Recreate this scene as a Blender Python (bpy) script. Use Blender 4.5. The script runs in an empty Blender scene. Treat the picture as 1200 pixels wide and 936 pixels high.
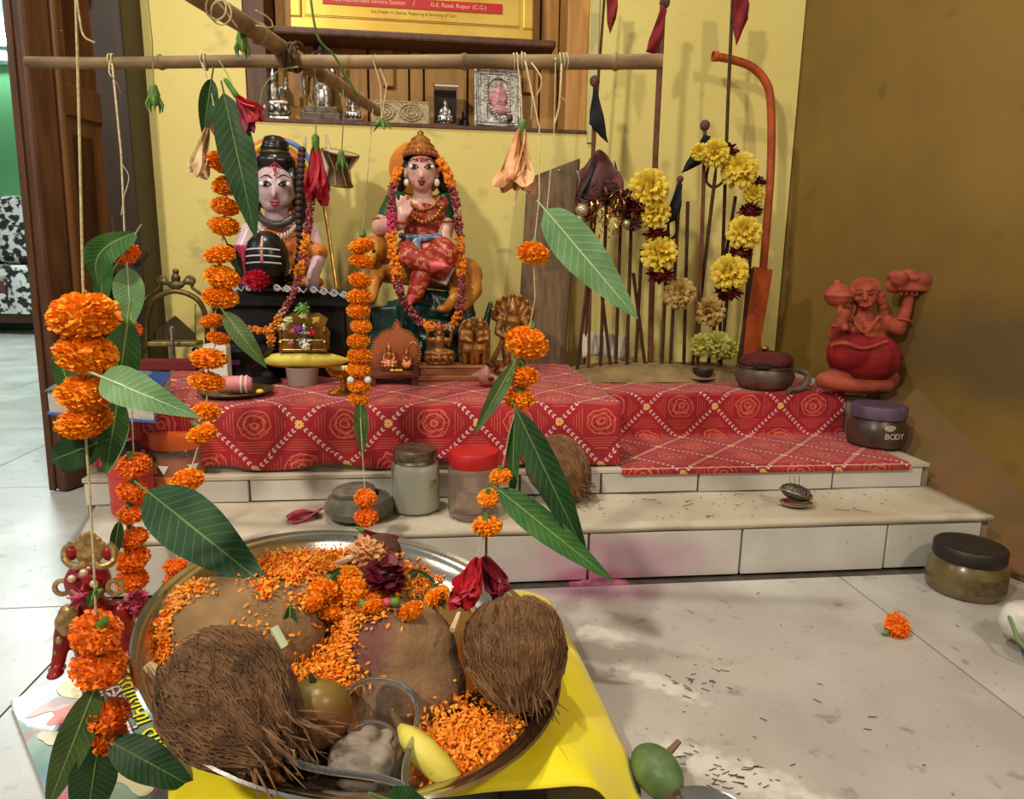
import bpy, bmesh, math, random
from mathutils import Vector as V, Matrix, Quaternion, Euler, noise as mnoise
random.seed(7)
SC = bpy.context.scene
COL = SC.collection
PI = math.pi

# ------------------------------------------------------------------ camera
F = 800.0                      # focal length in pixels of the 1200 x 936 frame
YAW, PITCH, ROLL = math.radians(6.7), math.radians(11.0), 0.016
CAM = V((0, 0, 0.52))
FW = V((math.sin(YAW)*math.cos(PITCH), math.cos(YAW)*math.cos(PITCH), -math.sin(PITCH)))
_r0 = V((math.cos(YAW), -math.sin(YAW), 0)); _u0 = _r0.cross(FW)
RT = _r0*math.cos(ROLL) + _u0*math.sin(ROLL); UP = RT.cross(FW)
cd = bpy.data.cameras.new('camera'); cd.sensor_width = 36.0; cd.lens = F/1200*36; cd.clip_start = .02; cd.clip_end = 60
cam = bpy.data.objects.new('camera', cd); COL.objects.link(cam)
cam.matrix_world = Matrix(((RT.x, UP.x, -FW.x, CAM.x), (RT.y, UP.y, -FW.y, CAM.y), (RT.z, UP.z, -FW.z, CAM.z), (0, 0, 0, 1)))
SC.camera = cam

# ------------------------------------------------------------------ light and exposure
SC.view_settings.view_transform = 'Standard'; SC.view_settings.look = 'None'
SC.view_settings.gamma = 1.0; SC.view_settings.use_curve_mapping = False
SC.view_settings.exposure = 0.70
wd = bpy.data.worlds.new('world'); SC.world = wd; wd.use_nodes = True
wd.node_tree.nodes['Background'].inputs[0].default_value = (1.0, .93, .82, 1)
wd.node_tree.nodes['Background'].inputs[1].default_value = 0.17

def area_light(name, loc, target, power, size, col):
    d = bpy.data.lights.new(name, 'AREA'); d.energy = power; d.size = size; d.color = col; d.shape = 'DISK'
    o = bpy.data.objects.new(name, d); COL.objects.link(o); o.location = loc
    o.rotation_euler = (V(target)-V(loc)).to_track_quat('-Z', 'Y').to_euler()
    return o
area_light('room_lamp_left', (-1.05, -.40, 1.80), (-.05, 1.4, .40), 20, .16, (1.0, .91, .74))
area_light('room_lamp_right', (.95, -.35, 1.55), (.0, 1.4, .3), 7.5, .16, (1.0, .89, .70))
area_light('ceiling_lamp', (-.42, .95, 2.40), (-.2, 1.0, 0), 13, .07, (1.0, .93, .80))
area_light('back_room_lamp', (-2.3, 4.2, 2.15), (-2.0, 3.4, 0), 42, .6, (.80, .97, 1.0))
area_light('side_doorway_daylight', (-2.1, 1.0, 1.7), (-1.0, 1.0, 0), 3.5, .6, (.52, .86, 1.0))

# ------------------------------------------------------------------ pixel to place
def ray(px, py): return FW + RT*((px-600)/F) + UP*((468-py)/F)
def aty(px, py, y): d = ray(px, py); return CAM + d*(y/d.y)
def atz(px, py, z): d = ray(px, py); return CAM + d*((z-CAM.z)/d.z)
def mpp(y): return y/(F*math.cos(PITCH))*1.0     # metres per pixel, roughly, at distance y

# ------------------------------------------------------------------ mesh building
ORG = {}          # world origin of every object made
PENDING = []      # objects whose modifiers are applied in one go at the end
def lin(c):
    def g(x):
        x = x/255.0
        return x/12.92 if x <= .04045 else ((x+.055)/1.055)**2.4
    if isinstance(c, str):
        c = c.lstrip('#'); c = tuple(int(c[i:i+2], 16) for i in (0, 2, 4))
    return (g(c[0]), g(c[1]), g(c[2]), 1.0)

class MB:
    def __init__(s): s.v = []; s.f = []; s.uv = {}
    def add(s, vs, fs):
        o = len(s.v); s.v += [V(p) for p in vs]; s.f += [tuple(i+o for i in f) for f in fs]; return s
    def box(s, c, d, R=None, taper=1.0):
        c = V(c); hx, hy, hz = d[0]/2, d[1]/2, d[2]/2; vs = []
        for z, t in ((-hz, 1), (hz, taper)):
            for x, y in ((-hx, -hy), (hx, -hy), (hx, hy), (-hx, hy)):
                p = V((x*t, y*t, z)); vs.append(c + (R @ p if R else p))
        return s.add(vs, [(3, 2, 1, 0), (4, 5, 6, 7), (0, 1, 5, 4), (1, 2, 6, 5), (2, 3, 7, 6), (3, 0, 4, 7)])
    def ell(s, c, r, n=14, m=9, R=None):
        c = V(c)
        if isinstance(r, (int, float)): r = (r, r, r)
        vs = [V((0, 0, -r[2]))]; fs = []
        for j in range(1, m):
            a = -PI/2 + PI*j/m
            for i in range(n):
                b = 2*PI*i/n; vs.append(V((r[0]*math.cos(a)*math.cos(b), r[1]*math.cos(a)*math.sin(b), r[2]*math.sin(a))))
        vs.append(V((0, 0, r[2]))); T = len(vs)-1
        for i in range(n):
            k = (i+1) % n; fs.append((0, 1+k, 1+i)); fs.append((T, 1+(m-2)*n+i, 1+(m-2)*n+k))
            for j in range(m-2):
                a = 1+j*n; fs.append((a+i, a+k, a+n+k, a+n+i))
        return s.add([c + (R @ p if R else p) for p in vs], fs)
    def tube(s, pts, r, n=8, caps=True, closed=False, flat=1.0, up=None):
        pts = [V(p) for p in pts]; L = len(pts)
        if isinstance(r, (int, float)): r = [r]*L
        t0 = (pts[1]-pts[0]).normalized()
        ref = V(up) if up else (V((0, 0, 1)) if abs(t0.z) < .9 else V((0, 1, 0)))
        nrm = (ref - t0*ref.dot(t0)).normalized(); vs = []
        for k in range(L):
            a = pts[k-1] if (k or closed) else pts[0]; b = pts[(k+1) % L] if (k < L-1 or closed) else pts[-1]
            t = (b-a).normalized(); nrm = (nrm - t*nrm.dot(t))
            nrm = nrm.normalized() if nrm.length > 1e-9 else t.orthogonal().normalized()
            bi = t.cross(nrm)
            for i in range(n):
                w = 2*PI*i/n; vs.append(pts[k] + nrm*(r[k]*math.cos(w)*flat) + bi*(r[k]*math.sin(w)))
        fs = []
        for k in range(L if closed else L-1):
            a, b = k*n, ((k+1) % L)*n
            for i in range(n): j = (i+1) % n; fs.append((a+i, a+j, b+j, b+i))
        if caps and not closed: fs.append(tuple(reversed(range(n)))); fs.append(tuple(range((L-1)*n, L*n)))
        return s.add(vs, fs)
    def cap(s, p0, r0, p1, r1, n=12):
        p0, p1 = V(p0), V(p1); d = p1-p0; L = d.length; d = d/L if L > 1e-9 else V((0, 0, 1)); P = []; R = []
        for a in (85, 60, 30): P.append(p0 - d*(r0*math.sin(math.radians(a)))); R.append(max(r0*math.cos(math.radians(a)), 1e-5))
        P += [p0, p1]; R += [r0, r1]
        for a in (30, 60, 85): P.append(p1 + d*(r1*math.sin(math.radians(a)))); R.append(max(r1*math.cos(math.radians(a)), 1e-5))
        return s.tube(P, R, n)
    def chain(s, pts, rr, n=12):
        for i in range(len(pts)-1): s.cap(pts[i], rr[i], pts[i+1], rr[i+1], n)
        return s
    def lathe(s, prof, c=(0, 0, 0), n=28, R=None, sx=1.0, sy=1.0):
        c = V(c); vs = []; fs = []; idx = []
        for (r, z) in prof:
            if r < 1e-7: idx.append([len(vs)]); vs.append(V((0, 0, z)))
            else:
                idx.append(list(range(len(vs), len(vs)+n)))
                vs += [V((sx*r*math.cos(2*PI*i/n), sy*r*math.sin(2*PI*i/n), z)) for i in range(n)]
        for a, b in zip(idx, idx[1:]):
            for i in range(n):
                j = (i+1) % n
                if len(a) == 1 and len(b) == 1: continue
                if len(a) == 1: fs.append((a[0], b[j], b[i]))
                elif len(b) == 1: fs.append((a[i], a[j], b[0]))
                else: fs.append((a[i], a[j], b[j], b[i]))
        return s.add([c + (R @ p if R else p) for p in vs], fs)
    def prism(s, poly, ex, org=(0, 0, 0), ax=(1, 0, 0), ay=(0, 0, 1)):
        # outline in the ax/ay plane, pushed along ax x ay by ex (thickness)
        ax, ay, org = V(ax), V(ay), V(org); nz = ax.cross(ay)*ex; n = len(poly)
        a = [org + ax*x + ay*y for x, y in poly]
        return s.add(a + [p+nz for p in a], [tuple(reversed(range(n))), tuple(range(n, 2*n))] + [(i, (i+1) % n, n+(i+1) % n, n+i) for i in range(n)])
    def ring(s, c, R_, r, n=24, m=8, nrm=(0, 0, 1), ex=1.0, ey=1.0):
        q = V((0, 0, 1)).rotation_difference(V(nrm))
        pts = [V(c) + q @ V((R_*ex*math.cos(2*PI*i/n), R_*ey*math.sin(2*PI*i/n), 0)) for i in range(n)]
        return s.tube(pts, r, m, closed=True)
    def grid(s, fn, nu, nv, uvs=None):
        o = len(s.v)
        for j in range(nv+1):
            for i in range(nu+1):
                s.v.append(V(fn(i/nu, j/nv)))
                if uvs: s.uv[len(s.v)-1] = uvs(i/nu, j/nv)
        for j in range(nv):
            for i in range(nu):
                a = o+j*(nu+1)+i; s.f.append((a, a+1, a+nu+2, a+nu+1))
        return s
    def mesh(s, name, off=(0, 0, 0), smooth=True, ang=40):
        off = V(off); me = bpy.data.meshes.new(name)
        me.from_pydata([tuple(p-off) for p in s.v], [], s.f)
        if s.uv:
            ul = me.uv_layers.new(name='UVMap')
            for lp in me.loops: ul.data[lp.index].uv = s.uv.get(lp.vertex_index, (0, 0))
        if smooth:
            me.polygons.foreach_set('use_smooth', [True]*len(me.polygons)); me.set_sharp_from_angle(angle=math.radians(ang))
        return me
    def build(s, name, m, parent=None, smooth=True, ang=40, bevel=0, origin=None, normals=True):
        off = ORG[parent.name] if parent else (V(origin) if origin is not None else V((0, 0, 0)))
        me = s.mesh(name, off, smooth, ang)
        if normals:
            bm = bmesh.new(); bm.from_mesh(me); bmesh.ops.recalc_face_normals(bm, faces=bm.faces); bm.to_mesh(me); bm.free()
        o = link(name, me, m, parent, None if parent else off)
        if bevel:
            b = o.modifiers.new('bevel', 'BEVEL'); b.width = bevel; b.segments = 2; b.limit_method = 'ANGLE'; b.angle_limit = math.radians(35)
        return o
    def blob(s, name, m, parent=None, voxel=.004, smooth=4, origin=None, disp=None):
        o = s.build(name, m, parent, origin=origin, normals=False)
        md = o.modifiers.new('remesh', 'REMESH'); md.mode = 'VOXEL'; md.voxel_size = voxel; md.use_smooth_shade = True
        if smooth:
            sm = o.modifiers.new('smooth', 'SMOOTH'); sm.factor = .5; sm.iterations = smooth
        PENDING.append(o); return o

def link(name, data, m=None, parent=None, loc=None):
    o = bpy.data.objects.new(name, data); COL.objects.link(o)
    if m is not None and data is not None and hasattr(data, 'materials'):
        if not data.materials: data.materials.append(m)
    if parent: o.parent = parent; ORG[o.name] = ORG[parent.name].copy()
    else:
        o.location = loc if loc is not None else (0, 0, 0); ORG[o.name] = V(o.location)
    return o
USED_LABELS = {}
def tag(o, label=None, cat=None, group=None, kind=None):
    if label: o['label'] = label
    if cat: o['category'] = cat
    if group: o['group'] = group
    if kind: o['kind'] = kind
    return o
def thing(name, label, cat, loc=(0, 0, 0), group=None):
    o = bpy.data.objects.new(name, None); COL.objects.link(o); o.location = loc; o.empty_display_size = .02
    ORG[o.name] = V(loc); return tag(o, label, cat, group)
def part(name, me, m, parent, loc=(0, 0, 0), rot=None, scale=None):
    """a part from shared mesh data; loc is in world space"""
    o = bpy.data.objects.new(name, me); COL.objects.link(o); o.parent = parent
    if m is not None and not me.materials: me.materials.append(m)
    o.location = V(loc) - ORG[parent.name]
    if rot is not None: o.rotation_mode = 'QUATERNION'; o.rotation_quaternion = rot
    if scale is not None: o.scale = scale if hasattr(scale, '__len__') else (scale,)*3
    ORG[o.name] = V(loc); return o
def text_mesh(name, s, size, m, parent, org, ax, ay, align='CENTER', extrude=.0002, bold=0):
    cu = bpy.data.curves.new(name, 'FONT'); cu.body = s; cu.size = size; cu.align_x = align; cu.align_y = 'CENTER'; cu.extrude = extrude; cu.offset = bold
    cu.resolution_u = 3
    o = bpy.data.objects.new(name, cu); COL.objects.link(o); cu.materials.append(m)
    ax, ay = V(ax).normalized(), V(ay).normalized(); az = ax.cross(ay)
    o.parent = parent; p = V(org) - ORG[parent.name]
    o.matrix_local = Matrix(((ax.x, ay.x, az.x, p.x), (ax.y, ay.y, az.y, p.y), (ax.z, ay.z, az.z, p.z), (0, 0, 0, 1)))
    ORG[o.name] = V(org); PENDING.append(o); return o
def spline(pts, k=6):
    pts = [V(p) for p in pts]; out = []
    P = [pts[0]*2-pts[1]] + pts + [pts[-1]*2-pts[-2]]
    for i in range(1, len(P)-2):
        for j in range(k):
            t = j/k; a, b, c, d = P[i-1], P[i], P[i+1], P[i+2]
            out.append(.5*((2*b) + (c-a)*t + (2*a-5*b+4*c-d)*t*t + (3*b-a-3*c+d)*t**3))
    out.append(pts[-1]); return out
def axes(d, up=(0, 0, 1)):
    d = V(d).normalized(); u = V(up); x = u.cross(d)
    if x.length < 1e-6: x = V((1, 0, 0))
    x.normalize(); return x, d, x.cross(d)
def R3(rx=0, ry=0, rz=0): return Euler((math.radians(rx), math.radians(ry), math.radians(rz))).to_matrix()

# ------------------------------------------------------------------ materials
MATS = {}
def nd(t, typ, **kw):
    n = t.nodes.new(typ)
    for k, v in kw.items(): setattr(n, k, v)
    return n
def mat(name, col, rough=.5, metal=0, col2=None, scale=25, amt=1.0, bump=0, bscale=150, spec=.5, trans=0, ior=1.45, alpha=1, emit=0, sss=0, coat=0, detail=4, lo=.35, hi=.65, stretch=None, sheen=0, wave=None):
    if name in MATS: return MATS[name]
    m = bpy.data.materials.new(name); m.use_nodes = True; t = m.node_tree; b = t.nodes['Principled BSDF']; MATS[name] = m
    b.inputs['Base Color'].default_value = lin(col); b.inputs['Roughness'].default_value = rough; b.inputs['Metallic'].default_value = metal
    b.inputs['Specular IOR Level'].default_value = spec; b.inputs['Transmission Weight'].default_value = trans; b.inputs['IOR'].default_value = ior; b.inputs['Alpha'].default_value = alpha
    b.inputs['Coat Weight'].default_value = coat; b.inputs['Sheen Weight'].default_value = sheen
    if sss: b.inputs['Subsurface Weight'].default_value = sss; b.inputs['Subsurface Radius'].default_value = (.01, .006, .003)
    if emit: b.inputs['Emission Color'].default_value = lin(col); b.inputs['Emission Strength'].default_value = emit
    tc = nd(t, 'ShaderNodeTexCoord'); vec = tc.outputs['Object']
    if stretch:
        mp = nd(t, 'ShaderNodeMapping'); mp.inputs['Scale'].default_value = stretch; t.links.new(vec, mp.inputs['Vector']); vec = mp.outputs['Vector']
    if col2 is not None:
        if wave:
            n = nd(t, 'ShaderNodeTexWave'); n.inputs['Scale'].default_value = scale; n.inputs['Distortion'].default_value = wave; n.inputs['Detail'].default_value = 3
        else:
            n = nd(t, 'ShaderNodeTexNoise'); n.inputs['Scale'].default_value = scale; n.inputs['Detail'].default_value = detail
        t.links.new(vec, n.inputs['Vector'])
        r = nd(t, 'ShaderNodeValToRGB'); r.color_ramp.elements[0].position = lo; r.color_ramp.elements[1].position = hi
        r.color_ramp.elements[0].color = lin(col); r.color_ramp.elements[1].color = lin(col2)
        t.links.new(n.outputs['Fac'], r.inputs['Fac']); t.links.new(r.outputs['Color'], b.inputs['Base Color'])
    if bump:
        n = nd(t, 'ShaderNodeTexNoise'); n.inputs['Scale'].default_value = bscale; n.inputs['Detail'].default_value = 5
        t.links.new(vec, n.inputs['Vector']); bp = nd(t, 'ShaderNodeBump'); bp.inputs['Strength'].default_value = bump; bp.inputs['Distance'].default_value = .002
        t.links.new(n.outputs['Fac'], bp.inputs['Height']); t.links.new(bp.outputs['Normal'], b.inputs['Normal'])
    return m
def stain(m, col, scale, lo, hi, seedv=0.0, stretch=None, detail=6, strength=1.0, world=False):
    """a layer of dirt or wear with a shape of its own over the base colour"""
    t = m.node_tree; b = t.nodes['Principled BSDF']; s = b.inputs['Base Color']
    mix = nd(t, 'ShaderNodeMix', data_type='RGBA'); tc = nd(t, 'ShaderNodeTexCoord')
    mp = nd(t, 'ShaderNodeMapping'); mp.inputs['Location'].default_value = (seedv, seedv*.7, seedv*1.3); mp.inputs['Scale'].default_value = stretch or (1, 1, 1)
    n = nd(t, 'ShaderNodeTexNoise'); n.inputs['Scale'].default_value = scale; n.inputs['Detail'].default_value = detail
    r = nd(t, 'ShaderNodeMapRange'); r.inputs['From Min'].default_value = lo; r.inputs['From Max'].default_value = hi; r.inputs['To Max'].default_value = strength
    src = nd(t, 'ShaderNodeNewGeometry').outputs['Position'] if world else tc.outputs['Object']
    t.links.new(src, mp.inputs['Vector']); t.links.new(mp.outputs['Vector'], n.inputs['Vector']); t.links.new(n.outputs['Fac'], r.inputs['Value'])
    if s.is_linked: t.links.new(s.links[0].from_socket, mix.inputs['A'])
    else: mix.inputs['A'].default_value = s.default_value
    mix.inputs['B'].default_value = lin(col); t.links.new(r.outputs['Result'], mix.inputs['Factor']); t.links.new(mix.outputs['Result'], s)
    return m
def spot_stain(m, col, c, r, strength=.7, nscale=6, namt=.5, world=False, rot=0):
    """a stain around one point (object space)"""
    t = m.node_tree; b = t.nodes['Principled BSDF']; s = b.inputs['Base Color']
    tc = nd(t, 'ShaderNodeTexCoord'); src = nd(t, 'ShaderNodeNewGeometry').outputs['Position'] if world else tc.outputs['Object']
    mp = nd(t, 'ShaderNodeMapping', vector_type='TEXTURE'); mp.inputs['Location'].default_value = tuple(c); mp.inputs['Rotation'].default_value = (0, 0, rot); mp.inputs['Scale'].default_value = tuple(r)
    ln = nd(t, 'ShaderNodeVectorMath', operation='LENGTH'); n = nd(t, 'ShaderNodeTexNoise'); n.inputs['Scale'].default_value = nscale; n.inputs['Detail'].default_value = 6
    ad = nd(t, 'ShaderNodeMath', operation='MULTIPLY_ADD'); ad.inputs[1].default_value = namt*2; rg = nd(t, 'ShaderNodeMapRange')
    rg.inputs['From Min'].default_value = 1.0+namt; rg.inputs['From Max'].default_value = .45+namt; rg.inputs['To Max'].default_value = strength
    mix = nd(t, 'ShaderNodeMix', data_type='RGBA')
    t.links.new(src, mp.inputs['Vector']); t.links.new(mp.outputs['Vector'], ln.inputs[0]); t.links.new(src, n.inputs['Vector'])
    t.links.new(n.outputs['Fac'], ad.inputs[0]); t.links.new(ln.outputs['Value'], ad.inputs[2]); t.links.new(ad.outputs[0], rg.inputs['Value'])
    if s.is_linked: t.links.new(s.links[0].from_socket, mix.inputs['A'])
    else: mix.inputs['A'].default_value = s.default_value
    mix.inputs['B'].default_value = lin(col); t.links.new(rg.outputs['Result'], mix.inputs['Factor']); t.links.new(mix.outputs['Result'], s)
    return m

M_GOLD = mat('gold_paint', (176, 128, 60), .35, .75, (120, 80, 34), 60, bump=.2, bscale=400)
M_BRASS = mat('brass', (190, 150, 70), .3, .9, (130, 98, 44), 40)
M_DBRASS = mat('tarnished_brass', (110, 96, 60), .45, .7, (80, 66, 38), 60, bump=.2)
M_SILVER = mat('silver', (200, 196, 190), .28, .9, (120, 112, 104), 120, bump=.3, bscale=500)
M_STEEL = mat('steel', (205, 200, 192), .16, 1.0, (175, 168, 158), 12, bump=.03, bscale=300)
M_COPPER = mat('copper', (196, 128, 84), .4, .7, (150, 88, 56), 80, bump=.2)
M_BLACK = mat('black_gloss', (26, 24, 26), .3, 0, (12, 12, 13), 40)
M_BLACKM = mat('black_cloth', (22, 22, 26), .85, 0, (12, 12, 15), 80)
M_WHITE = mat('white_paint', (225, 220, 212), .5)
M_SKIN = mat('painted_pink_skin', (214, 170, 158), .32, 0, (200, 150, 140), 60)
M_SKINB = mat('painted_pale_skin', (206, 178, 184), .30, 0, (186, 152, 160), 50)
M_THREAD = mat('cotton_thread', (206, 190, 150), .9, 0, (170, 150, 110), 300)
M_GTHREAD = mat('green_thread', (120, 140, 70), .9, 0, (150, 150, 90), 300)
M_BAMBOO = mat('bamboo', (150, 122, 84), .6, 0, (98, 74, 48), 30, stretch=(.3, 1, 1), bump=.3)
M_MAR = mat('marigold_orange', (255, 176, 34), .6, 0, (250, 142, 12), 120, sss=0, detail=2)
M_MARD = mat('marigold_deep_orange', (250, 140, 24), .6, 0, (232, 100, 10), 120, detail=2)
M_LEAF = None
M_STEM = mat('green_stem', (96, 132, 52), .6, 0, (70, 104, 40), 100)
# ================================================================== the setting
Y1, Y2, Y3 = 1.054, 1.215, 1.456        # fronts of lower step, upper step, platform
Z1, Z2, Z3 = .0975, .147, .244
YW, XR = 1.90, 1.0                     # back wall, right wall
XL = -.70                               # left end of back wall (door jamb)

m_floor = mat('floor_tile', (184, 178, 172), .36, 0, (166, 159, 152), 5, bump=.06, bscale=60)
stain(m_floor, (120, 106, 88), 2.6, .56, .74, 3.1, strength=.5, world=True)
stain(m_floor, (92, 80, 66), 34, .62, .74, 1.7, strength=.55, world=True)
stain(m_floor, (74, 64, 54), 110, .66, .74, 4.7, strength=.7, world=True)
stain(m_floor, (218, 216, 210), 4.5, .54, .72, 8.3, strength=.5, world=True)
for px, py, rx, ry, rot in ((708, 745, .05, .03, -.6), (770, 800, .07, .02, -.8), (860, 905, .10, .03, -.6)):
    spot_stain(m_floor, (232, 228, 220), atz(px, py, 0), (rx, ry, .3), .5, 55, .9, True, rot)
spot_stain(m_floor, (170, 110, 140), (.27, Y1-.04, 0), (.13, .05, .3), .55, 18, .5, True)
fl = thing('floor', None, None); tag(fl, 'worn pale marble tiled floor', 'floor', kind='structure')
mb = MB().box((0, 2.5, -.025), (9, 10, .046)); mb.build('grout_bed', mat('grout', (84, 76, 66), .9, 0, (60, 54, 46), 30), fl, smooth=False)
TX, TY = .60, .60; tile_me = MB().box((0, 0, -.006), (TX-.003, TY-.003, .012)).mesh('floor_tile', smooth=False)
tile_me.materials.append(m_floor)
spot = m_floor
for ix in range(-7, 4):
    for iy in range(-2, 9):
        x = .70 + TX*(ix+.5) - .0; y = 1.035 + TY*(iy-.5)
        if y > 3 and x > -.6: continue
        if y > 1.2 and x > -.55: continue
        if abs(x) > 4.5: continue
        o = part('tile', tile_me, None, fl, (x, y, 0))

# stains on the floor in front of the steps: tiles there share one mesh, so each stain is its own thin film of powder
m_pow = mat('grey_powder', (120, 108, 92), .9, 0, (150, 138, 120), 14)
m_pink = mat('pink_powder', (120, 44, 74), .95, 0, (160, 96, 120), 40)

m_wy = mat('yellow_plaster', (222, 206, 128), .75, 0, (214, 196, 116), 2.5, bump=.25, bscale=45)
stain(m_wy, (150, 132, 74), 9, .66, .82, 5.0, strength=.7)
stain(m_wy, (128, 124, 70), 11, .62, .78, 7.3, (1, 1, 2), strength=.55)
stain(m_wy, (110, 96, 60), 60, .72, .80, 2.0, strength=.5)
NX0, NX1, NZ0, NZ1 = -.463, .412, .873, 1.75   # niche opening
ND = .17
wl = MB()
H = 2.5
for (x0, x1, z0, z1) in ((XL, NX0, 0, H), (NX1, XR, 0, H), (NX0, NX1, 0, NZ0), (NX0, NX1, NZ1, H)):
    wl.box(((x0+x1)/2, YW+.11, (z0+z1)/2), (x1-x0, .22, z1-z0))
o = wl.build('wall_back', m_wy, smooth=False); tag(o, 'yellow plastered back wall with a wooden niche', 'wall', kind='structure')
m_wr = mat('shaded_yellow_plaster', (134, 106, 46), .7, 0, (116, 88, 36), 2.2, bump=.3, bscale=40)  # yellow wall paint with the dim light of this side darkened into its colour
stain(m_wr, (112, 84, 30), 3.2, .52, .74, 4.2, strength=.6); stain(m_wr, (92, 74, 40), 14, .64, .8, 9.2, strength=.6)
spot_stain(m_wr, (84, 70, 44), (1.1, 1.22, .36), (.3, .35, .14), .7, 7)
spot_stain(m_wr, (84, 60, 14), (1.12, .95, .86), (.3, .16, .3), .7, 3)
mb = MB()
def xw(y): return XR+.20*(YW-y)
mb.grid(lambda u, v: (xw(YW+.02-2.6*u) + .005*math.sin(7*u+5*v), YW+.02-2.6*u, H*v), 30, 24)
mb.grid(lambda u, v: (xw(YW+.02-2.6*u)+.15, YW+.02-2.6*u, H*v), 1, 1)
o = mb.build('wall_right', m_wr, normals=False); tag(o, 'yellow plastered side wall with brown stains and shade painted in', 'wall', kind='structure')

# steps of the shrine, faced with white tiles
m_stepbody = mat('cement', (150, 138, 120), .9, 0, (120, 106, 88), 14, bump=.4)
m_tile = mat('white_glazed_tile', (206, 202, 194), .28, 0, (190, 184, 174), 8, bump=.03)
stain(m_tile, (150, 128, 104), 16, .66, .80, 2.2, strength=.6); stain(m_tile, (90, 70, 56), 70, .70, .78, 6.2, strength=.8)
m_tread = mat('tread_marble', (200, 190, 172), .5, 0, (178, 164, 142), 7, bump=.15, bscale=70)
stain(m_tread, (120, 104, 84), 10, .6, .78, 1.2, strength=.6); stain(m_tread, (88, 74, 58), 50, .68, .78, 7.7, strength=.7)
spot_stain(m_tile, (190, 120, 160), (.30, Y1, .03), (.22, .3, .06), .55, 14)
spot_stain(m_tile, (176, 70, 116), (.28, Y1, 0), (.14, .3, .03), .6, 14)
st = thing('shrine_steps', None, None); tag(st, 'white tiled double step running along the shrine platform', 'steps', kind='structure')
xr = .992; x0 = -.543; xb = -.606; ZB = .266; YB = 1.235; XB = .348
mb = MB()
mb.box(((x0+xr)/2, (Y1+YW)/2+.006, Z1/2-.004), (xr-x0, YW-Y1, Z1-.010))
mb.box(((xb+xr)/2, (Y2+YW)/2+.006, Z2/2), (xr-xb, YW-Y2, Z2-.014))
mb.box(((XB+xr)/2, (Y3+YW)/2, Z3/2-.002), (xr-XB, YW-Y3, Z3-.004))
mb.box(((xb+XB)/2, (YB+YW)/2, ZB/2-.002), (XB-xb, YW-YB, ZB-.004))
mb.build('core', m_stepbody, st, smooth=False)
def riser(xs, y, z0, z1):
    for a, b in zip(xs, xs[1:]):
        dz = random.uniform(-.001, .001)
        MB().box(((a+b)/2, y+.003+random.uniform(-.0006, .0006), (z0+z1)/2+dz), (b-a-.004, .010, z1-z0-.004)).build('tile', m_tile, st, bevel=.0012)
riser([x0, -.36, -.13, .085, .257, .525, .793, .975], Y1, .002, Z1-.010)
riser([xb, -.328, -.06, .16, .315, .507, .783, .975], Y2, Z1, Z2-.006)
# treads
mb = MB(); mb.grid(lambda u, v: (x0+(xr-x0)*u + (.0 if u > 0 else -.05*v), Y1-.004+(Y2-Y1+.02)*v, Z1+.0018*mnoise.noise(V((u*14, v*3, 2)))), 60, 8)
o = mb.build('tread', m_tread, st); so = o.modifiers.new('s', 'SOLIDIFY'); so.thickness = .010; so.offset = -1
mb = MB().box(((xb+.985)/2+0, (Y2+Y3)/2, Z2-.003), (.985-xb, Y3-Y2+.01, .008)); mb.build('tread', m_tread, st, bevel=.001)
mb = MB().box(((XB+XR)/2, (Y3+YW)/2, Z3-.004), (XR-XB, YW-Y3, .008)); mb.build('platform_top', m_tread, st, bevel=.001)
mb = MB().box(((xb+XB)/2, (YB+YW)/2, ZB-.004), (XB-xb, YW-YB, .008)); mb.build('platform_top', m_tread, st, bevel=.001)
# rough plinth where the right wall meets the steps
m_pl = mat('crumbling_plaster', (116, 82, 48), .9, 0, (98, 78, 42), 12, bump=.6, bscale=60)
spot_stain(m_pl, (120, 40, 30), (.97, 1.12, .15), (.1, .12, .07), .8, 9)
def plz(y): return Z2+.085 if y > 1.42 else (Z2+.085 - (1.42-y)*.62 if y > 1.02 else max(.0, .0-.0)+.012)
mb = MB()
def plf(u, v):
    y = 1.66-.95*u; z = max(plz(y), .02); w = xw(y)+.01; x0_ = .985 if y > Y1 else .985+.1*min(1, (Y1-y)/.3)
    n = .012*mnoise.noise(V((u*14, v*4, 1)))
    if v < .45: k = v/.45; return (x0_+n*k, y, z*.8*k)
    k = (v-.45)/.55; return (x0_+(w-x0_)*k+n*(1-k), y, z*.8+z*.2*math.sin(k*PI/2)+.03*k*k+n*.5)
mb.grid(plf, 50, 14)
o = mb.build('baseboard_right', m_pl, normals=False); tag(o, 'crumbling brown plaster skirting at the foot of the side wall', 'skirting', kind='structure')

# wooden niche in the back wall
m_wood = mat('brown_shutter_wood', (186, 136, 66), .5, 0, (160, 112, 50), 9, stretch=(6, 6, .6), bump=.25, bscale=60)
m_wood2 = mat('dark_frame_wood', (92, 54, 28), .5, 0, (66, 36, 18), 9, stretch=(6, 6, .6), bump=.3, bscale=60)
stain(m_wood, (60, 36, 16), 30, .66, .8, 1.0, (3, 3, .4), strength=.6)
nk = thing('window_1', None, None); tag(nk, 'closed brown wooden shutters set in the wall niche', 'window', kind='structure')
mb = MB().box(((NX0+NX1)/2, YW+.142, (NZ0+NZ1)/2), (NX1-NX0, .012, NZ1-NZ0)); mb.build('back_board', m_wood2, nk, smooth=False)
mb = MB().box(((NX0+NX1)/2, YW+.10, NZ0+.004), (NX1-NX0, .21, .008)); mb.build('sill', m_wood2, nk, smooth=False)
for a, b in ((NX0, NX0+.052), (NX1-.058, NX1)):
    MB().box(((a+b)/2, YW+.065, (NZ0+NZ1)/2), (b-a, .12, NZ1-NZ0)).build('jamb', m_wood2 if a < 0 else m_wood, nk, smooth=False, bevel=.003)
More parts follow.
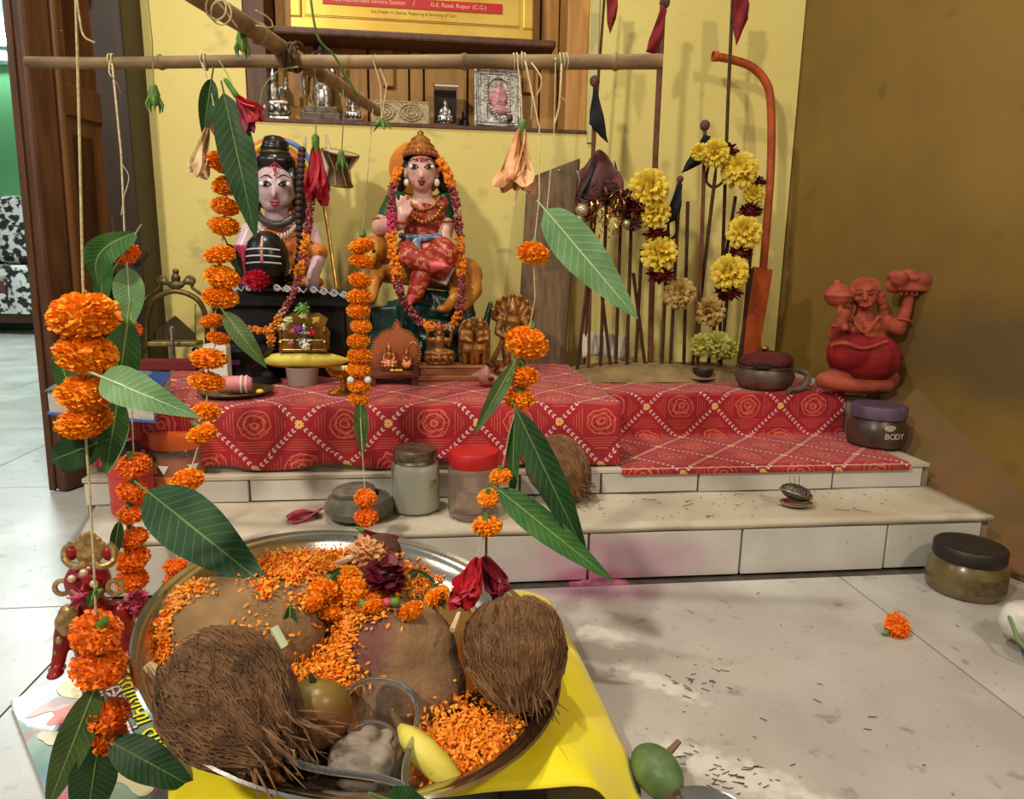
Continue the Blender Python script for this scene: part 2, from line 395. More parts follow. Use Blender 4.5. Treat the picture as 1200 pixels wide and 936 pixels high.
xs = [NX0+.053, NX0+.13, NX0+.155, -.17, -.06, -.02, .10, .235, .30, NX1-.059]
for a, b in zip(xs, xs[1:]):
    if b-a < .03: MB().box(((a+b)/2, YW+.108, (NZ0+NZ1)/2), (b-a-.004, .028, NZ1-NZ0)).build('batten', m_wood, nk, smooth=False, bevel=.003)
    else:
        MB().box(((a+b)/2, YW+.126, (NZ0+NZ1)/2), (b-a-.005, .018, NZ1-NZ0)).build('plank', m_wood, nk, smooth=False, bevel=.002)
for x in (-.115, .265): MB().box((x, YW+.108, (NZ0+.12+NZ1)/2), (.030, .022, NZ1-NZ0-.12)).build('batten', m_wood, nk, smooth=False, bevel=.003)
mb = MB().box((-.035, YW+.055, 1.093), (.72, .10, .020)); mb.build('shelf_plank', m_wood2, nk, smooth=False, bevel=.006)
# pale strip of painted jamb right of the niche
mb = MB().box((NX1+.012, YW-.004, 1.5), (.020, .008, 1.3)); mb.build('edge_strip', mat('pale_green_paint', (196, 186, 130), .7), nk, smooth=False)

# doorway on the left: jamb, open leaf, and the green room behind it
dr = thing('door_1', None, None); tag(dr, 'open brown panelled wooden door leaf at the left doorway', 'door', kind='structure')
m_door = mat('door_wood', (106, 66, 30), .42, 0, (76, 44, 20), 8, stretch=(5, 5, .5), bump=.2, bscale=50)
m_jamb = mat('jamb_wood', (48, 26, 14), .5, 0, (34, 18, 10), 12, stretch=(5, 5, .5))
mb = MB().box((XL-.035, YW+.02, 1.25), (.07, .28, 2.5)); mb.build('jamb', m_jamb, dr, smooth=False, bevel=.004)
A = V((-.856, 1.60, 0)); B = V((XL-.062, YW-.08, 0)); dv = (B-A); DL = dv.length; dx = dv.normalized(); dn = V((dx.y, -dx.x, 0))
Rd = Matrix(((dx.x, -dx.y, 0), (dx.y, dx.x, 0), (0, 0, 1)))
def dbox(u0, u1, z0, z1, t0, t1, name, m, bv=.003):
    c = A + dx*((u0+u1)/2) - dn*0 + V((dn.x, dn.y, 0))*((t0+t1)/2); c.z = (z0+z1)/2; c = c + dx*(.022*c.z)
    MB().box(c, (u1-u0, abs(t1-t0), z1-z0), Rd @ Matrix.Rotation(.022, 3, 'Y')).build(name, m, dr, smooth=False, bevel=bv)
dbox(0, DL, .002, 2.4, -.012, .012, 'leaf_board', m_door)
dbox(-.004, .062, .002, 2.4, .0, .030, 'stile', m_wood2, .008)
dbox(.062, .078, .002, 2.4, .0, .036, 'beading', m_door, .006)
dbox(DL-.05, DL, .002, 2.4, .0, .022, 'stile', m_door, .005)
for z0, z1 in ((.002, .13), (.42, .49), (.83, .90), (1.5, 1.62)): dbox(.078, DL-.05, z0, z1, .0, .018, 'rail', m_door, .004)
for z0, z1 in ((.16, .40), (.52, .80), (.93, 1.47)): dbox(.10, DL-.075, z0, z1, .0, .012, 'panel', m_door, .006)
dbox(-.008, -.002, .002, 2.4, -.014, .004, 'edge_lipping', m_wood2, .002)
mb = MB(); c = A + dx*.09 + dn*.022; pts = [c+V((0, 0, 1.36)), c+dn*.025+V((0, 0, 1.30)), c+dn*.03+V((0, 0, 1.2)), c+dn*.02+dx*(-.02)+V((0, 0, 1.12))]
mb.tube(spline(pts, 5), [.010]*16, 10); mb.build('handle', m_jamb, dr)
for z in (1.0, .94): MB().cap(A+dx*.105+dn*.012+V((0, 0, z)), .004, A+dx*.105+dn*.03+V((0, 0, z)), .003).build('nail', M_STEEL, dr)

m_green = mat('mint_wall_paint', (128, 214, 150), .6, 0, (116, 200, 138), 1.5, bump=.1)
stain(m_green, (90, 150, 104), 4, .66, .8, 1.4, strength=.5)
m_pale = mat('pale_blue_plaster', (206, 226, 226), .7, 0, (150, 176, 180), 3, lo=.4, hi=.62, stretch=(1, 1, 3))
o = MB().box((-3.2, 6.32, 1.02), (5.6, .2, 2.04)).build('wall_far', m_green, smooth=False); tag(o, 'bright mint green wall of the room beyond the door', 'wall', kind='structure')
o = MB().box((-3.2, 6.34, 2.9), (5.6, .24, 1.7)).build('trim_1', m_pale, smooth=False); tag(o, 'pale blotchy plaster band above the green wall', 'wall', kind='structure')
o = MB().box((-.60, 4.2, 1.4), (.1, 4.4, 2.8)).build('wall_side', m_green, smooth=False); tag(o, 'green side wall of the far room seen past the door', 'wall', kind='structure')
# ================================================================== flowers, leaves, threads
def marigold_mesh(name, seed, m, flat=.62, n=330, ruff=1.0):
    rd = random.Random(seed); mb = MB(); mb.ell((0, 0, 0), (.72, .72, .72*flat), 12, 8)
    for i in range(n):
        z = 1-2*(i+.5)/n; ph = i*2.399963+rd.uniform(-.15, .15); s = math.sqrt(1-z*z)
        d = V((s*math.cos(ph), s*math.sin(ph), z)); tg = V((-math.sin(ph), math.cos(ph), 0)); sp = d.cross(tg)
        a = rd.uniform(-1.2, 1.2); t = tg*math.cos(a)+sp*math.sin(a); w = rd.uniform(.07, .125); L = rd.uniform(.86, 1.04)
        q = d.cross(t)
        k = lambda p: V((p.x, p.y, p.z*flat))
        b0, b1 = d*.6 - t*w*.5, d*.6 + t*w*.5
        m0, m1 = d*(L*.88) - t*w + q*rd.uniform(-.07, .07), d*(L*.88) + t*w + q*rd.uniform(-.07, .07)
        e0, e1, e2 = d*L - t*w*1.1 + q*rd.uniform(-.1, .1)*ruff, d*(L+.03) + q*rd.uniform(-.12, .12)*ruff, d*L + t*w*1.1 + q*rd.uniform(-.1, .1)*ruff
        mb.add([k(p) for p in (b0, b1, m0, m1, e0, e1, e2)], [(0, 1, 3, 2), (2, 3, 5), (2, 5, 4), (3, 6, 5)])
    me = mb.mesh(name, smooth=True, ang=80); me.materials.append(m); return me
MARS = [marigold_mesh('marigold', 1, M_MAR), marigold_mesh('marigold', 2, M_MAR, .7), marigold_mesh('marigold', 3, M_MAR, .56)]
MARDS = [marigold_mesh('marigold', 4, M_MARD, .8, 230, 1.6), marigold_mesh('marigold', 5, M_MARD, .7, 230, 1.6)]
_cal = MB().lathe([(0, -.5), (.16, -.45), (.24, -.1), (.3, .15), (.2, .2), (0, .2)], n=10).mesh('calyx'); _cal.materials.append(M_STEM)
def marigold(parent, p, r, deep=False, tilt=25, calyx=True, flat=None, up=True):
    me = random.choice(MARDS if deep else MARS)
    q = Euler((math.radians(random.uniform(-tilt, tilt)), math.radians(random.uniform(-tilt, tilt)), random.uniform(0, 6.28))).to_quaternion()
    if not up: q = q @ Euler((PI, 0, 0)).to_quaternion()
    o = part('marigold', me, None, parent, p, q, (r, r, r*(flat or 1)))
    if calyx:
        c = bpy.data.objects.new('calyx', _cal); COL.objects.link(c); c.parent = o; c.location = (0, 0, .55 if up else .55); c.rotation_euler = (PI, 0, 0); c.scale = (.9, .9, .9); ORG[c.name] = V(p)
    return o

def leaf_mat(name, c1, c2, vein, rough=.35):
    m = mat(name, c1, rough+.1, 0, c2, 30, spec=.3); t = m.node_tree; b = t.nodes['Principled BSDF']
    uv = nd(t, 'ShaderNodeUVMap'); sx = nd(t, 'ShaderNodeSeparateXYZ'); t.links.new(uv.outputs['UV'], sx.inputs['Vector'])
    def M(op, a, bb=None, cc=None):
        n = nd(t, 'ShaderNodeMath', operation=op)
        for i, x in enumerate((a, bb, cc)):
            if x is None: continue
            if isinstance(x, (int, float)): n.inputs[i].default_value = x
            else: t.links.new(x, n.inputs[i])
        return n.outputs[0]
    av = M('ABSOLUTE', M('SUBTRACT', sx.outputs['Y'], .5))
    mid = M('LESS_THAN', av, .018)
    fr = M('FRACT', M('MULTIPLY', M('SUBTRACT', sx.outputs['X'], M('MULTIPLY', av, .28)), 15))
    side = M('MULTIPLY', M('LESS_THAN', M('ABSOLUTE', M('SUBTRACT', fr, .5)), .05), .32)
    fac = M('MAXIMUM', M('MULTIPLY', mid, .85), side)
    mix = nd(t, 'ShaderNodeMix', data_type='RGBA'); s = b.inputs['Base Color']; t.links.new(s.links[0].from_socket, mix.inputs['A']); mix.inputs['B'].default_value = lin(vein)
    t.links.new(fac, mix.inputs['Factor']); t.links.new(mix.outputs['Result'], s)
    bp = nd(t, 'ShaderNodeBump'); bp.inputs['Strength'].default_value = .25; bp.inputs['Distance'].default_value = .001
    t.links.new(M('ABSOLUTE', M('SUBTRACT', fr, .5)), bp.inputs['Height']); t.links.new(bp.outputs['Normal'], b.inputs['Normal'])
    return m
ML_DARK = leaf_mat('mango_leaf_dark', (30, 66, 26), (22, 52, 22), (104, 130, 70), .42)
ML_MID = leaf_mat('mango_leaf', (58, 104, 46), (44, 88, 38), (140, 164, 96), .36)
ML_PALE = leaf_mat('mango_leaf_pale', (112, 148, 100), (94, 132, 84), (192, 208, 166), .42)
ML_OLIVE = leaf_mat('mango_leaf_olive', (70, 92, 40), (52, 74, 32), (130, 144, 80), .4)
def leaf(parent, p0, p1, w, m=None, face=None, sag=.0, fold=.25, petiole=.015, wav=.04, name='leaf', curl=0.0, peak=.8):
    p0, p1 = V(p0), V(p1); d = p1-p0; L = d.length; d.normalize()
    f = V(face) if face is not None else (CAM-(p0+p1)/2); f = (f - d*f.dot(d)).normalized(); s = d.cross(f); ph = random.uniform(0, 6)
    mb = MB()
    def fn(u, v):
        pr = max(math.sin(PI*min(1, u**peak)), 0)**.8*(1-.25*u); a = (v-.5)*2
        c = p0 + d*(L*u) + f*(sag*math.sin(PI*u)) + s*(curl*math.sin(PI*u))
        return c + s*(a*w/2*pr) + f*(abs(a)*w/2*pr*fold + wav*w*math.sin(u*17+ph+a)*abs(a)*pr)
    mb.grid(fn, 16, 6, lambda u, v: (u, v))
    k = len(mb.v); mb.tube([p0-d*petiole+f*.002, p0, p0+d*(L*.25)+f*(sag*math.sin(PI*.25)+.0004), p0+d*(L*.6)+f*(sag*math.sin(PI*.6)+.0002)], [.0012, .0012, .001, .0006], 5)
    for i in range(k, len(mb.v)): mb.uv[i] = (0, .5)
    me = mb.mesh(name, ORG[parent.name], True, 80); me.materials.append(m or ML_MID)
    o = bpy.data.objects.new(name, me); COL.objects.link(o); o.parent = parent; ORG[o.name] = ORG[parent.name].copy()
    return o
def thread(parent, pts, r=.0008, m=None, name='thread', k=1):
    pts = [V(p) for p in pts]
    if k > 1: pts = spline(pts, k)
    return MB().tube(pts, r, 5).build(name, m or M_THREAD, parent)

M_HIB = mat('hibiscus_red', (196, 26, 44), .5, 0, (150, 14, 34), 60)
M_HIBP = mat('hibiscus_pink', (204, 84, 112), .5, 0, (170, 44, 76), 60)
M_DRY = mat('dried_peach_petals', (226, 178, 128), .6, 0, (210, 146, 96), 50)
M_DRYP = mat('dried_pale_petals', (216, 190, 150), .6, 0, (196, 160, 120), 50)
M_ROSE = mat('rose_maroon', (112, 12, 36), .5, 0, (70, 6, 24), 60)
def petals(mb, p, d, L, w, n=5, spread=.35, ruffle=.2, seed=0, tw=.5):
    rd = random.Random(seed); d = V(d).normalized(); x = d.orthogonal().normalized(); y = d.cross(x)
    for i in range(n):
        a = 2*PI*i/n + rd.uniform(-.3, .3); o = x*math.cos(a)+y*math.sin(a); s = d.cross(o); l = L*rd.uniform(.8, 1.05); sp = spread*rd.uniform(.5, 1.3); ph = rd.uniform(0, 6); t = rd.uniform(-tw, tw)
        def fn(u, v):
            b = (v-.5)*2; ww = w*(.25+.75*u**.7)*(1 if u < .7 else .12+.88*max(0, math.cos((u-.7)/.3*PI/2))**.7)
            return V(p) + d*(l*u) + o*(L*sp*u*u + .012*L) + (s*math.cos(t*u*3)+o*math.sin(t*u*3))*(b*ww/2) + o*(ruffle*w*math.sin(b*5+ph+u*4)*u*.5)
        mb.grid(fn, 9, 6)
    return mb
def flower_part(parent, name, p, d, L, w, m, n=5, spread=.35, ruffle=.2, seed=0, tw=.5):
    mb = petals(MB(), p, d, L, w, n, spread, ruffle, seed, tw); return mb.build(name, m, parent, normals=False, ang=70)
def pompon(parent, p, r, m, seed=0, n=150, name='bloom', flat=.75, wid=.12):
    rd = random.Random(seed); mb = MB(); p = V(p); mb.ell(p, (r*.6, r*.6, r*.6*flat), 10, 6)
    for i in range(n):
        z = 1-2*(i+.5)/n; ph = i*2.399963; s = math.sqrt(1-z*z); d = V((s*math.cos(ph), s*math.sin(ph), z*flat)); t = V((-math.sin(ph), math.cos(ph), rd.uniform(-.6, .6))).normalized()
        L = r*rd.uniform(.85, 1.1); w = r*wid; j = V((rd.uniform(-1, 1), rd.uniform(-1, 1), rd.uniform(-1, 1)))*r*.12
        mb.add([p+d*r*.5-t*w*.5, p+d*r*.5+t*w*.5, p+d*L*.85+t*w+j*.5, p+d*L+j, p+d*L*.85-t*w+j*.5], [(0, 1, 2, 3, 4)])
    return mb.build(name, m, parent, ang=80)
def beads(mb, pts, r, n_per=7, spread=1.0, seed=0, size=.45):
    rd = random.Random(seed)
    for p in pts:
        for _ in range(n_per):
            d = V((rd.gauss(0, 1), rd.gauss(0, 1), rd.gauss(0, .7)))
            d = d.normalized()*r*spread*rd.uniform(.55, 1); q = Quaternion((rd.gauss(0, 1), rd.gauss(0, 1), rd.gauss(0, 1), rd.gauss(0, 1))).normalized().to_matrix()
            mb.ell(V(p)+d, (r*size, r*size*.8, r*size*.55), 6, 4, q)
    return mb
def path_len(pts): return sum((b-a).length for a, b in zip(pts, pts[1:]))
def along(pts, t0, t1, step):
    L = path_len(pts); out = []; s = 0; nxt = t0*L
    for a, b in zip(pts, pts[1:]):
        l = (b-a).length
        while nxt <= s+l and nxt <= t1*L+1e-9:
            out.append(a.lerp(b, (nxt-s)/l if l else 0)); nxt += step
        s += l
    return out
# ================================================================== printed red cloth on the platform
def bandhani():
    m = mat('red_printed_cotton', (168, 14, 34), .75, 0, (148, 10, 28), 20, bump=.15, bscale=300, sheen=.2); t = m.node_tree; b = t.nodes['Principled BSDF']
    uv = nd(t, 'ShaderNodeUVMap'); sx = nd(t, 'ShaderNodeSeparateXYZ'); t.links.new(uv.outputs['UV'], sx.inputs['Vector'])
    def M(op, a, bb=None, cc=None):
        n = nd(t, 'ShaderNodeMath', operation=op)
        for i, x in enumerate((a, bb, cc)):
            if x is None: continue
            if isinstance(x, (int, float)): n.inputs[i].default_value = x
            else: t.links.new(x, n.inputs[i])
        return n.outputs[0]
    P = .158
    U, W = M('DIVIDE', sx.outputs['X'], P), M('DIVIDE', sx.outputs['Y'], P)
    A, B = M('ADD', U, W), M('SUBTRACT', U, W)
    def cen(x): return M('SUBTRACT', M('FRACT', M('ADD', x, .5)), .5)     # -0.5 .. 0.5 around whole numbers
    ca, cb = cen(A), cen(B)
    def within(x, lo, hi): return M('MULTIPLY', M('GREATER_THAN', x, lo), M('LESS_THAN', x, hi))
    aa, ab = M('ABSOLUTE', ca), M('ABSOLUTE', cb)
    # chevron dots along the two diagonals
    def dots(across, run):
        sh = M('FRACT', M('SUBTRACT', M('MULTIPLY', run, 11), M('MULTIPLY', M('ABSOLUTE', across), 9)))
        return M('MULTIPLY', within(M('ABSOLUTE', across), .006, .034), M('LESS_THAN', sh, .45))
    d1 = M('MAXIMUM', dots(ca, B), dots(cb, A))
    # yellow flowers on the crossings
    rr = M('SQRT', M('ADD', M('MULTIPLY', ca, ca), M('MULTIPLY', cb, cb)))
    an = M('ARCTAN2', ca, cb); pet = M('ADD', .055, M('MULTIPLY', M('SINE', M('MULTIPLY', an, 8)), .018))
    fl = M('MULTIPLY', M('LESS_THAN', rr, pet), M('GREATER_THAN', rr, .014))
    # cell centres : ring medallions, paisley arcs and bars
    fa, fb = M('SUBTRACT', M('FRACT', A), .5), M('SUBTRACT', M('FRACT', B), .5)
    du, dw = M('MULTIPLY', M('ADD', fa, fb), .5), M('MULTIPLY', M('SUBTRACT', fa, fb), .5)
    no = nd(t, 'ShaderNodeTexNoise'); no.inputs['Scale'].default_value = 46; no.inputs['Detail'].default_value = 1; t.links.new(uv.outputs['UV'], no.inputs['Vector'])
    wob = M('MULTIPLY', M('SUBTRACT', no.outputs['Fac'], .5), .10)
    re = M('ADD', M('SQRT', M('ADD', M('MULTIPLY', du, du), M('MULTIPLY', M('MULTIPLY', dw, dw), 1.2))), wob)
    rings = M('MAXIMUM', within(re, .10, .118), M('MAXIMUM', within(re, .168, .182), within(re, .03, .05)))
    vo = nd(t, 'ShaderNodeTexVoronoi', feature='DISTANCE_TO_EDGE'); vo.inputs['Scale'].default_value = 75; t.links.new(uv.outputs['UV'], vo.inputs['Vector'])
    fil = M('MULTIPLY', M('LESS_THAN', vo.outputs['Distance'], .035), M('LESS_THAN', re, .165))
    bars = M('MULTIPLY', M('LESS_THAN', M('FRACT', M('MULTIPLY', dw, 34)), .28), M('MULTIPLY', within(M('ABSOLUTE', dw), .19, .33), M('LESS_THAN', M('ABSOLUTE', du), M('SUBTRACT', .40, M('ABSOLUTE', dw)))))
    vb = M('MULTIPLY', M('LESS_THAN', M('FRACT', M('MULTIPLY', du, 30)), .25), M('MULTIPLY', within(M('ABSOLUTE', du), .21, .36), M('LESS_THAN', M('ABSOLUTE', dw), M('SUBTRACT', .38, M('ABSOLUTE', du)))))
    pk = M('MAXIMUM', M('MAXIMUM', rings, M('MULTIPLY', fil, .6)), M('MULTIPLY', M('MAXIMUM', bars, vb), .75))
    cur = b.inputs['Base Color'].links[0].from_socket
    for fac, col, k in ((pk, (222, 120, 84), .75), (d1, (232, 204, 190), .9), (fl, (236, 186, 70), 1)):
        mix = nd(t, 'ShaderNodeMix', data_type='RGBA'); t.links.new(cur, mix.inputs['A']); mix.inputs['B'].default_value = lin(col)
        t.links.new(M('MULTIPLY', fac, k), mix.inputs['Factor']); cur = mix.outputs['Result']
    t.links.new(cur, b.inputs['Base Color']); return m
M_BAND = bandhani()
def cloth(name, label, xa, xb_, path, hem, seed, rip=.004):
    pts = [V((0, y, z)) for y, z in path]; L = path_len(pts); cum = [0]
    for a, c in zip(pts, pts[1:]): cum.append(cum[-1]+(c-a).length)
    def at(s):
        for i in range(len(pts)-1):
            if s <= cum[i+1] or i == len(pts)-2:
                k = (s-cum[i])/(cum[i+1]-cum[i]); return pts[i].lerp(pts[i+1], k)
    mb = MB()
    def fn(u, v):
        x = xa+(xb_-xa)*u; s = L*v; p = at(s); n = mnoise.noise(V((x*9+seed, s*9, seed)))
        h = mnoise.noise(V((x*22+seed, s*5, 3)))
        dz = abs(n)*.006 if p.z > pts[0].z-.004 else 0
        dy = -(rip*(1+h))*min(1, max(0, (pts[0].z-p.z)/.03)) if hem else 0
        return (x + .004*n, p.y+dy, p.z+dz + (hem*.006*math.sin(x*31+seed) if v > .97 else 0))
    mb.grid(fn, 110, 70, lambda u, v: (xa+(xb_-xa)*u, L*(1-v)))
    o = mb.build(name, M_BAND, origin=((xa+xb_)/2, path[0][0], path[0][1]), normals=False)
    sd = o.modifiers.new('thickness', 'SOLIDIFY'); sd.thickness = .0012; sd.offset = 1
    return tag(o, label, 'cloth', 'printed red shrine cloths')
cloth('shrine_cloth', 'red printed cotton cloth draped straight down the front under the two deity statues', xb+.012, XB+.004, [(1.83, ZB+.003), (1.60, ZB+.003), (YB+.004, ZB+.003), (YB-.004, ZB-.002), (YB-.006, .20), (YB-.008, .158)], 1, 1.0)
cloth('shrine_cloth', 'red printed cloth folded over the right platform ledge and the step below', XB+.006, .945, [(1.79, Z3+.003), (1.60, Z3+.003), (Y3+.004, Z3+.003), (Y3-.005, Z3-.003), (Y3-.007, Z2+.010), (Y3-.012, Z2+.004), (Y2+.02, Z2+.004), (Y2-.004, Z2+.003), (Y2-.009, Z2-.004), (Y2-.010, Z2-.010)], 0, 5.0)
# ================================================================== the two large painted statues
K = .0020          # metres per photo pixel at the statues
def face(parent, P, cx, cy, s, skin_y, mouth=(150, 40, 50), brow=True):
    """eyes, brows, lips as sub-parts; P(px,py,dy) places, s scales the pixel offsets"""
    mw = mat('eye_white', (226, 220, 214), .3); mk = mat('paint_black', (18, 14, 14), .4); ml = mat('lip_paint_%d' % mouth[0], mouth, .4)
    for sd in (-1, 1):
        e = MB().ell(P(cx+sd*9*s, cy-3*s, skin_y+.0042*s), (5.8*s*K, .0025*s, 2.6*s*K), 12, 8).build('eye', mw, parent)
        MB().ell(P(cx+sd*8.8*s, cy-3*s, skin_y+.0030*s), (2.4*s*K, .0025*s, 2.3*s*K), 10, 6).build('pupil', mk, e)
        MB().tube(spline([P(cx+sd*3.4*s, cy-2.2*s, skin_y+.0015), P(cx+sd*8*s, cy-5.4*s, skin_y+.0012), P(cx+sd*16*s, cy-3.2*s, skin_y+.007*s)], 4), .0013*s, 5).tube(spline([P(cx+sd*3.4*s, cy-2.2*s, skin_y+.0015), P(cx+sd*9*s, cy-.6*s, skin_y+.0012), P(cx+sd*15*s, cy-3*s, skin_y+.006*s)], 4), .0009*s, 5).build('eyeliner', mk, e)
        MB().tube(spline([P(cx+sd*2.8*s, cy-8.5*s, skin_y), P(cx+sd*8*s, cy-11.5*s, skin_y), P(cx+sd*15*s, cy-8.5*s, skin_y+.006*s)], 4), [.001, .0012, .0015*s, .0016*s, .0016*s, .0015*s, .0013, .001, .0006], 6).build('eyebrow', mk, parent)
    mb = MB(); mb.ell(P(cx, cy+14.2*s, skin_y+.003), (5.0*s*K, .004, 1.7*s*K), 10, 6); mb.ell(P(cx, cy+17*s, skin_y+.003), (3.6*s*K, .004, 1.8*s*K), 10, 6); mb.build('lips', ml, parent)

# ---------------- seated statue with black hair knot, dark domed stone in its lap
YS = 1.655
def S(px, py, dy=0): return aty(px, py, YS+dy)
sv = thing('deity_statue', 'painted seated deity statue with pale face, black hair knot and tiger skin', 'statue', (-.375, YS, ZB+.003))
mb = MB()
mb.ell(S(322, 220, -.03), (22*K, 21*K, 25*K), 18, 12); mb.ell(S(321, 239, -.036), (13*K, 14*K, 10*K)); mb.ell(S(312, 232, -.045), (8*K, 8*K, 9*K)); mb.ell(S(332, 232, -.045), (8*K, 8*K, 9*K))
mb.cap(S(321.5, 217, -.069), 1.4*K, S(321, 230, -.073), 2.5*K, 8)
mb.ell(S(344, 225, -.02), (3.5*K, 5*K, 8*K)); mb.ell(S(301, 225, -.02), (3.5*K, 5*K, 8*K))
mb.cap(S(324, 245, -.02), 13*K, S(327, 268, -.005), 16*K)
mb.ell(S(328, 290, 0), (33*K, 20*K, 32*K)); mb.ell(S(328, 318, 0), (32*K, 20*K, 24*K))
mb.chain([S(293, 271, 0), S(281, 298, -.02), S(296, 322, -.07)], [11*K, 8.5*K, 7*K]); mb.chain([S(363, 271, 0), S(374, 300, -.02), S(366, 326, -.07)], [11*K, 8.5*K, 7*K])
mb.ell(S(366, 333, -.075), (8*K, 8*K, 9*K)); mb.ell(S(299, 326, -.08), (8*K, 8*K, 8*K))
body = mb.blob('body', M_SKINB, sv, .0034, 5)
face(sv, S, 322, 219, 1.22, -.0725, (150, 50, 66))
mb = MB(); mb.ell(S(322, 198, -.0715), (2.0*K, .002, 3*K)); mb.tube([S(314, 197, -.068), S(322, 190, -.069), S(330, 197, -.068)], .0012, 6); mb.cap(S(322, 205, -.0735), .0018, S(322, 190, -.066), .0012)
mb.build('forehead_mark', mat('red_mark', (176, 44, 60), .5), sv)
m_hair = mat('painted_black_hair', (34, 28, 26), .28, 0, (20, 16, 15), 40)
mb = MB(); mb.ell(S(323, 204, -.006), (25*K, 22*K, 21*K)); mb.ell(S(302, 212, -.02), (7*K, 10*K, 16*K)); mb.ell(S(345, 212, -.02), (7*K, 10*K, 17*K))
mb.ell(S(323, 190, -.02), (22*K, 20*K, 12*K)); mb.ell(S(322, 182, -.018), (17*K, 16*K, 9*K)); mb.ell(S(322, 174, -.018), (16*K, 16*K, 5*K)); mb.ell(S(323, 168, -.018), (15*K, 15*K, 4.6*K)); mb.ell(S(321, 163, -.018), (12*K, 12*K, 4*K))
mb.chain([S(302, 215, .01), S(296, 250, .03), S(292, 280, .04)], [9*K, 8*K, 5*K]); mb.chain([S(346, 215, .01), S(354, 250, .03), S(356, 285, .03)], [10*K, 9*K, 6*K])
mb.blob('hair', m_hair, sv, .0036, 2)
mb = MB(); mb.ring(S(322, 180, -.019), 15.5*K, 1.8*K, 24, 8); mb.build('hair_band', M_DBRASS, sv)
# sun disc behind the head
hd = MB().lathe([(0, -.006), (41*K, -.006), (43*K, 0), (41*K, .006), (0, .006)], S(326, 205, .065), 40, R3(90, 0, 0)).build('halo', mat('halo_orange', (214, 120, 44), .5, 0, (196, 90, 40), 12), sv)
MB().ring(S(326, 205, .06), 36*K, .006, 40, 8, (0, 1, 0)).build('halo_yellow_ring', mat('halo_yellow', (226, 186, 60), .5), hd)
pts = [S(326+40*math.cos(a), 205-40*math.sin(a), .058) for a in [math.radians(x) for x in range(-50, 88, 6)]]
MB().tube(pts, .006, 8).build('halo_blue_rim', mat('halo_blue', (70, 116, 190), .4), hd)
mb = MB().tube(spline([S(302, 251, -.02), S(310, 259, -.042), S(327, 263, -.052), S(342, 256, -.042), S(348, 245, -.02)], 6), 4.2*K, 10); mb.build('snake_necklace', mat('snake_grey', (86, 74, 78), .35, 0, (50, 40, 44), 300), sv)
mb = MB()
for p in along(spline([S(300, 262, -.035), S(312, 274, -.055), S(330, 277, -.062), S(346, 266, -.05), S(352, 250, -.03)], 8), 0, 1, 3.8*K): mb.ell(p, (1.5*K, 2.2*K, 3.6*K), 8, 6)
mb.build('bead_necklace', mat('cream_beads', (214, 200, 190), .4), sv)
mt = mat('tiger_skin_paint', (206, 122, 46), .4, 0, (190, 100, 34), 20); stain(mt, (52, 30, 22), 55, .60, .64, 2.0, detail=2)
mb = MB(); mb.ell(S(334, 292, -.004), (33*K, 23.5*K, 26*K)); mb.ell(S(346, 312, -.01), (30*K, 22*K, 22*K)); mb.cap(S(316, 276, -.03), 9*K, S(372, 296, -.02), 12*K)
mb.ell(S(328, 330, -.03), (50*K, 34*K, 13*K))
mb.blob('tiger_skin', mt, sv, .0036, 4)
mb = MB()
for p in along(spline([S(354, 176, -.02), S(352, 205, -.05), S(350, 250, -.065), S(352, 290, -.075), S(344, 322, -.09), S(326, 330, -.10)], 8), 0, 1, 7*K): mb.ell(p, (4.6*K, 4.6*K, 4.2*K), 10, 7)
mb.build('seed_bead_strand', mat('rudraksha_brown', (58, 34, 28), .6, 0, (40, 22, 18), 200, bump=.5, bscale=400), sv)
# dark pedestal
mb = MB(); mb.box(S(338, 375, -.03), (70*2*K, .17, 70*K)); mb.box(S(338, 350, -.03), (74*2*K, .19, 14*K)); mb.tube([S(262, 337, -.11), S(300, 338, -.125), S(345, 339, -.13), S(412, 346, -.11)], 5*K, 8)
mb.box((S(338, 400, -.03).x, YS-.03, (S(338, 400, -.03).z+ZB+.004)/2), (72*2*K, .16, S(338, 400, -.03).z-ZB-.004))
mb.blob('pedestal', M_BLACK, sv, .005, 3)
for x, y, r in ((292, 337, 4.2), (325, 337, 4.5), (337, 338, 4.5), (349, 339, 4.2), (368, 339, 4.5), (380, 341, 4.8), (392, 343, 5), (404, 345, 4.6), (276, 337, 4.2)):
    d = -.150 if x < 360 else -.145
    pts = [S(x+r*(.25+.75*k/14)*math.cos(k*.75), y+r*(.25+.75*k/14)*math.sin(k*.75), d) for k in range(15)] + [S(x+r+3, y+4, d), S(x+r+6, y-1, d+.002)]
    MB().tube(pts, .0013, 6).build('scroll', mat('scroll_white', (196, 196, 196), .4), sv)
# domed stone
lp = S(314, 323, -.115)
lg = MB().lathe([(0, 0), (21*K, 0), (22.5*K, 10*K), (22*K, 24*K), (19*K, 35*K), (12*K, 43*K), (5*K, 46.5*K), (0, 47*K)], lp, 28).build('domed_stone', M_BLACK, sv)
mb = MB()
for h in (13, 20, 27):
    r = {13: 22.6, 20: 22.4, 27: 21.6}[h]*K
    mb.tube([lp+V((r*math.sin(a), -r*math.cos(a)-.0005, h*K+.002*math.cos(a*2))) for a in [math.radians(x) for x in range(-52, 56, 6)]], .0016, 6)
mb.build('painted_stripe', mat('stripe_white', (214, 212, 210), .5), lg)
MB().cap(lp+V((0, -21.4*K, 30*K)), .0032, lp+V((0, -15.5*K, 40*K)), .0026).build('painted_mark', mat('mark_pale_red', (206, 156, 140), .5), lg)
MB().cap(lp+V((0, -23*K, 15*K)), .003, lp+V((0, -22.6*K, 25*K)), .003).build('painted_mark', mat('mark_pink', (200, 130, 120), .5), lg)
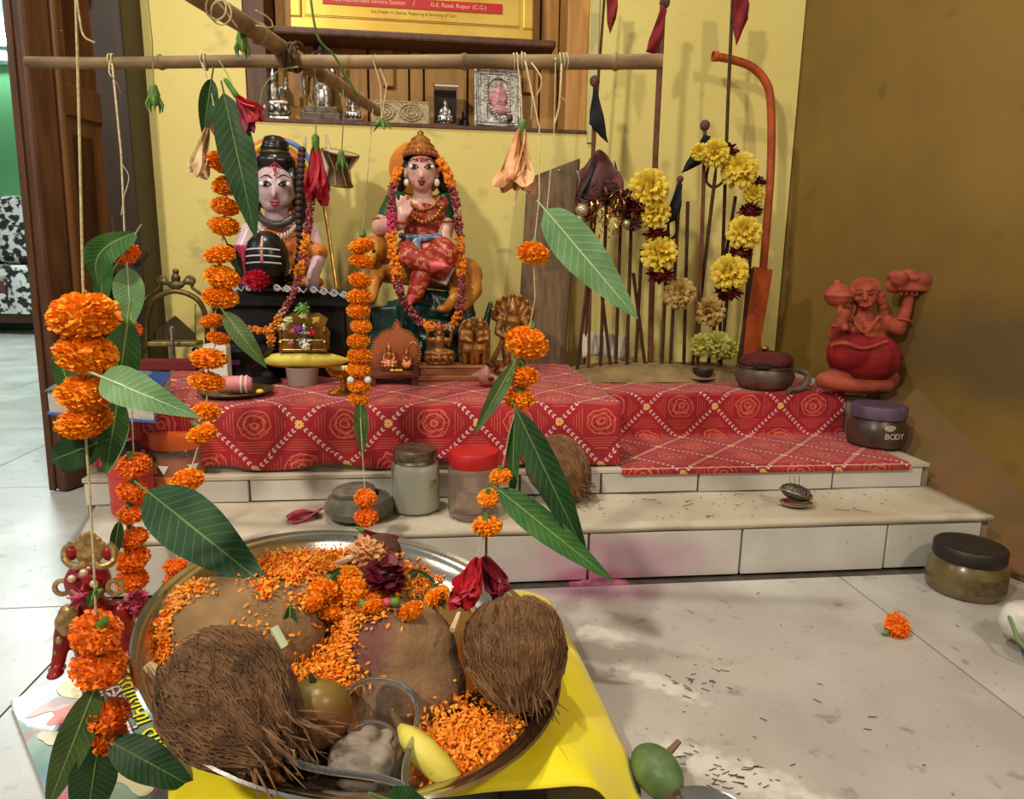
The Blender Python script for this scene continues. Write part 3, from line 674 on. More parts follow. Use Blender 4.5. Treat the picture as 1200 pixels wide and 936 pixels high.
# round dark stand in front
c = V((S(290, 410, -.0).x+.022, 1.472, ZB+.0045))
dk = thing('stone_stand', 'polished black round stone stand in front of the left statue', 'stand', c)
MB().lathe([(0, 0), (.090, 0), (.098, .006), (.092, .014), (.072, .022), (.066, .040), (.074, .056), (.088, .064), (.092, .072), (.086, .078), (.03, .076), (0, .074)], c, 36, None, .92, .56).build('body', mat('black_stone', (30, 30, 34), .18, 0, (16, 16, 18), 20), dk)
MB().box(c+V((.012, -.041, .05)), (.016, .004, .010), R3(8, 0, 0)).build('purple_mark', mat('purple_paint', (126, 50, 120), .5), dk)

# ---------------- trident with hourglass drum
tr = thing('trident', 'thin brass trident standing beside the left statue', 'trident', S(394, 336, .10))
T = lambda x, y, d=.10: S(x, y, d)
MB().tube([T(394, 336, .08), T(386, 280), T(376, 215), T(372, 190)], .0042, 8).build('pole', M_BRASS, tr)
mb = MB(); mb.tube(spline([T(358, 160), T(357, 185), T(366, 205), T(376, 208), T(386, 200), T(386, 180), T(382, 158)], 6), [.003+.004*math.sin(PI*i/36) for i in range(37)], 8); mb.tube([T(374, 206), T(371, 175), T(369, 146)], [.006, .0065, .001], 8)
mb.build('prongs', mat('pale_brass', (206, 196, 160), .4, .3, (170, 150, 104), 60), tr)
mb = MB().tube(spline([T(378, 180, .09), T(384, 205, .09), T(380, 222, .09), T(370, 232, .09)], 6), [.002+.007*math.sin(PI*i/18)+.001 for i in range(19)], 8, flat=.5); mb.build('white_crescent', M_WHITE, tr)
dm = thing('hourglass_drum', 'small brown hourglass drum with cream skin tied to the trident', 'drum', T(397, 200, .09))
Rm = R3(14, 10, 0); c = T(397, 197, .09)
MB().lathe([(21*K, 18*K), (20*K, 15*K), (16*K, 8*K), (12*K, 0), (14*K, -9*K), (18*K, -17*K), (18.5*K, -19*K), (0, -19*K)], c, 28, Rm).build('drum_shell', mat('drum_wood', (96, 62, 34), .5, 0, (60, 36, 20), 30), dm)
MB().lathe([(0, 18.6*K), (20*K, 18.4*K), (21*K, 17.6*K), (21.5*K, 16*K)], c, 28, Rm).build('drum_skin', mat('drum_skin', (204, 186, 146), .7, 0, (180, 156, 112), 30), dm)
MB().ring(c+Rm @ V((0, 0, 17.5*K)), 21.4*K, .0028, 28, 8, Rm @ V((0, 0, 1))).ring(c+Rm @ V((0, 0, -18*K)), 18.6*K, .0026, 28, 8, Rm @ V((0, 0, 1))).build('hoop', M_DBRASS, dm)
mb = MB()
for i in range(9):
    a = 2*PI*i/9; mb.tube([c+Rm @ V((21.6*K*math.cos(a), 21.6*K*math.sin(a), 16*K)), c+Rm @ V((13*K*math.cos(a+.3), 13*K*math.sin(a+.3), 0)), c+Rm @ V((18.8*K*math.cos(a+.6), 18.8*K*math.sin(a+.6), -17*K))], .0012, 5)
mb.build('lacing', mat('drum_cord', (176, 150, 104), .8), dm)

# ---------------- seated goddess on a lion and green rock
YG = 1.70
def G(px, py, dy=0): return aty(px, py, YG+dy)
gd = thing('goddess_statue', 'painted goddess statue in red sari and gold crown seated on a lion over green rock', 'statue', (-.03, YG, ZB+.003))
mb = MB()
mb.ell(G(494, 201, -.03), (17*K, 18*K, 21*K), 18, 12); mb.ell(G(494, 216, -.037), (10.5*K, 12*K, 9*K)); mb.ell(G(486, 209, -.043), (7*K, 7*K, 8*K)); mb.ell(G(502, 209, -.043), (7*K, 7*K, 8*K))
mb.cap(G(494, 197, -.063), 1.1*K, G(494, 207, -.066), 2.0*K, 8); mb.ell(G(476, 203, -.02), (3*K, 4*K, 7*K)); mb.ell(G(512, 203, -.02), (3*K, 4*K, 7*K))
mb.cap(G(495, 218, -.02), 10*K, G(496, 236, -.012), 13*K); mb.ell(G(496, 240, -.01), (30*K, 15*K, 9*K))
mb.chain([G(458, 250, -.005), G(446, 266, -.03), G(468, 262, -.07), G(472, 252, -.08)], [11*K, 11*K, 8*K, 6*K]); mb.chain([G(527, 252, 0), G(520, 280, -.03), G(530, 300, -.06)], [10*K, 8.5*K, 6.5*K]); mb.ell(G(531, 305, -.064), (6*K, 6*K, 8*K))
mb.ell(G(472, 248, -.082), (7.5*K, 3.6*K, 8*K))
for i, (x, l) in enumerate(((466, 12), (470.5, 15), (475, 14.5), (479, 11.5))): mb.cap(G(x+.4, 244, -.083), 2.1*K, G(x+(i-1.5)*1.2, 244-l, -.084), 1.5*K, 8)
mb.cap(G(478, 252, -.083), 2.2*K, G(483, 244, -.085), 1.6*K, 8)
mb.blob('body', M_SKIN, gd, .0030, 3)
face(gd, G, 494, 198, 1.0, -.0665, (110, 24, 40))
MB().ell(G(494, 187, -.0625), (2.2*K, .002, 3*K)).tube([G(485, 187, -.060), G(494, 184.5, -.062), G(503, 187, -.060)], .0013, 6).build('forehead_mark', mat('red_mark', (176, 44, 60), .5), gd)
mb = MB(); mb.ell(G(494, 196, .0), (23*K, 17*K, 22*K)); mb.chain([G(477, 200, -.005), G(466, 222, .01), G(462, 236, .02)], [9*K, 8*K, 5*K]); mb.chain([G(511, 200, -.005), G(524, 225, .01), G(520, 270, .03)], [9*K, 9*K, 7*K]); mb.blob('hair', m_hair, gd, .0036, 3)
m_goldp = mat('gold_statue_paint', (196, 136, 58), .35, .45, (140, 84, 34), 90, bump=.4, bscale=350)
cr = MB(); cr.lathe([(20.5*K, 0), (21.5*K, 3*K), (20*K, 6*K), (20.5*K, 8*K), (16*K, 13*K), (16.5*K, 15*K), (11*K, 20*K), (11.5*K, 22*K), (7*K, 26*K), (3.5*K, 28*K), (4*K, 31*K), (0, 34*K)], G(493, 187, -.018), 26, R3(-8, 0, 0))
crown = cr.build('crown', m_goldp, gd)
mb = MB()
for i in range(9):
    a = math.radians(-90-60+15*i); mb.ell(G(493, 187, -.018)+V((21.5*K*math.cos(a), 21.5*K*math.sin(a), 4*K+.004*math.cos((i-4)*.4))), (2.2*K, 1.5*K, 3.4*K), 8, 6)
mb.build('crown_jewel', mat('crown_red', (150, 60, 40), .35), crown)
for x in (476, 512): MB().ell(G(x, 214, -.04), (3.4*K, 3.4*K, 4.4*K)).build('earring', mat('pearl', (224, 214, 204), .25), gd)
MB().lathe([(0, -.005), (31*K, -.005), (33*K, 0), (31*K, .005), (0, .005)], G(488, 198, .055), 36, R3(90, 0, 0)).build('halo', mat('goddess_halo', (222, 140, 36), .45, 0, (206, 110, 24), 14), gd)
m_sari = mat('red_sari_paint', (150, 42, 36), .4, 0, (198, 118, 78), 90, lo=.52, hi=.60, detail=2)
mb = MB(); mb.ell(G(496, 252, -.012), (29*K, 18*K, 20*K)); mb.ell(G(494, 270, -.008), (22*K, 16*K, 20*K)); mb.cap(G(476, 242, -.01), 12*K, G(518, 240, -.008), 12*K)
mb.blob('blouse', m_sari, gd, .0034, 4)
mb = MB(); mb.ell(G(498, 294, -.02), (36*K, 24*K, 16*K))
mb.chain([G(478, 293, -.03), G(478, 300, -.10), G(510, 312, -.12)], [15*K, 14*K, 8*K]); mb.chain([G(514, 290, -.02), G(522, 298, -.085), G(516, 318, -.09)], [17*K, 16*K, 11*K]); mb.chain([G(500, 306, -.07), G(493, 325, -.095), G(486, 346, -.10)], [15*K, 12*K, 9.5*K])
mb.blob('sari_skirt', m_sari, gd, .0034, 4)
mb = MB(); mb.chain([G(463, 236, -.002), G(455, 252, -.015)], [12.5*K, 12.5*K]); mb.ell(G(468, 236, .005), (10*K, 14*K, 12*K)); mb.blob('sleeve', mat('green_sleeve', (28, 84, 56), .4, 0, (18, 62, 42), 40), gd, .0034, 2)
mb = MB(); mb.chain([G(521, 236, -.002), G(527, 254, -.004)], [12*K, 11.5*K]); mb.blob('sleeve', MATS['green_sleeve'], gd, .0034, 2)
for x, y, d in ((450, 258, -.022), (526, 261, -.012)): MB().ring(G(x, y, d), 12*K, .003, 20, 8, (.1, .1, 1)).build('arm_band', m_goldp, gd)
for x, y, d in ((469, 259, -.074), (528, 294, -.055)): MB().ring(G(x, y, d), 8*K, .0025, 18, 8, (.2, -.2, 1)).build('bangle', mat('red_bangle', (170, 60, 40), .3), gd)
mb = MB()
for p in along(spline([G(478, 233, -.035), G(486, 242, -.046), G(496, 246, -.05), G(508, 241, -.045), G(515, 231, -.034)], 6), 0, 1, 3.4*K): mb.ell(p, 2.0*K, 8, 6)
for p in along(spline([G(474, 240, -.035), G(484, 254, -.05), G(497, 260, -.054), G(511, 253, -.048), G(520, 240, -.033)], 6), 0, 1, 4.4*K): mb.ell(p, 2.4*K, 8, 6)
mb.build('necklace', m_goldp, gd)
m_bl = mat('blue_sash_paint', (86, 112, 150), .4, 0, (170, 176, 180), 120, lo=.5, hi=.62)
mb = MB(); mb.tube([G(470, 276, -.035), G(482, 278, -.05), G(495, 279, -.052), G(508, 278, -.047), G(518, 274, -.03)], [6*K, 6.5*K, 7*K, 6.5*K, 5*K], 8, flat=.6); mb.tube([G(489, 278, -.062), G(487, 292, -.08), G(486, 302, -.105)], [4*K, 6*K, 5*K], 8, flat=.35, up=(0, 1, 0)); mb.build('sash', m_bl, gd)
mf = mat('painted_red_foot', (206, 84, 84), .35)
for a, b, c2 in ((G(508, 311, -.125), G(520, 312, -.135), 1), (G(485, 346, -.10), G(479, 354, -.125), 0)):
    mb = MB(); mb.cap(a, 6*K, b, 5*K); dd = (b-a).normalized(); sx_ = dd.cross(V((0, 0, 1))).normalized()
    for i in range(4): mb.cap(b+sx_*((i-1.5)*2.4*K), 1.8*K, b+sx_*((i-1.5)*2.6*K)+dd*(6-abs(i-1))*K, 1.4*K, 6)
    mb.blob('foot', mf, gd, .0024, 1)
MB().tube([G(498, 322, -.07), G(522, 331, -.08), G(530, 312, -.07)], [7*K, 8*K, 6*K], 10, flat=.6).build('white_cloth', mat('sash_white', (196, 196, 190), .5, 0, (130, 140, 160), 60), gd)
# lion
m_li = mat('lion_paint', (204, 146, 56), .4, 0, (176, 104, 40), 18)
mb = MB(); mb.cap(G(452, 312, .0), 20*K, G(545, 322, .01), 22*K); mb.ell(G(440, 292, -.035), (15*K, 18*K, 16*K)); mb.ell(G(433, 302, -.06), (9*K, 10*K, 8*K)); mb.ell(G(430, 280, -.03), (4*K, 3*K, 5*K)); mb.ell(G(448, 279, -.03), (4*K, 3*K, 5*K))
mb.chain([G(446, 314, -.02), G(438, 334, -.06), G(436, 350, -.08)], [11*K, 8*K, 6*K]); mb.ell(G(434, 352, -.09), (7*K, 10*K, 5*K))
mb.chain([G(548, 318, -.01), G(556, 340, -.04), G(545, 358, -.075)], [16*K, 10*K, 6.5*K]); mb.ell(G(540, 361, -.09), (7*K, 10*K, 5*K)); mb.chain([G(535, 330, -.04), G(533, 348, -.08), G(524, 360, -.10)], [11*K, 7*K, 6*K]); mb.ell(G(518, 362, -.11), (7*K, 9*K, 4.5*K))
mb.blob('lion', m_li, gd, .0036, 3)
mb = MB(); mb.ell(G(442, 296, -.022), (18*K, 13*K, 20*K)); mb.ell(G(452, 304, -.01), (13*K, 16*K, 17*K)); mb.blob('lion_mane', mat('mane_brown', (128, 70, 30), .5, 0, (92, 46, 20), 40, bump=.6), gd, .004, 1)
mb = MB()
for x in (428, 438): mb.ell(G(x, 294, -.082), (2*K, .003, 2.4*K), 8, 6)
mb.ell(G(432, 303, -.082), (3.4*K, .004, 2*K), 8, 6); mb.build('lion_face', mat('paint_black', (18, 14, 14), .4), gd)
# green rock
m_rock = mat('green_rock_paint', (22, 62, 54), .3, 0, (14, 42, 38), 18, bump=.3, bscale=60)
mb = MB(); zb = ZB+.004; rd = random.Random(5)
rc = G(506, 412); zt = G(506, 340, -.02).z
for i in range(34):
    h = i/33; w = (70-26*h)*K; a = rd.uniform(0, 6.28); z = zb+.02+(zt-zb-.045)*h
    R_ = R3(rd.uniform(-18, 18), rd.uniform(-18, 18), rd.uniform(0, 90)); q = .62 if h < .9 else .3
    mb.box((rc.x+w*q*math.cos(a), YG-.01+.05*math.sin(a)*(1-.3*h), z), (rd.uniform(.05, .10), rd.uniform(.05, .09), rd.uniform(.03, .06)), R_)
mb.box((rc.x, YG-.01, (zb+zt)/2-.006), (128*K, .14, zt-zb-.03), None, .66); mb.box((rc.x, YG-.012, zb+.018), (136*K, .17, .035)); mb.box(G(452, 384, -.03), (44*K, .10, 52*K), None, .7); mb.box(G(571, 372, -.02), (10*K, .05, 40*K), R3(0, 12, 0), .5)
mb.blob('rock', m_rock, gd, .005, 2)

# garlands of small flowers on the statues
M_GM = mat('garland_maroon', (120, 22, 40), .6, 0, (190, 130, 120), 220, lo=.5, hi=.68)
M_GO = mat('garland_orange', (232, 142, 20), .6, 0, (216, 110, 14), 200)
M_GP = mat('garland_pale', (206, 176, 132), .6, 0, (150, 60, 60), 220)
M_GX = mat('garland_pink', (196, 64, 100), .6, 0, (170, 40, 80), 120)
def bead_garland(label, ctrl, segs, r, seed):
    pts = spline(ctrl, 8); root = thing('flower_garland', label, 'garland', pts[0], 'small flower garlands on the statues')
    thread(root, pts, .0009)
    for i, (a, b, m, k) in enumerate(segs):
        mb = beads(MB(), along(pts, a, b, r*.42), r*k*.80, 9, .78, seed+i, .46 if m is not M_GO else .40); mb.build('flower_cluster', m, root)
    return root
bead_garland('maroon and orange flower garland looped around the goddess statue',
    [G(466, 200, -.05), G(459, 230, -.075), G(459, 270, -.10), G(463, 310, -.12), G(470, 345, -.13), G(492, 377, -.13), G(512, 384, -.13), G(532, 380, -.12), G(541, 350, -.115), G(540, 310, -.085), G(538, 270, -.06), G(534, 235, -.05), G(522, 200, -.04), G(512, 186, -.03)],
    [(.0, .035, M_GO, 1.2), (.045, .12, M_GM, 1), (.125, .17, M_GX, 1.1), (.18, .25, M_GO, 1.25), (.26, .30, M_GO, 1.2), (.305, .44, M_GM, 1), (.445, .475, M_GO, 1.2), (.48, .52, M_GP, .9), (.53, .56, M_GO, 1.1), (.565, .665, M_GM, 1), (.67, .72, M_GO, 1.2), (.73, .77, M_GO, 1.15), (.78, .83, M_GM, 1), (.832, .85, M_GP, .9), (.855, .91, M_GM, 1), (.915, .99, M_GO, 1.25)], 7.5*K, 10)
bead_garland('long thin maroon and orange garland hanging down over the tiger skin statue',
    [S(370, 175, -.06), S(367, 215, -.09), S(363, 250, -.10), S(358, 285, -.11), S(352, 315, -.135), S(346, 338, -.15), S(336, 358, -.155), S(322, 380, -.15), S(313, 398, -.13)],
    [(.20, .42, M_GM, .85), (.43, .52, M_GO, 1.1), (.53, .57, M_GM, .9), (.575, .635, M_GO, 1.15), (.64, .80, M_GM, .85), (.81, .85, M_GP, .8), (.86, .99, M_GO, 1.0)], 7*K, 40)
bead_garland('short orange flower strand hanging beside the round black stand',
    [S(296, 384, -.16), S(306, 388, -.17), S(316, 386, -.17), S(318, 402, -.175)], [(.0, .42, M_GO, 1), (.5, .62, M_GO, 1.1), (.7, 1, M_GO, 1.1)], 6*K, 60)
# ================================================================== things on the shrine platform
ZT = ZB+.0045           # top of the cloth, left part
ZU = Z3+.0045           # top of the cloth, right part
def idol(mb, p, h, halo=0, lotus=True, wide=1.0, arms='lap', turn=0, n=10):
    """a small seated figure on a lotus, one body"""
    p = V(p); Rz = R3(0, 0, turn)
    def q(x, y, z): return p + Rz @ V((x*h*wide, y*h, z*h))
    if lotus:
        mb.lathe([(0, 0), (.24*h, 0), (.30*h, .03*h), (.25*h, .08*h), (.27*h, .11*h), (.34*h, .17*h), (.31*h, .20*h), (0, .20*h)], p, 18, None, wide, .75)
        for i in range(12):
            a = 2*PI*i/12; mb.ell(p+V((.31*h*wide*math.cos(a), .235*h*math.sin(a), .14*h)), (.055*h, .055*h, .08*h), 8, 6)
    z0 = .20 if lotus else 0.0
    mb.ell(q(0, -.02, z0+.09), (.20*h*wide, .15*h, .09*h), 12, 8)
    for s in (-1, 1):
        mb.chain([q(s*.10, 0, z0+.09), q(s*.27, -.10, z0+.07), q(s*.02, -.19, z0+.05)], [.085*h, .075*h, .05*h], n)
        if arms == 'lap': mb.chain([q(s*.15, 0, z0+.36), q(s*.22, -.04, z0+.22), q(s*.16, -.15, z0+.13)], [.055*h, .045*h, .038*h], n)
        elif arms == 'up':
            mb.chain([q(s*.15, 0, z0+.36), q(s*.22, -.03, z0+.24), q(s*.20, -.10, z0+.36)], [.055*h, .045*h, .04*h], n); mb.chain([q(s*.14, .02, z0+.37), q(s*.26, .02, z0+.34), q(s*.27, .0, z0+.50)], [.05*h, .042*h, .04*h], n); mb.ell(q(s*.27, 0, z0+.55), .05*h, 8, 6)
    mb.cap(q(0, 0, z0+.14), .125*h, q(0, 0, z0+.34), .14*h, n); mb.cap(q(0, 0, z0+.36), .05*h, q(0, -.01, z0+.44), .05*h, n)
    mb.ell(q(0, -.02, z0+.51), (.085*h, .09*h, .10*h), 12, 8); mb.cap(q(0, -.10, z0+.52), .016*h, q(0, -.115, z0+.49), .022*h, 6)
    mb.lathe([(.095*h, 0), (.10*h, .03*h), (.08*h, .08*h), (.05*h, .14*h), (.02*h, .20*h), (0, .22*h)], q(0, 0, z0+.56), 14)
    for s in (-1, 1): mb.ell(q(s*.095, 0, z0+.48), .028*h, 8, 6)
    if halo: mb.lathe([(0, -.012*h), (halo*h, -.012*h), (halo*h, .012*h), (0, .012*h)], q(0, .09, z0+.55), 22, R3(90, 0, 0))
    return mb
M_RESIN = mat('gold_resin', (176, 124, 62), .38, .5, (120, 76, 36), 130, bump=.3, bscale=500)

# base and three gold figurines
c = atz(528, 446, ZT)
ws = thing('figurine_base', 'carved light brown wooden base under the two small gold figurines', 'base', c)
MB().box(c+V((.005, .03, .006)), (.155, .068, .012)).build('plinth', mat('light_wood', (164, 112, 74), .5, 0, (140, 88, 54), 20, stretch=(1, 6, 6)), ws, smooth=False, bevel=.002)
MB().box(c+V((.005, .03, .020)), (.145, .060, .016)).build('body', MATS['light_wood'], ws, smooth=False, bevel=.003)
MB().box(c+V((.005, .03, .030)), (.152, .066, .005)).build('top_moulding', MATS['light_wood'], ws, smooth=False, bevel=.0015)
zt = c.z+.0328
p = V((aty(515, 420, c.y+.03).x, c.y+.03, zt)); g1 = thing('seated_figurine', 'small gold seated figurine on a lotus with tall pointed crown', 'figurine', p)
idol(MB(), p, .098, .0, True, 1.0, 'up').blob('body', M_RESIN, g1, .0016, 1)
MB().lathe([(.010, 0), (.011, .004), (.008, .010), (.004, .018), (0, .022)], p+V((0, 0, .076)), 14).build('crown_tip', mat('reddish_gold', (150, 70, 46), .45, .3), g1)
p = V((aty(556, 420, c.y+.03).x, c.y+.03, zt)); g2 = thing('couple_figurine', 'gold figurine of two embracing figures against an arched back', 'figurine', p)
mb = MB(); mb.prism([(-.034, 0), (.034, 0), (.036, .03), (.036, .075), (.028, .095), (0, .106), (-.028, .095), (-.036, .075), (-.036, .03)], .012, p+V((0, .016, 0)))
for s in (-1, 1):
    x = s*.014
    for l in (-1, 1): mb.chain([p+V((x+l*.008, -.004, .004)), p+V((x+l*.009, -.008, .03)), p+V((x+l*.006, -.004, .05))], [.006, .0065, .008], 8)
    mb.cap(p+V((x, -.004, .05)), .012, p+V((x*.9, -.004, .070)), .012, 10); mb.ell(p+V((x*.9, -.008, .086)), (.0085, .009, .010)); mb.ell(p+V((x*.9, -.006, .097)), (.007, .008, .007))
    mb.chain([p+V((x*1.9, -.006, .072)), p+V((x*2.1, -.012, .058)), p+V((x*.6, -.018, .054))], [.006, .005, .004], 8); mb.ell(p+V((x, -.008, .035)), (.014, .01, .012))
mb.blob('body', M_RESIN, g2, .0016, 1)
p = V((aty(600, 424, 1.60).x, 1.60, ZT)); g3 = thing('standing_figurine', 'gold standing figurine with a fan of serpent heads behind the head', 'figurine', p)
mb = MB(); hz = aty(600, 349, 1.60).z-p.z; mb.lathe([(0, 0), (.042, 0), (.044, .008), (.036, .016), (0, .016)], p, 20, None, 1, .7)
for s in (-1, 1):
    mb.chain([p+V((s*.012, -.01, .018)), p+V((s*.015, -.012, .05)), p+V((s*.012, 0, .085))], [.010, .011, .015], 10)
    mb.chain([p+V((s*.028, 0, hz*.72)), p+V((s*.036, -.008, hz*.55)), p+V((s*.022, -.022, hz*.50))], [.010, .008, .007], 8); mb.chain([p+V((s*.028, .002, hz*.72)), p+V((s*.044, .0, hz*.74)), p+V((s*.046, -.004, hz*.84))], [.008, .007, .007], 8)
mb.chain([p+V((-.034, -.012, .02)), p+V((-.046, -.014, .035)), p+V((-.036, -.016, .055)), p+V((-.014, -.018, hz*.6))], [.006, .007, .006, .005], 8)
mb.cap(p+V((0, 0, .08)), .019, p+V((0, 0, hz*.70)), .022, 10); mb.ell(p+V((0, -.006, hz*.83)), (.014, .015, .017)); mb.cap(p+V((0, -.002, hz*.89)), .013, p+V((0, 0, hz*.97)), .006, 10)
for i in range(7):
    a = math.radians(-75+25*i); mb.chain([p+V((.012*math.sin(a), .012, hz*.72)), p+V((.040*math.sin(a), .014, hz*.80+.034*math.cos(a))), p+V((.044*math.sin(a), .004, hz*.80+.042*math.cos(a)))], [.009, .010, .006], 8)
mb.blob('body', M_RESIN, g3, .0018, 1)
p = atz(567, 453, ZT)+V((0, .0, .022)); sh = thing('conch_shell', 'pinkish conch shell lying below the gold figurines', 'shell', p-V((0, 0, .022)))
mb = MB()
for i in range(26):
    t = i/25; a = t*3.4*2*PI; r = .004+.017*t; mb.ell(p+V((-.020+.026*t+.0*r, -.3*r*math.cos(a)*.4, .3*r*math.sin(a)*.5)), (.009, r, r), 12, 8)
mb.cap(p+V((.006, -.004, -.004)), .015, p+V((.040, .002, -.012)), .005); mb.blob('body', mat('conch_pink', (196, 148, 128), .35, 0, (176, 108, 100), 60, bump=.2), sh, .0020, 1)
MB().ell(p+V((.014, -.019, -.002)), (.006, .004, .005)).build('mouth', mat('shell_shadow', (74, 36, 32), .6), sh)

# copper leaf backed pair of figures on a red wooden stool
c = atz(462, 450, ZT)
sl = thing('low_stool', 'low red brown wooden stool under the copper plaque', 'stool', c)
m_rw = mat('red_brown_wood', (112, 52, 36), .5, 0, (84, 36, 24), 14, stretch=(1, 5, 5))
MB().box(c+V((0, .02, .020)), (.105, .085, .010)).build('top', m_rw, sl, smooth=False, bevel=.002)
for x in (-.044, .044):
    for y in (-.015, .055): MB().box(c+V((x, y, .0075)), (.014, .012, .015)).build('foot', m_rw, sl, smooth=False, bevel=.001)
MB().box(c+V((.046, .02, .035)), (.010, .08, .022)).build('side_rail', m_rw, sl, smooth=False, bevel=.002)
pz = c+V((0, .035, .0255)); pq = thing('copper_plaque', 'copper leaf shaped plaque with beaded edge and two tiny seated figures', 'plaque', pz)
out = [(-.050, 0), (.050, 0), (.056, .03), (.050, .058), (.034, .078), (.016, .086), (.004, .106), (-.006, .088), (-.028, .080), (-.046, .062), (-.056, .03)]
MB().prism(out, .004, pz+V((0, .03, 0)), (1, 0, 0), (0, .12, 1)).build('leaf_back', mat('copper_sheet', (172, 96, 56), .42, .5, (150, 76, 44), 20), pq, smooth=False)
mb = MB(); pp = [pz+V((x, .026+.12*z, z)) for x, z in out[1:]+out[:1]]
for p in along(pp, 0, 1, .0062): mb.ell(p, .0026, 6, 5)
mb.build('beaded_edge', M_BRASS, pq)
idol(MB(), pz+V((-.012, 0, 0)), .062, 0, True, .9).blob('figure', M_COPPER, pq, .0014, 1)
idol(MB(), pz+V((.026, .004, 0)), .046, 0, True, .8).blob('figure', M_COPPER, pq, .0013, 1)
mb = MB().tube([pz+V((.040+.012*math.cos(a), 0, .03+.03*math.sin(a))) for a in [PI*i/12 for i in range(13)]], .003, 6); mb.build('little_arch', M_COPPER, pq)
for i, dx in enumerate((-.004, .006, .014)):
    MB().ell(pz+V((dx, -.034, .004)), (.005, .005, .003)).build('yellow_petal', mat('yellow_petal', (232, 196, 50), .6), pq)

# tumbler, banana, brass swing idol, lamp
c = atz(353, 452, ZT)+V((0, .02, 0))
tg = thing('glass_tumbler', 'short clear tumbler carrying the banana', 'tumbler', c)
M_GLASS = mat('clear_glass', (240, 244, 242), .03, 0, trans=1, ior=1.45)
M_PLGL = mat('cloudy_plastic', (226, 222, 212), .18, 0, trans=.85, ior=1.2)
MB().lathe([(0, 0), (.030, 0), (.034, .038), (.0325, .038), (.0288, .004), (0, .004)], c, 26).build('cup', mat('frosted_cup', (196, 176, 170), .3, 0, trans=.5, ior=1.2), tg)
bz = c.z+.0382
bn = thing('banana', 'pale yellow banana lying across the tumbler', 'banana', c+V((0, 0, .038)))
M_BAN = mat('banana_skin', (216, 204, 92), .5, 0, (204, 184, 70), 20); stain(M_BAN, (90, 70, 30), 60, .70, .78, 1.0)
bp_ = [c+V((x, -.008+.02*(x/.1)**2, .052+.000-.35*x*x)) for x in (-.092, -.082, -.06, -.03, 0, .03, .06, .082, .095)]
MB().tube(bp_, [.003, .007, .0135, .0165, .0175, .0170, .0145, .0085, .003], 6).build('skin', M_BAN, bn, ang=70)
MB().cap(bp_[-1], .003, bp_[-1]+V((.012, .004, -.003)), .0035).build('tip', mat('banana_tip', (90, 70, 36), .8), bn)
c = c+V((.006, .002, .070)); sw = thing('brass_throne', 'tiny brass throne with flower decked idol above the banana', 'throne', c)
MB().box(c+V((0, .006, .003)), (.096, .05, .006)).build('seat', M_BRASS, sw, smooth=False, bevel=.001)
mb = MB(); mb.prism([(-.046, 0), (.046, 0), (.050, .03), (.040, .045), (.046, .06), (.026, .072), (.012, .070), (0, .092), (-.012, .070), (-.026, .072), (-.046, .06), (-.040, .045), (-.050, .03)], .004, c+V((0, .032, .006))); mb.build('back', M_BRASS, sw, smooth=False)
for s in (-1, 1):
    mb = MB(); mb.lathe([(0, 0), (.005, 0), (.004, .008), (.006, .014), (.003, .02), (.005, .034), (.007, .038), (.003, .044), (0, .05)], c+V((s*.044, -.016, .006)), 12); mb.build('post', M_BRASS, sw)
    MB().box(c+V((s*.030, -.018, .016)), (.024, .003, .020)).build('side_panel', M_BRASS, sw, smooth=False, bevel=.001)
idol(MB(), c+V((0, .006, .006)), .055, 0, True, 1, 'up').blob('idol', M_SILVER, sw, .0013, 1)
for i, (dx, dz, r, m) in enumerate(((-.002, .088, .016, 'gp'), (.0, .074, .011, 'w'), (-.026, .066, .010, 'w'), (-.036, .054, .011, 'w'), (.030, .066, .010, 'y'), (-.006, .048, .012, 'v'), (.022, .040, .010, 'r'), (-.016, .044, .010, 'k'), (.006, .012, .012, 'w'), (-.022, .02, .008, 'k'))):
    cm = {'gp': ('petal_green', (110, 160, 80)), 'w': ('petal_cream', (224, 214, 170)), 'y': ('petal_yellow', (222, 190, 90)), 'v': ('petal_violet', (150, 70, 150)), 'r': ('petal_red', (190, 30, 44)), 'k': ('petal_pink', (206, 120, 130))}[m]
    pompon(sw, c+V((dx, -.024 if dz < .07 else .004, dz)), r, mat(cm[0], cm[1], .6), i, 40, 'bloom', .8, .22)
c = atz(402, 462, ZT)+V((0, .014, 0)); lm = thing('brass_lamp', 'small footed brass oil lamp in front of the copper plaque', 'oil lamp', c)
MB().lathe([(0, 0), (.030, 0), (.031, .003), (.020, .007), (.007, .012), (.006, .022), (.010, .028), (.024, .034), (.032, .046), (.033, .050), (.031, .050), (.020, .038), (0, .034)], c, 30).build('body', M_BRASS, lm)
MB().cap(c+V((0, -.002, .036)), .003, c+V((.004, -.012, .055)), .0015).build('wick', M_WHITE, lm)

# plate with pink packet, white box, dark pouch
c = atz(272, 466, ZT)+V((0, .03, 0)); pl = thing('small_plate', 'small tarnished brass plate with offerings near the cloth edge', 'plate', c)
MB().lathe([(0, 0), (.05, 0), (.064, .006), (.069, .010), (.068, .0115), (.05, .0025), (0, .002)], c, 32).build('dish', M_DBRASS, pl)
MB().ell(c+V((.046, -.01, .008)), (.007, .006, .005)).build('yellow_crumb', mat('yellow_petal', (232, 196, 50), .6), pl)
p = c+V((.006, -.006, .0045)); pk = thing('pink_packet', 'rolled pink cloth packet with white bands on the small plate', 'packet', p)
a, b = p+V((-.04, -.004, .0175)), p+V((.024, .004, .0165)); MB().tube([a, a.lerp(b, .1), a.lerp(b, .9), b], [.010, .0165, .0165, .012], 14).build('roll', mat('pink_cloth', (214, 138, 140), .6, 0, (196, 110, 116), 40), pk)
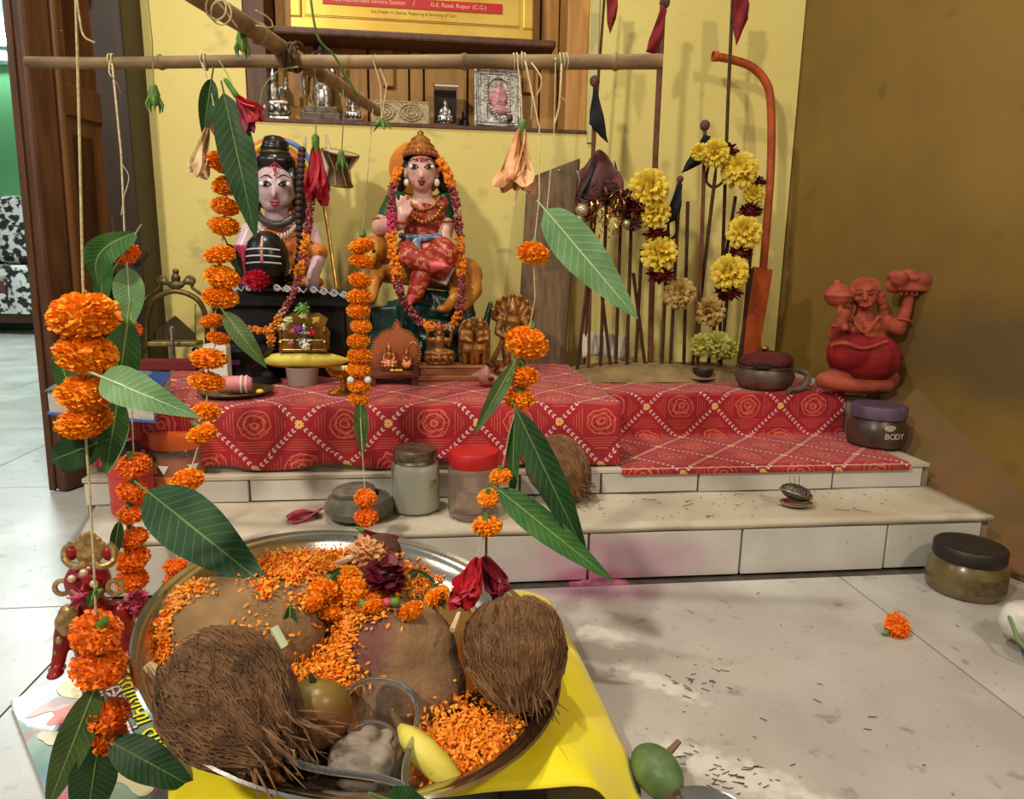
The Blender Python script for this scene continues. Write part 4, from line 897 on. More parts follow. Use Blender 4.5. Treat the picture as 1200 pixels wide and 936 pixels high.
for k in (.72, .86): MB().ring(a.lerp(b, k), .0166, .0016, 20, 6, b-a).build('band', M_WHITE, pk)
c = atz(248, 462, ZT)+V((0, .05, 0)); wb = thing('white_box', 'upright white paper box behind the marigold string', 'box', c)
MB().box(c+V((0, 0, .044)), (.044, .030, .088)).build('carton', mat('white_card', (220, 214, 204), .6), wb, smooth=False, bevel=.001); MB().box(c+V((0, 0, .0895)), (.042, .028, .003)).build('lid_flap', mat('white_card2', (206, 198, 188), .6), wb, smooth=False)
c = atz(303, 452, ZT)+V((0, .02, 0)); pc = thing('black_pouch', 'crumpled black cloth pouch beside the round stand', 'pouch', c)
mb = MB(); rd = random.Random(3)
for i in range(7): mb.ell(c+V((rd.uniform(-.018, .018), rd.uniform(-.01, .01), .014+rd.uniform(0, .006))), (.016, .013, .012))
mb.blob('bag', M_BLACKM, pc, .003, 1); MB().tube(spline([c+V((-.01, -.012, .02)), c+V((-.03, -.02, .012)), c+V((-.038, -.03, .003)), c+V((-.02, -.045, .002))], 4), .002, 6).build('drawstring', M_BLACKM, pc)
# brass arch with swing
c = V((aty(205, 420, 1.74).x, 1.74, ZT)); ar = thing('brass_swing', 'tarnished brass arch with a tiny swing beside the blue book', 'swing', c)
def Q(px, py, d=0): return aty(px, py, 1.74+d)
k2 = .0021
MB().tube(spline([Q(172, 425), Q(171, 395), Q(173, 370), Q(182, 350), Q(205, 341), Q(230, 350), Q(241, 370), Q(243, 395), Q(243, 425)], 8), .0065, 8).build('arch', M_DBRASS, ar)
MB().box(c+V((.004, 0, .004)), (.17, .07, .008)).build('base', M_DBRASS, ar, smooth=False, bevel=.002)
mb = MB()
for s in (-1, 1):
    mb.tube(spline([Q(206+s*8, 334), Q(206+s*15, 324), Q(206+s*22, 328), Q(206+s*19, 336), Q(206+s*26, 342), Q(206+s*36, 350)], 5), [.004]*26, 6); mb.ell(Q(206+s*14, 330), (.012, .006, .008)); mb.ell(Q(206+s*36, 351), .006)
mb.ell(Q(206, 326), (.011, .007, .012)); mb.ell(Q(206, 318), (.008, .006, .007)); mb.ell(Q(206, 334), (.02, .008, .010)); mb.blob('crest', M_DBRASS, ar, .0022, 1)
for x in (183, 229):
    mb = MB()
    for p in along([Q(x, 356), Q(x, 398)], 0, 1, .006): mb.ring(p, .0024, .0009, 8, 4, (1, 0, 0) if len(mb.v) % 64 else (0, 1, 0))
    MB().tube([Q(x, 356), Q(x, 398)], .0012, 6).build('chain', M_DBRASS, ar)
MB().box(Q(206, 402), (.115, .05, .012)).build('swing_seat', mat('pale_brass2', (150, 134, 84), .45, .5, (110, 92, 54), 60), ar, smooth=False, bevel=.003)
MB().prism([(-.052, 0), (.052, 0), (.046, .022), (.004, .064), (-.046, .026)], .004, Q(206, 400, .03)).build('swing_back', mat('dark_brass', (74, 60, 36), .5, .5), ar, smooth=False)
MB().lathe([(.008, 0), (.006, .008), (.0045, .02), (.0045, .085), (.0065, .09), (.005, .098), (0, .102)], V((Q(204, 424, -.05).x, 1.69, ZT)), 12).build('front_post', M_SILVER, ar)
MB().box(c+V((.012, -.07, .012)), (.13, .035, .024)).build('front_box', mat('red_felt', (110, 32, 36), .9), ar, smooth=False, bevel=.002)

# thick book
zt = ZB+.045; a, b, d = atz(50, 457, zt), atz(180, 466, zt), atz(211, 423, zt)
a = b + (a-b)*.98; up = V((0, 0, 1)); ax = (b-a); ay = (d-b); ay = ay*.62; org = V((a.x, a.y, 0)); bk = thing('book', 'thick glossy hardback book with blue spine edge lying at the left cloth corner', 'book', (b.x-.08, b.y+.1, ZT))
def bq(u, v, z): p = a + ax*u + ay*v; return V((p.x, p.y, z))
def slab(u0, u1, v0, v1, z0, z1):
    vs = [bq(u0, v0, z0), bq(u1, v0, z0), bq(u1, v1, z0), bq(u0, v1, z0), bq(u0, v0, z1), bq(u1, v0, z1), bq(u1, v1, z1), bq(u0, v1, z1)]
    return MB().add(vs, [(3, 2, 1, 0), (4, 5, 6, 7), (0, 1, 5, 4), (1, 2, 6, 5), (2, 3, 7, 6), (3, 0, 4, 7)])
slab(.015, .985, .015, .985, ZT+.004, zt-.003).build('pages', mat('paper_edge', (206, 200, 190), .8, 0, (176, 168, 156), 300, stretch=(.2, .2, 6)), bk, smooth=False)
mc = mat('book_cover', (96, 118, 104), .2, 0, (160, 178, 176), 14, coat=.6); stain(mc, (50, 76, 50), 22, .52, .62, 3.0)
cv = slab(0, 1, 0, 1, zt-.003, zt).build('front_cover', mc, bk, smooth=False); slab(0, 1, 0, 1, ZT, ZT+.004).build('back_cover', mat('book_blue', (52, 92, 168), .25, coat=.5), bk, smooth=False)
slab(.80, 1.002, 0, 1, zt-.002, zt+.0006).build('blue_band', MATS['book_blue'], cv, smooth=False)

# red flower pompon and crimson cloth on the left statue
f = thing('red_pompon', 'crimson wool pompon flower resting on the black pedestal scrolls', 'flower', S(300, 330, -.165)); pompon(f, S(300, 328, -.172), 14*K, mat('crimson_wool', (200, 18, 50), .8), 3, 240, 'bloom', .8, .08)
MB().cap(S(300, 332, -.165), .004, S(302, 336, -.155), .003).build('stem', M_STEM, f)
f = thing('pink_scarf', 'crumpled pink cloth scarf hanging on the arm of the left statue', 'scarf', S(278, 285, -.09))
mb = MB(); mb.grid(lambda u, v: S(270+22*u+6*math.sin(v*3)+ (8*v if u > .5 else -2*v), 287+66*v, -.095-.014*math.sin(u*9+v*4)-.01*math.sin(v*7)), 14, 20); o = mb.build('drape', mat('pink_scarf', (190, 70, 104), .7, 0, (160, 44, 76), 60), f, normals=False); sd = o.modifiers.new('t', 'SOLIDIFY'); sd.thickness = .0015
mb = MB(); rd = random.Random(1)
for i in range(30):
    x = 282+rd.uniform(-8, 14); mb.tube([S(x, 352, -.095), S(x+rd.uniform(-2, 2), 365, -.10), S(x+rd.uniform(-4, 4), 376, -.098)], .0007, 3)
mb.build('fringe', mat('pink_fringe', (206, 120, 140), .7), f)
# ================================================================== board, iron rods and flags, right part of the platform
p0, p1 = aty(608, 440, 1.74), aty(660, 432, 1.74)
wbz = ZT
bd = thing('leaning_board', 'weathered grey brown plywood board leaning on the wall beside the iron rods', 'board', (aty(640, 440, 1.74).x, 1.75, Z3+.004))
zb2 = Z3+.0045
pts = [aty(618, 210, 1.83), aty(680, 186, 1.83), aty(662, 425, 1.76), aty(604, 428, 1.76)]
pts[2].z = zb2; pts[3].z = zb2+.0; nrm = V((0, 1, .25)).normalized()*.012
pts[3].x = max(pts[3].x, XB+.008-.14)
mb = MB().add(pts+[p+nrm for p in pts], [(0, 1, 2, 3), (7, 6, 5, 4), (0, 4, 5, 1), (1, 5, 6, 2), (2, 6, 7, 3), (3, 7, 4, 0)])
m_ply = mat('weathered_plywood', (122, 100, 72), .8, 0, (96, 76, 52), 10, stretch=(8, 8, .7), bump=.3); stain(m_ply, (66, 50, 34), 8, .6, .75, 3)
mb.build('panel', m_ply, bd, smooth=False)
e0, e1 = pts[1].lerp(pts[0], .06), pts[2].lerp(pts[3], .06); MB().tube([e0-nrm*.3, e1-nrm*.3], .005, 6).build('edge_batten', mat('batten_wood', (92, 70, 46), .8), bd)
for k in (.2, .6): MB().ell(pts[0].lerp(pts[1], k)+V((0, -.002, -.01)), .0035).build('nail', M_STEEL, bd)

# earth heaped at the foot of the rods
m_earth = mat('dry_earth', (150, 124, 84), .95, 0, (122, 98, 64), 20, bump=.6, bscale=90)
mb = MB(); cx, cy = .60, 1.715
mb.grid(lambda u, v: (cx+(u-.5)*.56, cy+(v-.5)*.26, Z3+.006 + max(0, (.030+.010*mnoise.noise(V((u*7, v*5, 1))))*math.sin(PI*u)**.6*math.sin(PI*v)**.7)), 46, 22)
o = mb.build('earth_heap', m_earth, origin=(cx, cy, Z3+.005), normals=False); tag(o, 'dry sandy earth heaped around the feet of the iron rods', 'earth', kind='stuff')
ze = Z3+.02
m_iron = mat('rusty_iron', (84, 50, 30), .7, .2, (54, 32, 22), 60, bump=.4); m_pole = mat('brown_pole', (112, 66, 38), .6, 0, (84, 46, 26), 30)
m_flag = mat('red_flag_cloth', (128, 22, 24), .8, 0, (100, 14, 18), 30)
m_orp = mat('orange_oxide_paint', (186, 84, 30), .6, 0, (150, 60, 22), 16, bump=.2); m_knot = mat('flag_knot', (60, 44, 44), .8, 0, (110, 70, 60), 60)
def rod(label, px, y, r, m, flag=None, fm=None, ball=None, name='flag_pole', grp='flag poles and iron rods behind the yellow garland'):
    P = [aty(x, yy, y+(dy or 0)) for x, yy, dy in px]; P[-1].z = max(min(P[-1].z, ze), ze-.006)
    root = thing(name, label, 'pole' if name == 'flag_pole' else 'rod', P[-1], grp)
    MB().tube(P, r, 7).build('shaft', m, root)
    if flag:
        f = [aty(x, yy, y-.004) for x, yy in flag]
        mb = MB(); mb.grid(lambda u, v: f[0].lerp(f[1], u).lerp(f[3].lerp(f[2], u), v) + V((0, -.008*math.sin(v*8+u*4)*v-.004, 0)), 8, 12)
        o = mb.build('pennant', fm, root, normals=False); sd = o.modifiers.new('t', 'SOLIDIFY'); sd.thickness = .0012
    if ball: MB().ell(aty(ball[0], ball[1], y), (ball[2], ball[2], ball[2]*1.05), 12, 9).build('knob', m_knot, root)
    return root
rod('tall thin pole with a small red pennant next to the niche edge', [(709, -14, 0), (697, 150, 0), (686, 400, 0)], 1.80, .0035, m_iron, [(709, -10), (724, -10), (722, 22), (713, 42)], m_flag)
rod('slender pole with round knob and drooping black flag left of the red poles', [(697, 95, 0), (694, 200, 0), (690, 420, 0)], 1.72, .0045, m_pole, [(695, 102), (699, 102), (713, 168), (689, 146)], M_BLACKM, (697, 95, .0125))
rod('thick brown pole with a large dark red flag over the bamboo end', [(777, 2, 0), (768, 180, 0), (762, 420, 0)], 1.74, .0075, m_pole, [(774, 8), (781, 12), (771, 62), (755, 63)], m_flag, (779, 3, .013))
rod('thin pole with a folded red flag rising beside the orange pipe', [(859, -10, 0), (853, 120, 0), (843, 420, 0)], 1.76, .0045, m_iron, [(858, -12), (875, -12), (877, 22), (860, 56)], m_flag)
rod('short knobbed rod with a black flag bending towards the yellow garland', [(826, 150, 0), (824, 230, 0), (818, 420, 0)], 1.70, .005, m_pole, [(824, 158), (832, 160), (822, 192), (796, 204)], M_BLACKM, (826, 147, .0125))
rod('lowest black flag rod tied among the yellow flowers', [(797, 210, 0), (792, 300, 0), (786, 420, 0)], 1.69, .0045, m_iron, [(793, 214), (799, 216), (796, 256), (777, 264)], M_BLACKM, (797, 210, .0085))
MB_ = MB().tube(spline([aty(838, 66, 1.80), aty(858, 70, 1.80), aty(880, 78, 1.80), aty(896, 94, 1.80), aty(903, 120, 1.80), aty(903, 200, 1.80), aty(893, 330, 1.78), V((aty(885, 425, 1.76).x, 1.76, ze))], 6), .0105, 10)
pr = thing('bent_pipe', 'bent orange painted pipe curving over the right corner', 'pipe', (aty(885, 425, 1.76).x, 1.76, ze)); MB_.build('pipe', m_orp, pr); MB().lathe([(.0125, 0), (.0125, .012), (.0105, .014)], aty(838, 66, 1.80)-V((.006, 0, 0)), 14, R3(0, 90, 0)).build('collar', m_orp, pr)
# plain rods and small tridents in the bundle
RODS = [(678, 388, 700, 232, 'straight'), (704, 418, 712, 205, 'tri'), (722, 420, 728, 238, 'straight'), (735, 420, 740, 250, 'tri'), (745, 420, 752, 292, 'straight'), (776, 420, 783, 268, 'tri'), (802, 420, 806, 236, 'straight'), (812, 420, 838, 206, 'tri'), (830, 420, 862, 230, 'straight'), (845, 420, 858, 288, 'tri'), (868, 420, 884, 250, 'straight'), (716, 420, 700, 300, 'straight'), (757, 420, 742, 320, 'straight')]
desc = ['leaning nearest the board', 'with three prongs beside the red cloth', 'behind the glitter cloth', 'three pronged and dark under the glitter cloth', 'short and straight left of the big yellow flower', 'three pronged inside the garland loop', 'upright in the middle of the garland loop', 'three pronged leaning right within the loop', 'leaning right behind the upper yellow flowers', 'short three pronged near the orange slab', 'rightmost next to the orange slab', 'leaning left above the white paper bundle', 'leaning left and thin below the maroon flowers']
for (x0_, y0_, x1_, y1_, kd), dsc in zip(RODS, desc):
    y = 1.70+.06*random.random(); a, b = aty(x0_, y0_, y), aty(x1_, y1_, y); a.z = ze
    root = thing('iron_rod', 'rusty iron rod '+dsc, 'rod', a, 'flag poles and iron rods behind the yellow garland'); MB().tube([a, a.lerp(b, .5), b], .0045, 6).build('shaft', m_iron, root)
    if kd == 'tri':
        w = .02; up = (b-a).normalized(); sx_ = V((1, 0, 0))
        for s in (-1, 1): MB().tube(spline([b-up*.03, b-up*.015+sx_*s*w, b+up*.012+sx_*s*w*1.05, b+up*.035+sx_*s*w*.8], 4), [.0035]*10+[.0025, .002, .0008], 6).build('prong', m_iron, root)
        MB().tube([b, b+up*.045], [.004, .0008], 6).build('prong', m_iron, root)
# orange slab
p = [aty(884, 312, 1.72), aty(906, 316, 1.73), aty(889, 402, 1.72), aty(868, 400, 1.72)]
p[2].z = ze-.004; p[3].z = ze-.004
so_ = thing('orange_slab', 'flat orange painted slab standing upright at the garland right side', 'slab', p[3]); nr = V((.1, .03, .0))
nr = V((.008, .028, 0)); MB().add(p+[q+nr for q in p], [(0, 1, 2, 3), (7, 6, 5, 4), (0, 4, 5, 1), (1, 5, 6, 2), (2, 6, 7, 3), (3, 7, 4, 0)]).build('slab', m_orp, so_, smooth=False, bevel=.003)
MB().tube([p[0].lerp(p[3], .02)-V((.004, 0, 0)), p[3]-V((.004, 0, 0))], .004, 6).build('edge_rod', m_iron, so_)

# yellow and maroon garland
m_yl = mat('yellow_chrysanthemum', (226, 200, 70), .6, 0, (206, 172, 40), 80); m_yw = mat('wilted_yellow_petals', (184, 152, 84), .7, 0, (150, 116, 60), 60); m_yg = mat('greenish_yellow_petals', (190, 184, 84), .6, 0, (150, 150, 60), 60)
m_mr = mat('maroon_petals', (110, 14, 22), .65, 0, (78, 8, 16), 60)
def yflower(parent, px, py, w, m, y=1.655, seed=0, name='yellow_flower', flat=.9):
    p = aty(px, py, y); r = w/2*.00205; rd = random.Random(seed); mb = MB(); mb.ell(p, r*.55, 10, 7)
    d0 = (CAM-p).normalized(); d0 = (d0+V((rd.uniform(-.4, .4), 0, rd.uniform(-.2, .4)))).normalized(); X = d0.orthogonal().normalized(); Yx = d0.cross(X)
    for ring, n, el in ((0, 14, -.1), (1, 13, .35), (2, 11, .75), (3, 7, 1.15)):
        for i in range(n):
            a = 2*PI*(i+.5*ring)/n+rd.uniform(-.15, .15); e = el+rd.uniform(-.15, .15); o = X*math.cos(a)+Yx*math.sin(a); t = d0.cross(o); dd = o*math.cos(e)+d0*math.sin(e); q = dd.cross(t); w_ = r*.20
            mb.grid(lambda u, v: p + dd*(r*(.35+.72*u)) + t*((v-.5)*2*w_*(.5+u*.8)*(1-.55*max(0, u-.75)/.25)) + q*(r*.16*math.sin(u*2.6)*(1) - r*.10*(2*v-1)**2), 3, 2)
    return mb.build(name, m, parent, normals=False, ang=80)
yg = thing('yellow_garland', 'thick loop of yellow and maroon flowers draped over the iron rods', 'garland', aty(800, 420, 1.66)-V((0, 0, 0)))
YF = [(760, 222, 46, 0), (767, 250, 36, 0), (772, 298, 42, 0), (796, 344, 38, 1), (832, 365, 36, 1), (855, 320, 44, 0), (872, 273, 40, 0), (884, 228, 24, 0), (867, 200, 42, 0), (838, 180, 32, 0), (820, 178, 20, 0)]
lp_ = [aty(a, b, 1.665) for a, b, _, _ in YF]; thread(yg, lp_, .0016, mat('garland_string', (90, 60, 40), .8))
for i, (a, b, w, k) in enumerate(YF): yflower(yg, a, b, w, [m_yl, m_yw][k], seed=i)
for i, (a, b, w) in enumerate([(769, 275, 34), (775, 322, 34), (853, 342, 36), (868, 297, 32), (879, 247, 30), (852, 178, 30), (888, 214, 22), (744, 246, 34), (731, 236, 26)]):
    pompon(yg, aty(a, b, 1.665), w/2*.0021, m_mr, 100+i, 70, 'maroon_flower', .7, .2)
f = thing('wilted_bouquet', 'wilted greenish yellow flowers lying at the foot of the garland', 'flower', aty(835, 418, 1.655)); [yflower(f, a, b, w, m_yg, 1.65, 50+i, 'bloom') for i, (a, b, w) in enumerate([(822, 404, 28), (840, 404, 34), (852, 409, 26)])]
MB().tube([aty(830, 412, 1.66), aty(818, 419, 1.665)], .003, 6).build('stalk', M_STEM, f)

# red offering cloth with gold tinsel on the rods
rc_ = thing('red_offering_cloth', 'dark red cloth with gold tinsel hung over the rods by the board', 'cloth', aty(706, 260, 1.665))
mb = MB(); mb.grid(lambda u, v: aty(676+50*u+12*v*u+3*math.sin(v*9), 192+66*v+9*math.sin(u*7+1)-8*math.sin(PI*u), 1.685-.022*math.sin(u*13+v*4)-.016*math.sin(v*9+u*5)), 24, 14); o = mb.build('drape', mat('velvet_red', (96, 10, 14), .85, 0, (64, 6, 10), 40, sheen=.4), rc_, normals=False); sd = o.modifiers.new('t', 'SOLIDIFY'); sd.thickness = .002
for i, (x, y) in enumerate(((694, 236), (724, 246), (742, 262), (716, 222), (733, 232))): pompon(rc_, aty(x, y, 1.665), .026, MATS['velvet_red'], 200+i, 50, 'ruffle', .8, .25)
mb = MB(); rd = random.Random(8)
for i in range(150):
    q = aty(rd.gauss(708, 16), rd.gauss(246, 13), 1.64+rd.uniform(-.012, .02)); d = V((rd.gauss(0, 1), rd.gauss(0, .6), rd.gauss(0, 1))).normalized()
    mb.tube([q, q+d*.008+V((0, -.004, 0)), q+d*.017], [.0016, .0026, .001], 4, flat=.4)
mb.build('gold_tinsel', mat('tinsel', (206, 160, 96), .25, .8, (150, 90, 50), 200), rc_)['kind'] = 'stuff'
for i, (x, y, r) in enumerate(((682, 246, 8), (679, 258, 6), (734, 262, 5))):
    mb = MB().ell(aty(x, y, 1.645), r*.0021, 10, 7); mb.build('sequin_ball', mat('silver_sequin', (220, 210, 180), .2, .7, (160, 140, 100), 300, bump=.6, bscale=600), rc_)
# white paper bundle
c = aty(708, 420, 1.78); c.z = Z3+.03; wp = thing('paper_bundle', 'bundle of white printed paper lying behind the iron rods', 'paper', c)
mb = MB(); mb.grid(lambda u, v: aty(682+56*u, 392+28*v-3*math.sin(u*5), 1.80-.02*v+.004*math.sin(u*22)), 24, 6); o = mb.build('sheet', mat('printed_paper', (196, 184, 166), .8, 0, (150, 110, 100), 26, lo=.55, hi=.62), wp, normals=False); sd = o.modifiers.new('t', 'SOLIDIFY'); sd.thickness = .004
MB().tube([aty(706, 390, 1.785), aty(706, 421, 1.765)], .002, 6).build('string', M_THREAD, wp)

# cup and saucer, pot with cloth, clay hero statue, purple lidded jar
c = atz(822, 447, ZU)+V((0, .012, 0)); sc_ = thing('clay_cup', 'tiny dark clay cup standing on its saucer on the right cloth', 'cup', c)
m_clay = mat('dark_clay', (64, 44, 34), .5, 0, (44, 30, 24), 40)
MB().lathe([(0, 0), (.022, 0), (.036, .006), (.038, .009), (.022, .004), (0, .0035)], c, 28).build('saucer', m_clay, sc_)
MB().lathe([(0, .004), (.012, .004), (.020, .012), (.026, .026), (.0265, .030), (.0245, .030), (.017, .013), (0, .009)], c+V((.008, .002, 0)), 26).build('cup', m_clay, sc_)
c = atz(904, 458, ZU)+V((0, .04, 0)); pt = thing('offering_pot', 'dull metal pot wrapped in dark red cloth left of the red clay statue', 'pot', c)
MB().lathe([(0, 0), (.045, 0), (.062, .012), (.068, .032), (.062, .048), (.066, .054), (.064, .055), (.056, .047), (0, .044)], c, 32).build('pot', mat('dull_aluminium', (120, 104, 88), .45, .5, (84, 68, 54), 20), pt)
mb = MB(); rd = random.Random(4)
for i in range(9): a = rd.uniform(0, 6.28); mb.ell(c+V((.034*math.cos(a), .03*math.sin(a), .062+rd.uniform(-.004, .008))), (.03, .028, .020))
mb.ell(c+V((0, 0, .075)), (.035, .035, .016)); mb.blob('red_cloth', mat('dark_red_bundle', (92, 26, 26), .85, 0, (66, 16, 18), 30, bump=.4), pt, .004, 2)
MB().ell(c+V((-.022, -.048, .056)), (.030, .016, .007)).build('dark_lid', M_BLACK, pt)
MB().tube(spline([c+V((.060, -.04, .05)), c+V((.082, -.045, .036)), c+V((.070, -.05, .008)), c+V((.03, -.06, .004))], 6), [.012]*7+[.014]*6+[.010]*6, 8, flat=.6).build('cloth_tail', mat('grey_rag', (116, 100, 84), .9, 0, (84, 70, 58), 30), pt)
MB().ell(c+V((-.01, -.01, .096)), (.010, .010, .006)).build('gold_tinsel', MATS['tinsel'], pt)

YH = 1.47
def Hn(px, py, d=0): return aty(px, py, YH+d)
c = V((Hn(1010, 455).x, YH, ZU)); hs = thing('clay_hero_statue', 'red orange clay statue kneeling with a raised hand carrying a rock', 'statue', c)
m_hc = mat('orange_clay', (168, 78, 54), .8, 0, (138, 56, 40), 30, bump=.4, bscale=160); kh = .00185
mb = MB(); mb.ell(Hn(1014, 347), (14*kh, 15*kh, 17*kh)); mb.ell(Hn(1014, 355, -.022), (9*kh, 8*kh, 7*kh)); mb.cap(Hn(1014, 343, -.028), 1.8*kh, Hn(1014, 350, -.036), 3*kh, 8); mb.tube([Hn(1007, 357, -.034), Hn(1014, 359, -.040), Hn(1021, 357, -.034)], 1.6*kh, 6)
for s in (-1, 1): mb.ell(Hn(1014+s*8, 350, -.022), (5*kh, 4*kh, 4*kh)); mb.tube([Hn(1014+s*3, 341, -.027), Hn(1014+s*7, 338, -.027), Hn(1014+s*12, 341, -.018)], 1.6*kh, 6); mb.ell(Hn(1014+s*16, 352), (3.5*kh, 4*kh, 6*kh))
mb.cap(Hn(1013, 366), 11*kh, Hn(1012, 380), 16*kh); mb.ell(Hn(1012, 386), (29*kh, 20*kh, 20*kh)); mb.cap(Hn(1012, 390), 24*kh, Hn(1012, 412), 32*kh); mb.ell(Hn(1002, 384, -.03), (12*kh, 8*kh, 9*kh)); mb.ell(Hn(1022, 384, -.03), (12*kh, 8*kh, 9*kh))
mb.chain([Hn(1036, 377), Hn(1053, 386, -.01), Hn(1062, 362, -.02), Hn(1065, 346, -.02)], [11*kh, 8.5*kh, 6.5*kh, 6*kh])
mb.chain([Hn(988, 377), Hn(978, 392, -.02), Hn(986, 378, -.055), Hn(990, 368, -.06)], [11*kh, 8.5*kh, 6.5*kh, 6.5*kh])
for k in range(4): mb.cap(Hn(1056+6*k, 345, -.034), 2.2*kh, Hn(1056+6*k, 337, -.036), 1.8*kh, 6)
mb.chain([Hn(988, 440, -.02), Hn(965, 446, -.03), Hn(1004, 452, -.05), Hn(1040, 452, -.04)], [13*kh, 10*kh, 9*kh, 8*kh]); mb.cap(Hn(1012, 446, 0), 18*kh, Hn(1040, 444, 0), 14*kh)
mb.blob('body', m_hc, hs, .0022, 1)
mb = MB(); mb.ell(Hn(1014, 340, .008), (18*kh, 14*kh, 15*kh)); mb.lathe([(17*kh, 0), (18*kh, 3*kh), (16*kh, 7*kh), (17*kh, 9*kh), (11*kh, 15*kh), (12*kh, 17*kh), (5*kh, 21*kh), (3*kh, 24*kh), (0, 27*kh)], Hn(1014, 339, -.004), 18)
for s in (-1, 1):
    for k in range(4): mb.ell(Hn(1014+s*(17+1.5*k), 346+7*k, .004), (6*kh, 7*kh, 6*kh))
mb.blob('crown_and_hair', m_hc, hs, .0024, 0)
mb = MB()
for p in along(spline([Hn(998, 370, -.03), Hn(1006, 384, -.052), Hn(1013, 389, -.055), Hn(1020, 384, -.052), Hn(1030, 370, -.03)], 6), 0, 1, 3.2*kh): mb.ell(p, 2.2*kh, 7, 5)
mb.build('bead_necklace', m_hc, hs)
for x, y, d in ((1058, 376, -.016), (984, 384, -.045)): MB().ring(Hn(x, y, d), 8*kh, 2*kh, 16, 6, (.3, .2, 1)).build('arm_band', m_hc, hs)
mb = MB(); mb.ell(Hn(982, 346, -.03), (16*kh, 15*kh, 14*kh)); mb.ring(Hn(982, 346, -.03), 15.5*kh, 1.6*kh, 20, 6); mb.cap(Hn(983, 356, -.035), 4*kh, Hn(990, 384, -.065), 4*kh); mb.ell(Hn(981, 332, -.03), (4*kh, 4*kh, 5*kh)); mb.blob('mace', m_hc, hs, .0026, 0)
mb = MB()
for s in (-1, 1): mb.ell(Hn(1014+s*6.5, 344.5, -.027), (3.2*kh, 2*kh, 1.8*kh), 8, 6)
mb.build('eyes', mat('clay_dark', (96, 36, 26), .8), hs)
mb = MB(); mb.ell(Hn(1012, 418, -.01), (45*kh, 38*kh, 32*kh)); mb.ell(Hn(996, 412, -.035), (28*kh, 24*kh, 24*kh)); mb.ell(Hn(1026, 424, -.01), (28*kh, 28*kh, 24*kh)); mb.blob('red_loincloth', mat('red_loincloth', (150, 22, 24), .8, 0, (120, 14, 18), 20), hs, .0045, 3)
MB().tube(spline([Hn(974, 404, -.05), Hn(990, 402, -.075), Hn(1012, 408, -.08), Hn(1040, 400, -.06)], 5), .004, 6).build('waist_cord', m_hc, hs)
mb = MB(); rd = random.Random(12)
for i in range(22): mb.ell(Hn(1067+rd.uniform(-18, 18), 330-rd.uniform(-6, 10)+0, -.02+rd.uniform(-.02, .02)), (rd.uniform(7, 12)*kh, .018, rd.uniform(5, 9)*kh))
mb.box(Hn(1066, 338, -.02), (46*kh, .05, 6*kh)); mb.blob('carried_rock', m_hc, hs, .0034, 1)

c = atz(1046, 524, Z2+.005)+V((-.02, .03, 0)); c.x = min(c.x, .965)
jr = thing('brown_jar', 'brown plastic jar with purple screw lid at the wall end of the step', 'jar', c)
kj = .0016
m_bj = mat('brown_jar_plastic', (74, 58, 46), .35, 0, (56, 42, 34), 20); m_pu = mat('purple_lid', (92, 74, 92), .5, 0, (76, 60, 76), 40)
MB().lathe([(0, 0), (.050, 0), (.058, .005), (.061, .022), (.060, .046), (.052, .057), (.050, .062), (0, .062)], c, 36).build('body', m_bj, jr)
MB().lathe([(.053, 0), (.0555, .002), (.0555, .024), (.053, .028), (0, .029)], c+V((0, 0, .061)), 36).build('lid', m_pu, jr)
tx = mat('jar_print', (176, 164, 150), .5)
def wrap_text(parent, s, size, cc, r, z, a0, m, bold=0):
    for i, ch in enumerate(s):
        a = a0 + (i-(len(s)-1)/2)*size*.66/r; d = V((math.sin(a), -math.cos(a), 0)); text_mesh('lettering', ch, size, m, parent, cc+d*(r+.0006)+V((0, 0, z)), (math.cos(a), math.sin(a), 0), (0, 0, 1), bold=bold)
wrap_text(jr, 'BODY', .017, c, .0605, .030, math.radians(0), tx, .0003)
mb = MB().lathe([(0, 0), (.010, .0006), (.011, 0)], c+V((-.012, -.0592, .048)), 20, R3(90, 0, 0), 1.2, .6); mb.build('print_oval', tx, jr)
# ================================================================== things in the niche
zs = NZ0+.0085; YN = YW+.035
def N(px, py, d=0): return aty(px, py, YN+d)
def shelf_pt(px, d=0): p = N(px, 140, d); return V((p.x, YN+d, zs))
c = shelf_pt(322); o = thing('silver_figurine', 'silver seated figurine with raised arms on the left end of the niche sill', 'figurine', c, 'silver figurines in the wall niche')
MB().box(c+V((0, 0, .004)), (.082, .05, .008)).build('base', M_SILVER, o, smooth=False, bevel=.002); mb = idol(MB(), c+V((0, 0, .008)), .125, 0, True, .95, 'up'); mb.blob('body', M_SILVER, o, .002, 1)
c = shelf_pt(378, .02); o = thing('silver_figurine', 'taller silver standing figurine on a dark stepped base behind the slanting bamboo', 'figurine', c, 'silver figurines in the wall niche')
m_db = mat('blackened_silver', (84, 72, 62), .4, .6, (50, 42, 36), 80)
MB().box(c+V((0, 0, .012)), (.10, .06, .024)).build('base', m_db, o, smooth=False, bevel=.002); MB().box(c+V((0, 0, .032)), (.085, .05, .016)).build('base_step', m_db, o, smooth=False, bevel=.002)
mb = MB(); b = c+V((0, 0, .04))
for s in (-1, 1):
    mb.chain([b+V((s*.012, -.004, 0)), b+V((s*.013, -.006, .035)), b+V((s*.010, 0, .06))], [.008, .009, .011], 8); mb.chain([b+V((s*.022, 0, .105)), b+V((s*.034, -.006, .085)), b+V((s*.022, -.016, .075))], [.008, .007, .006], 8); mb.chain([b+V((s*.022, 0, .106)), b+V((s*.038, 0, .11)), b+V((s*.040, -.004, .13))], [.007, .006, .006], 8)
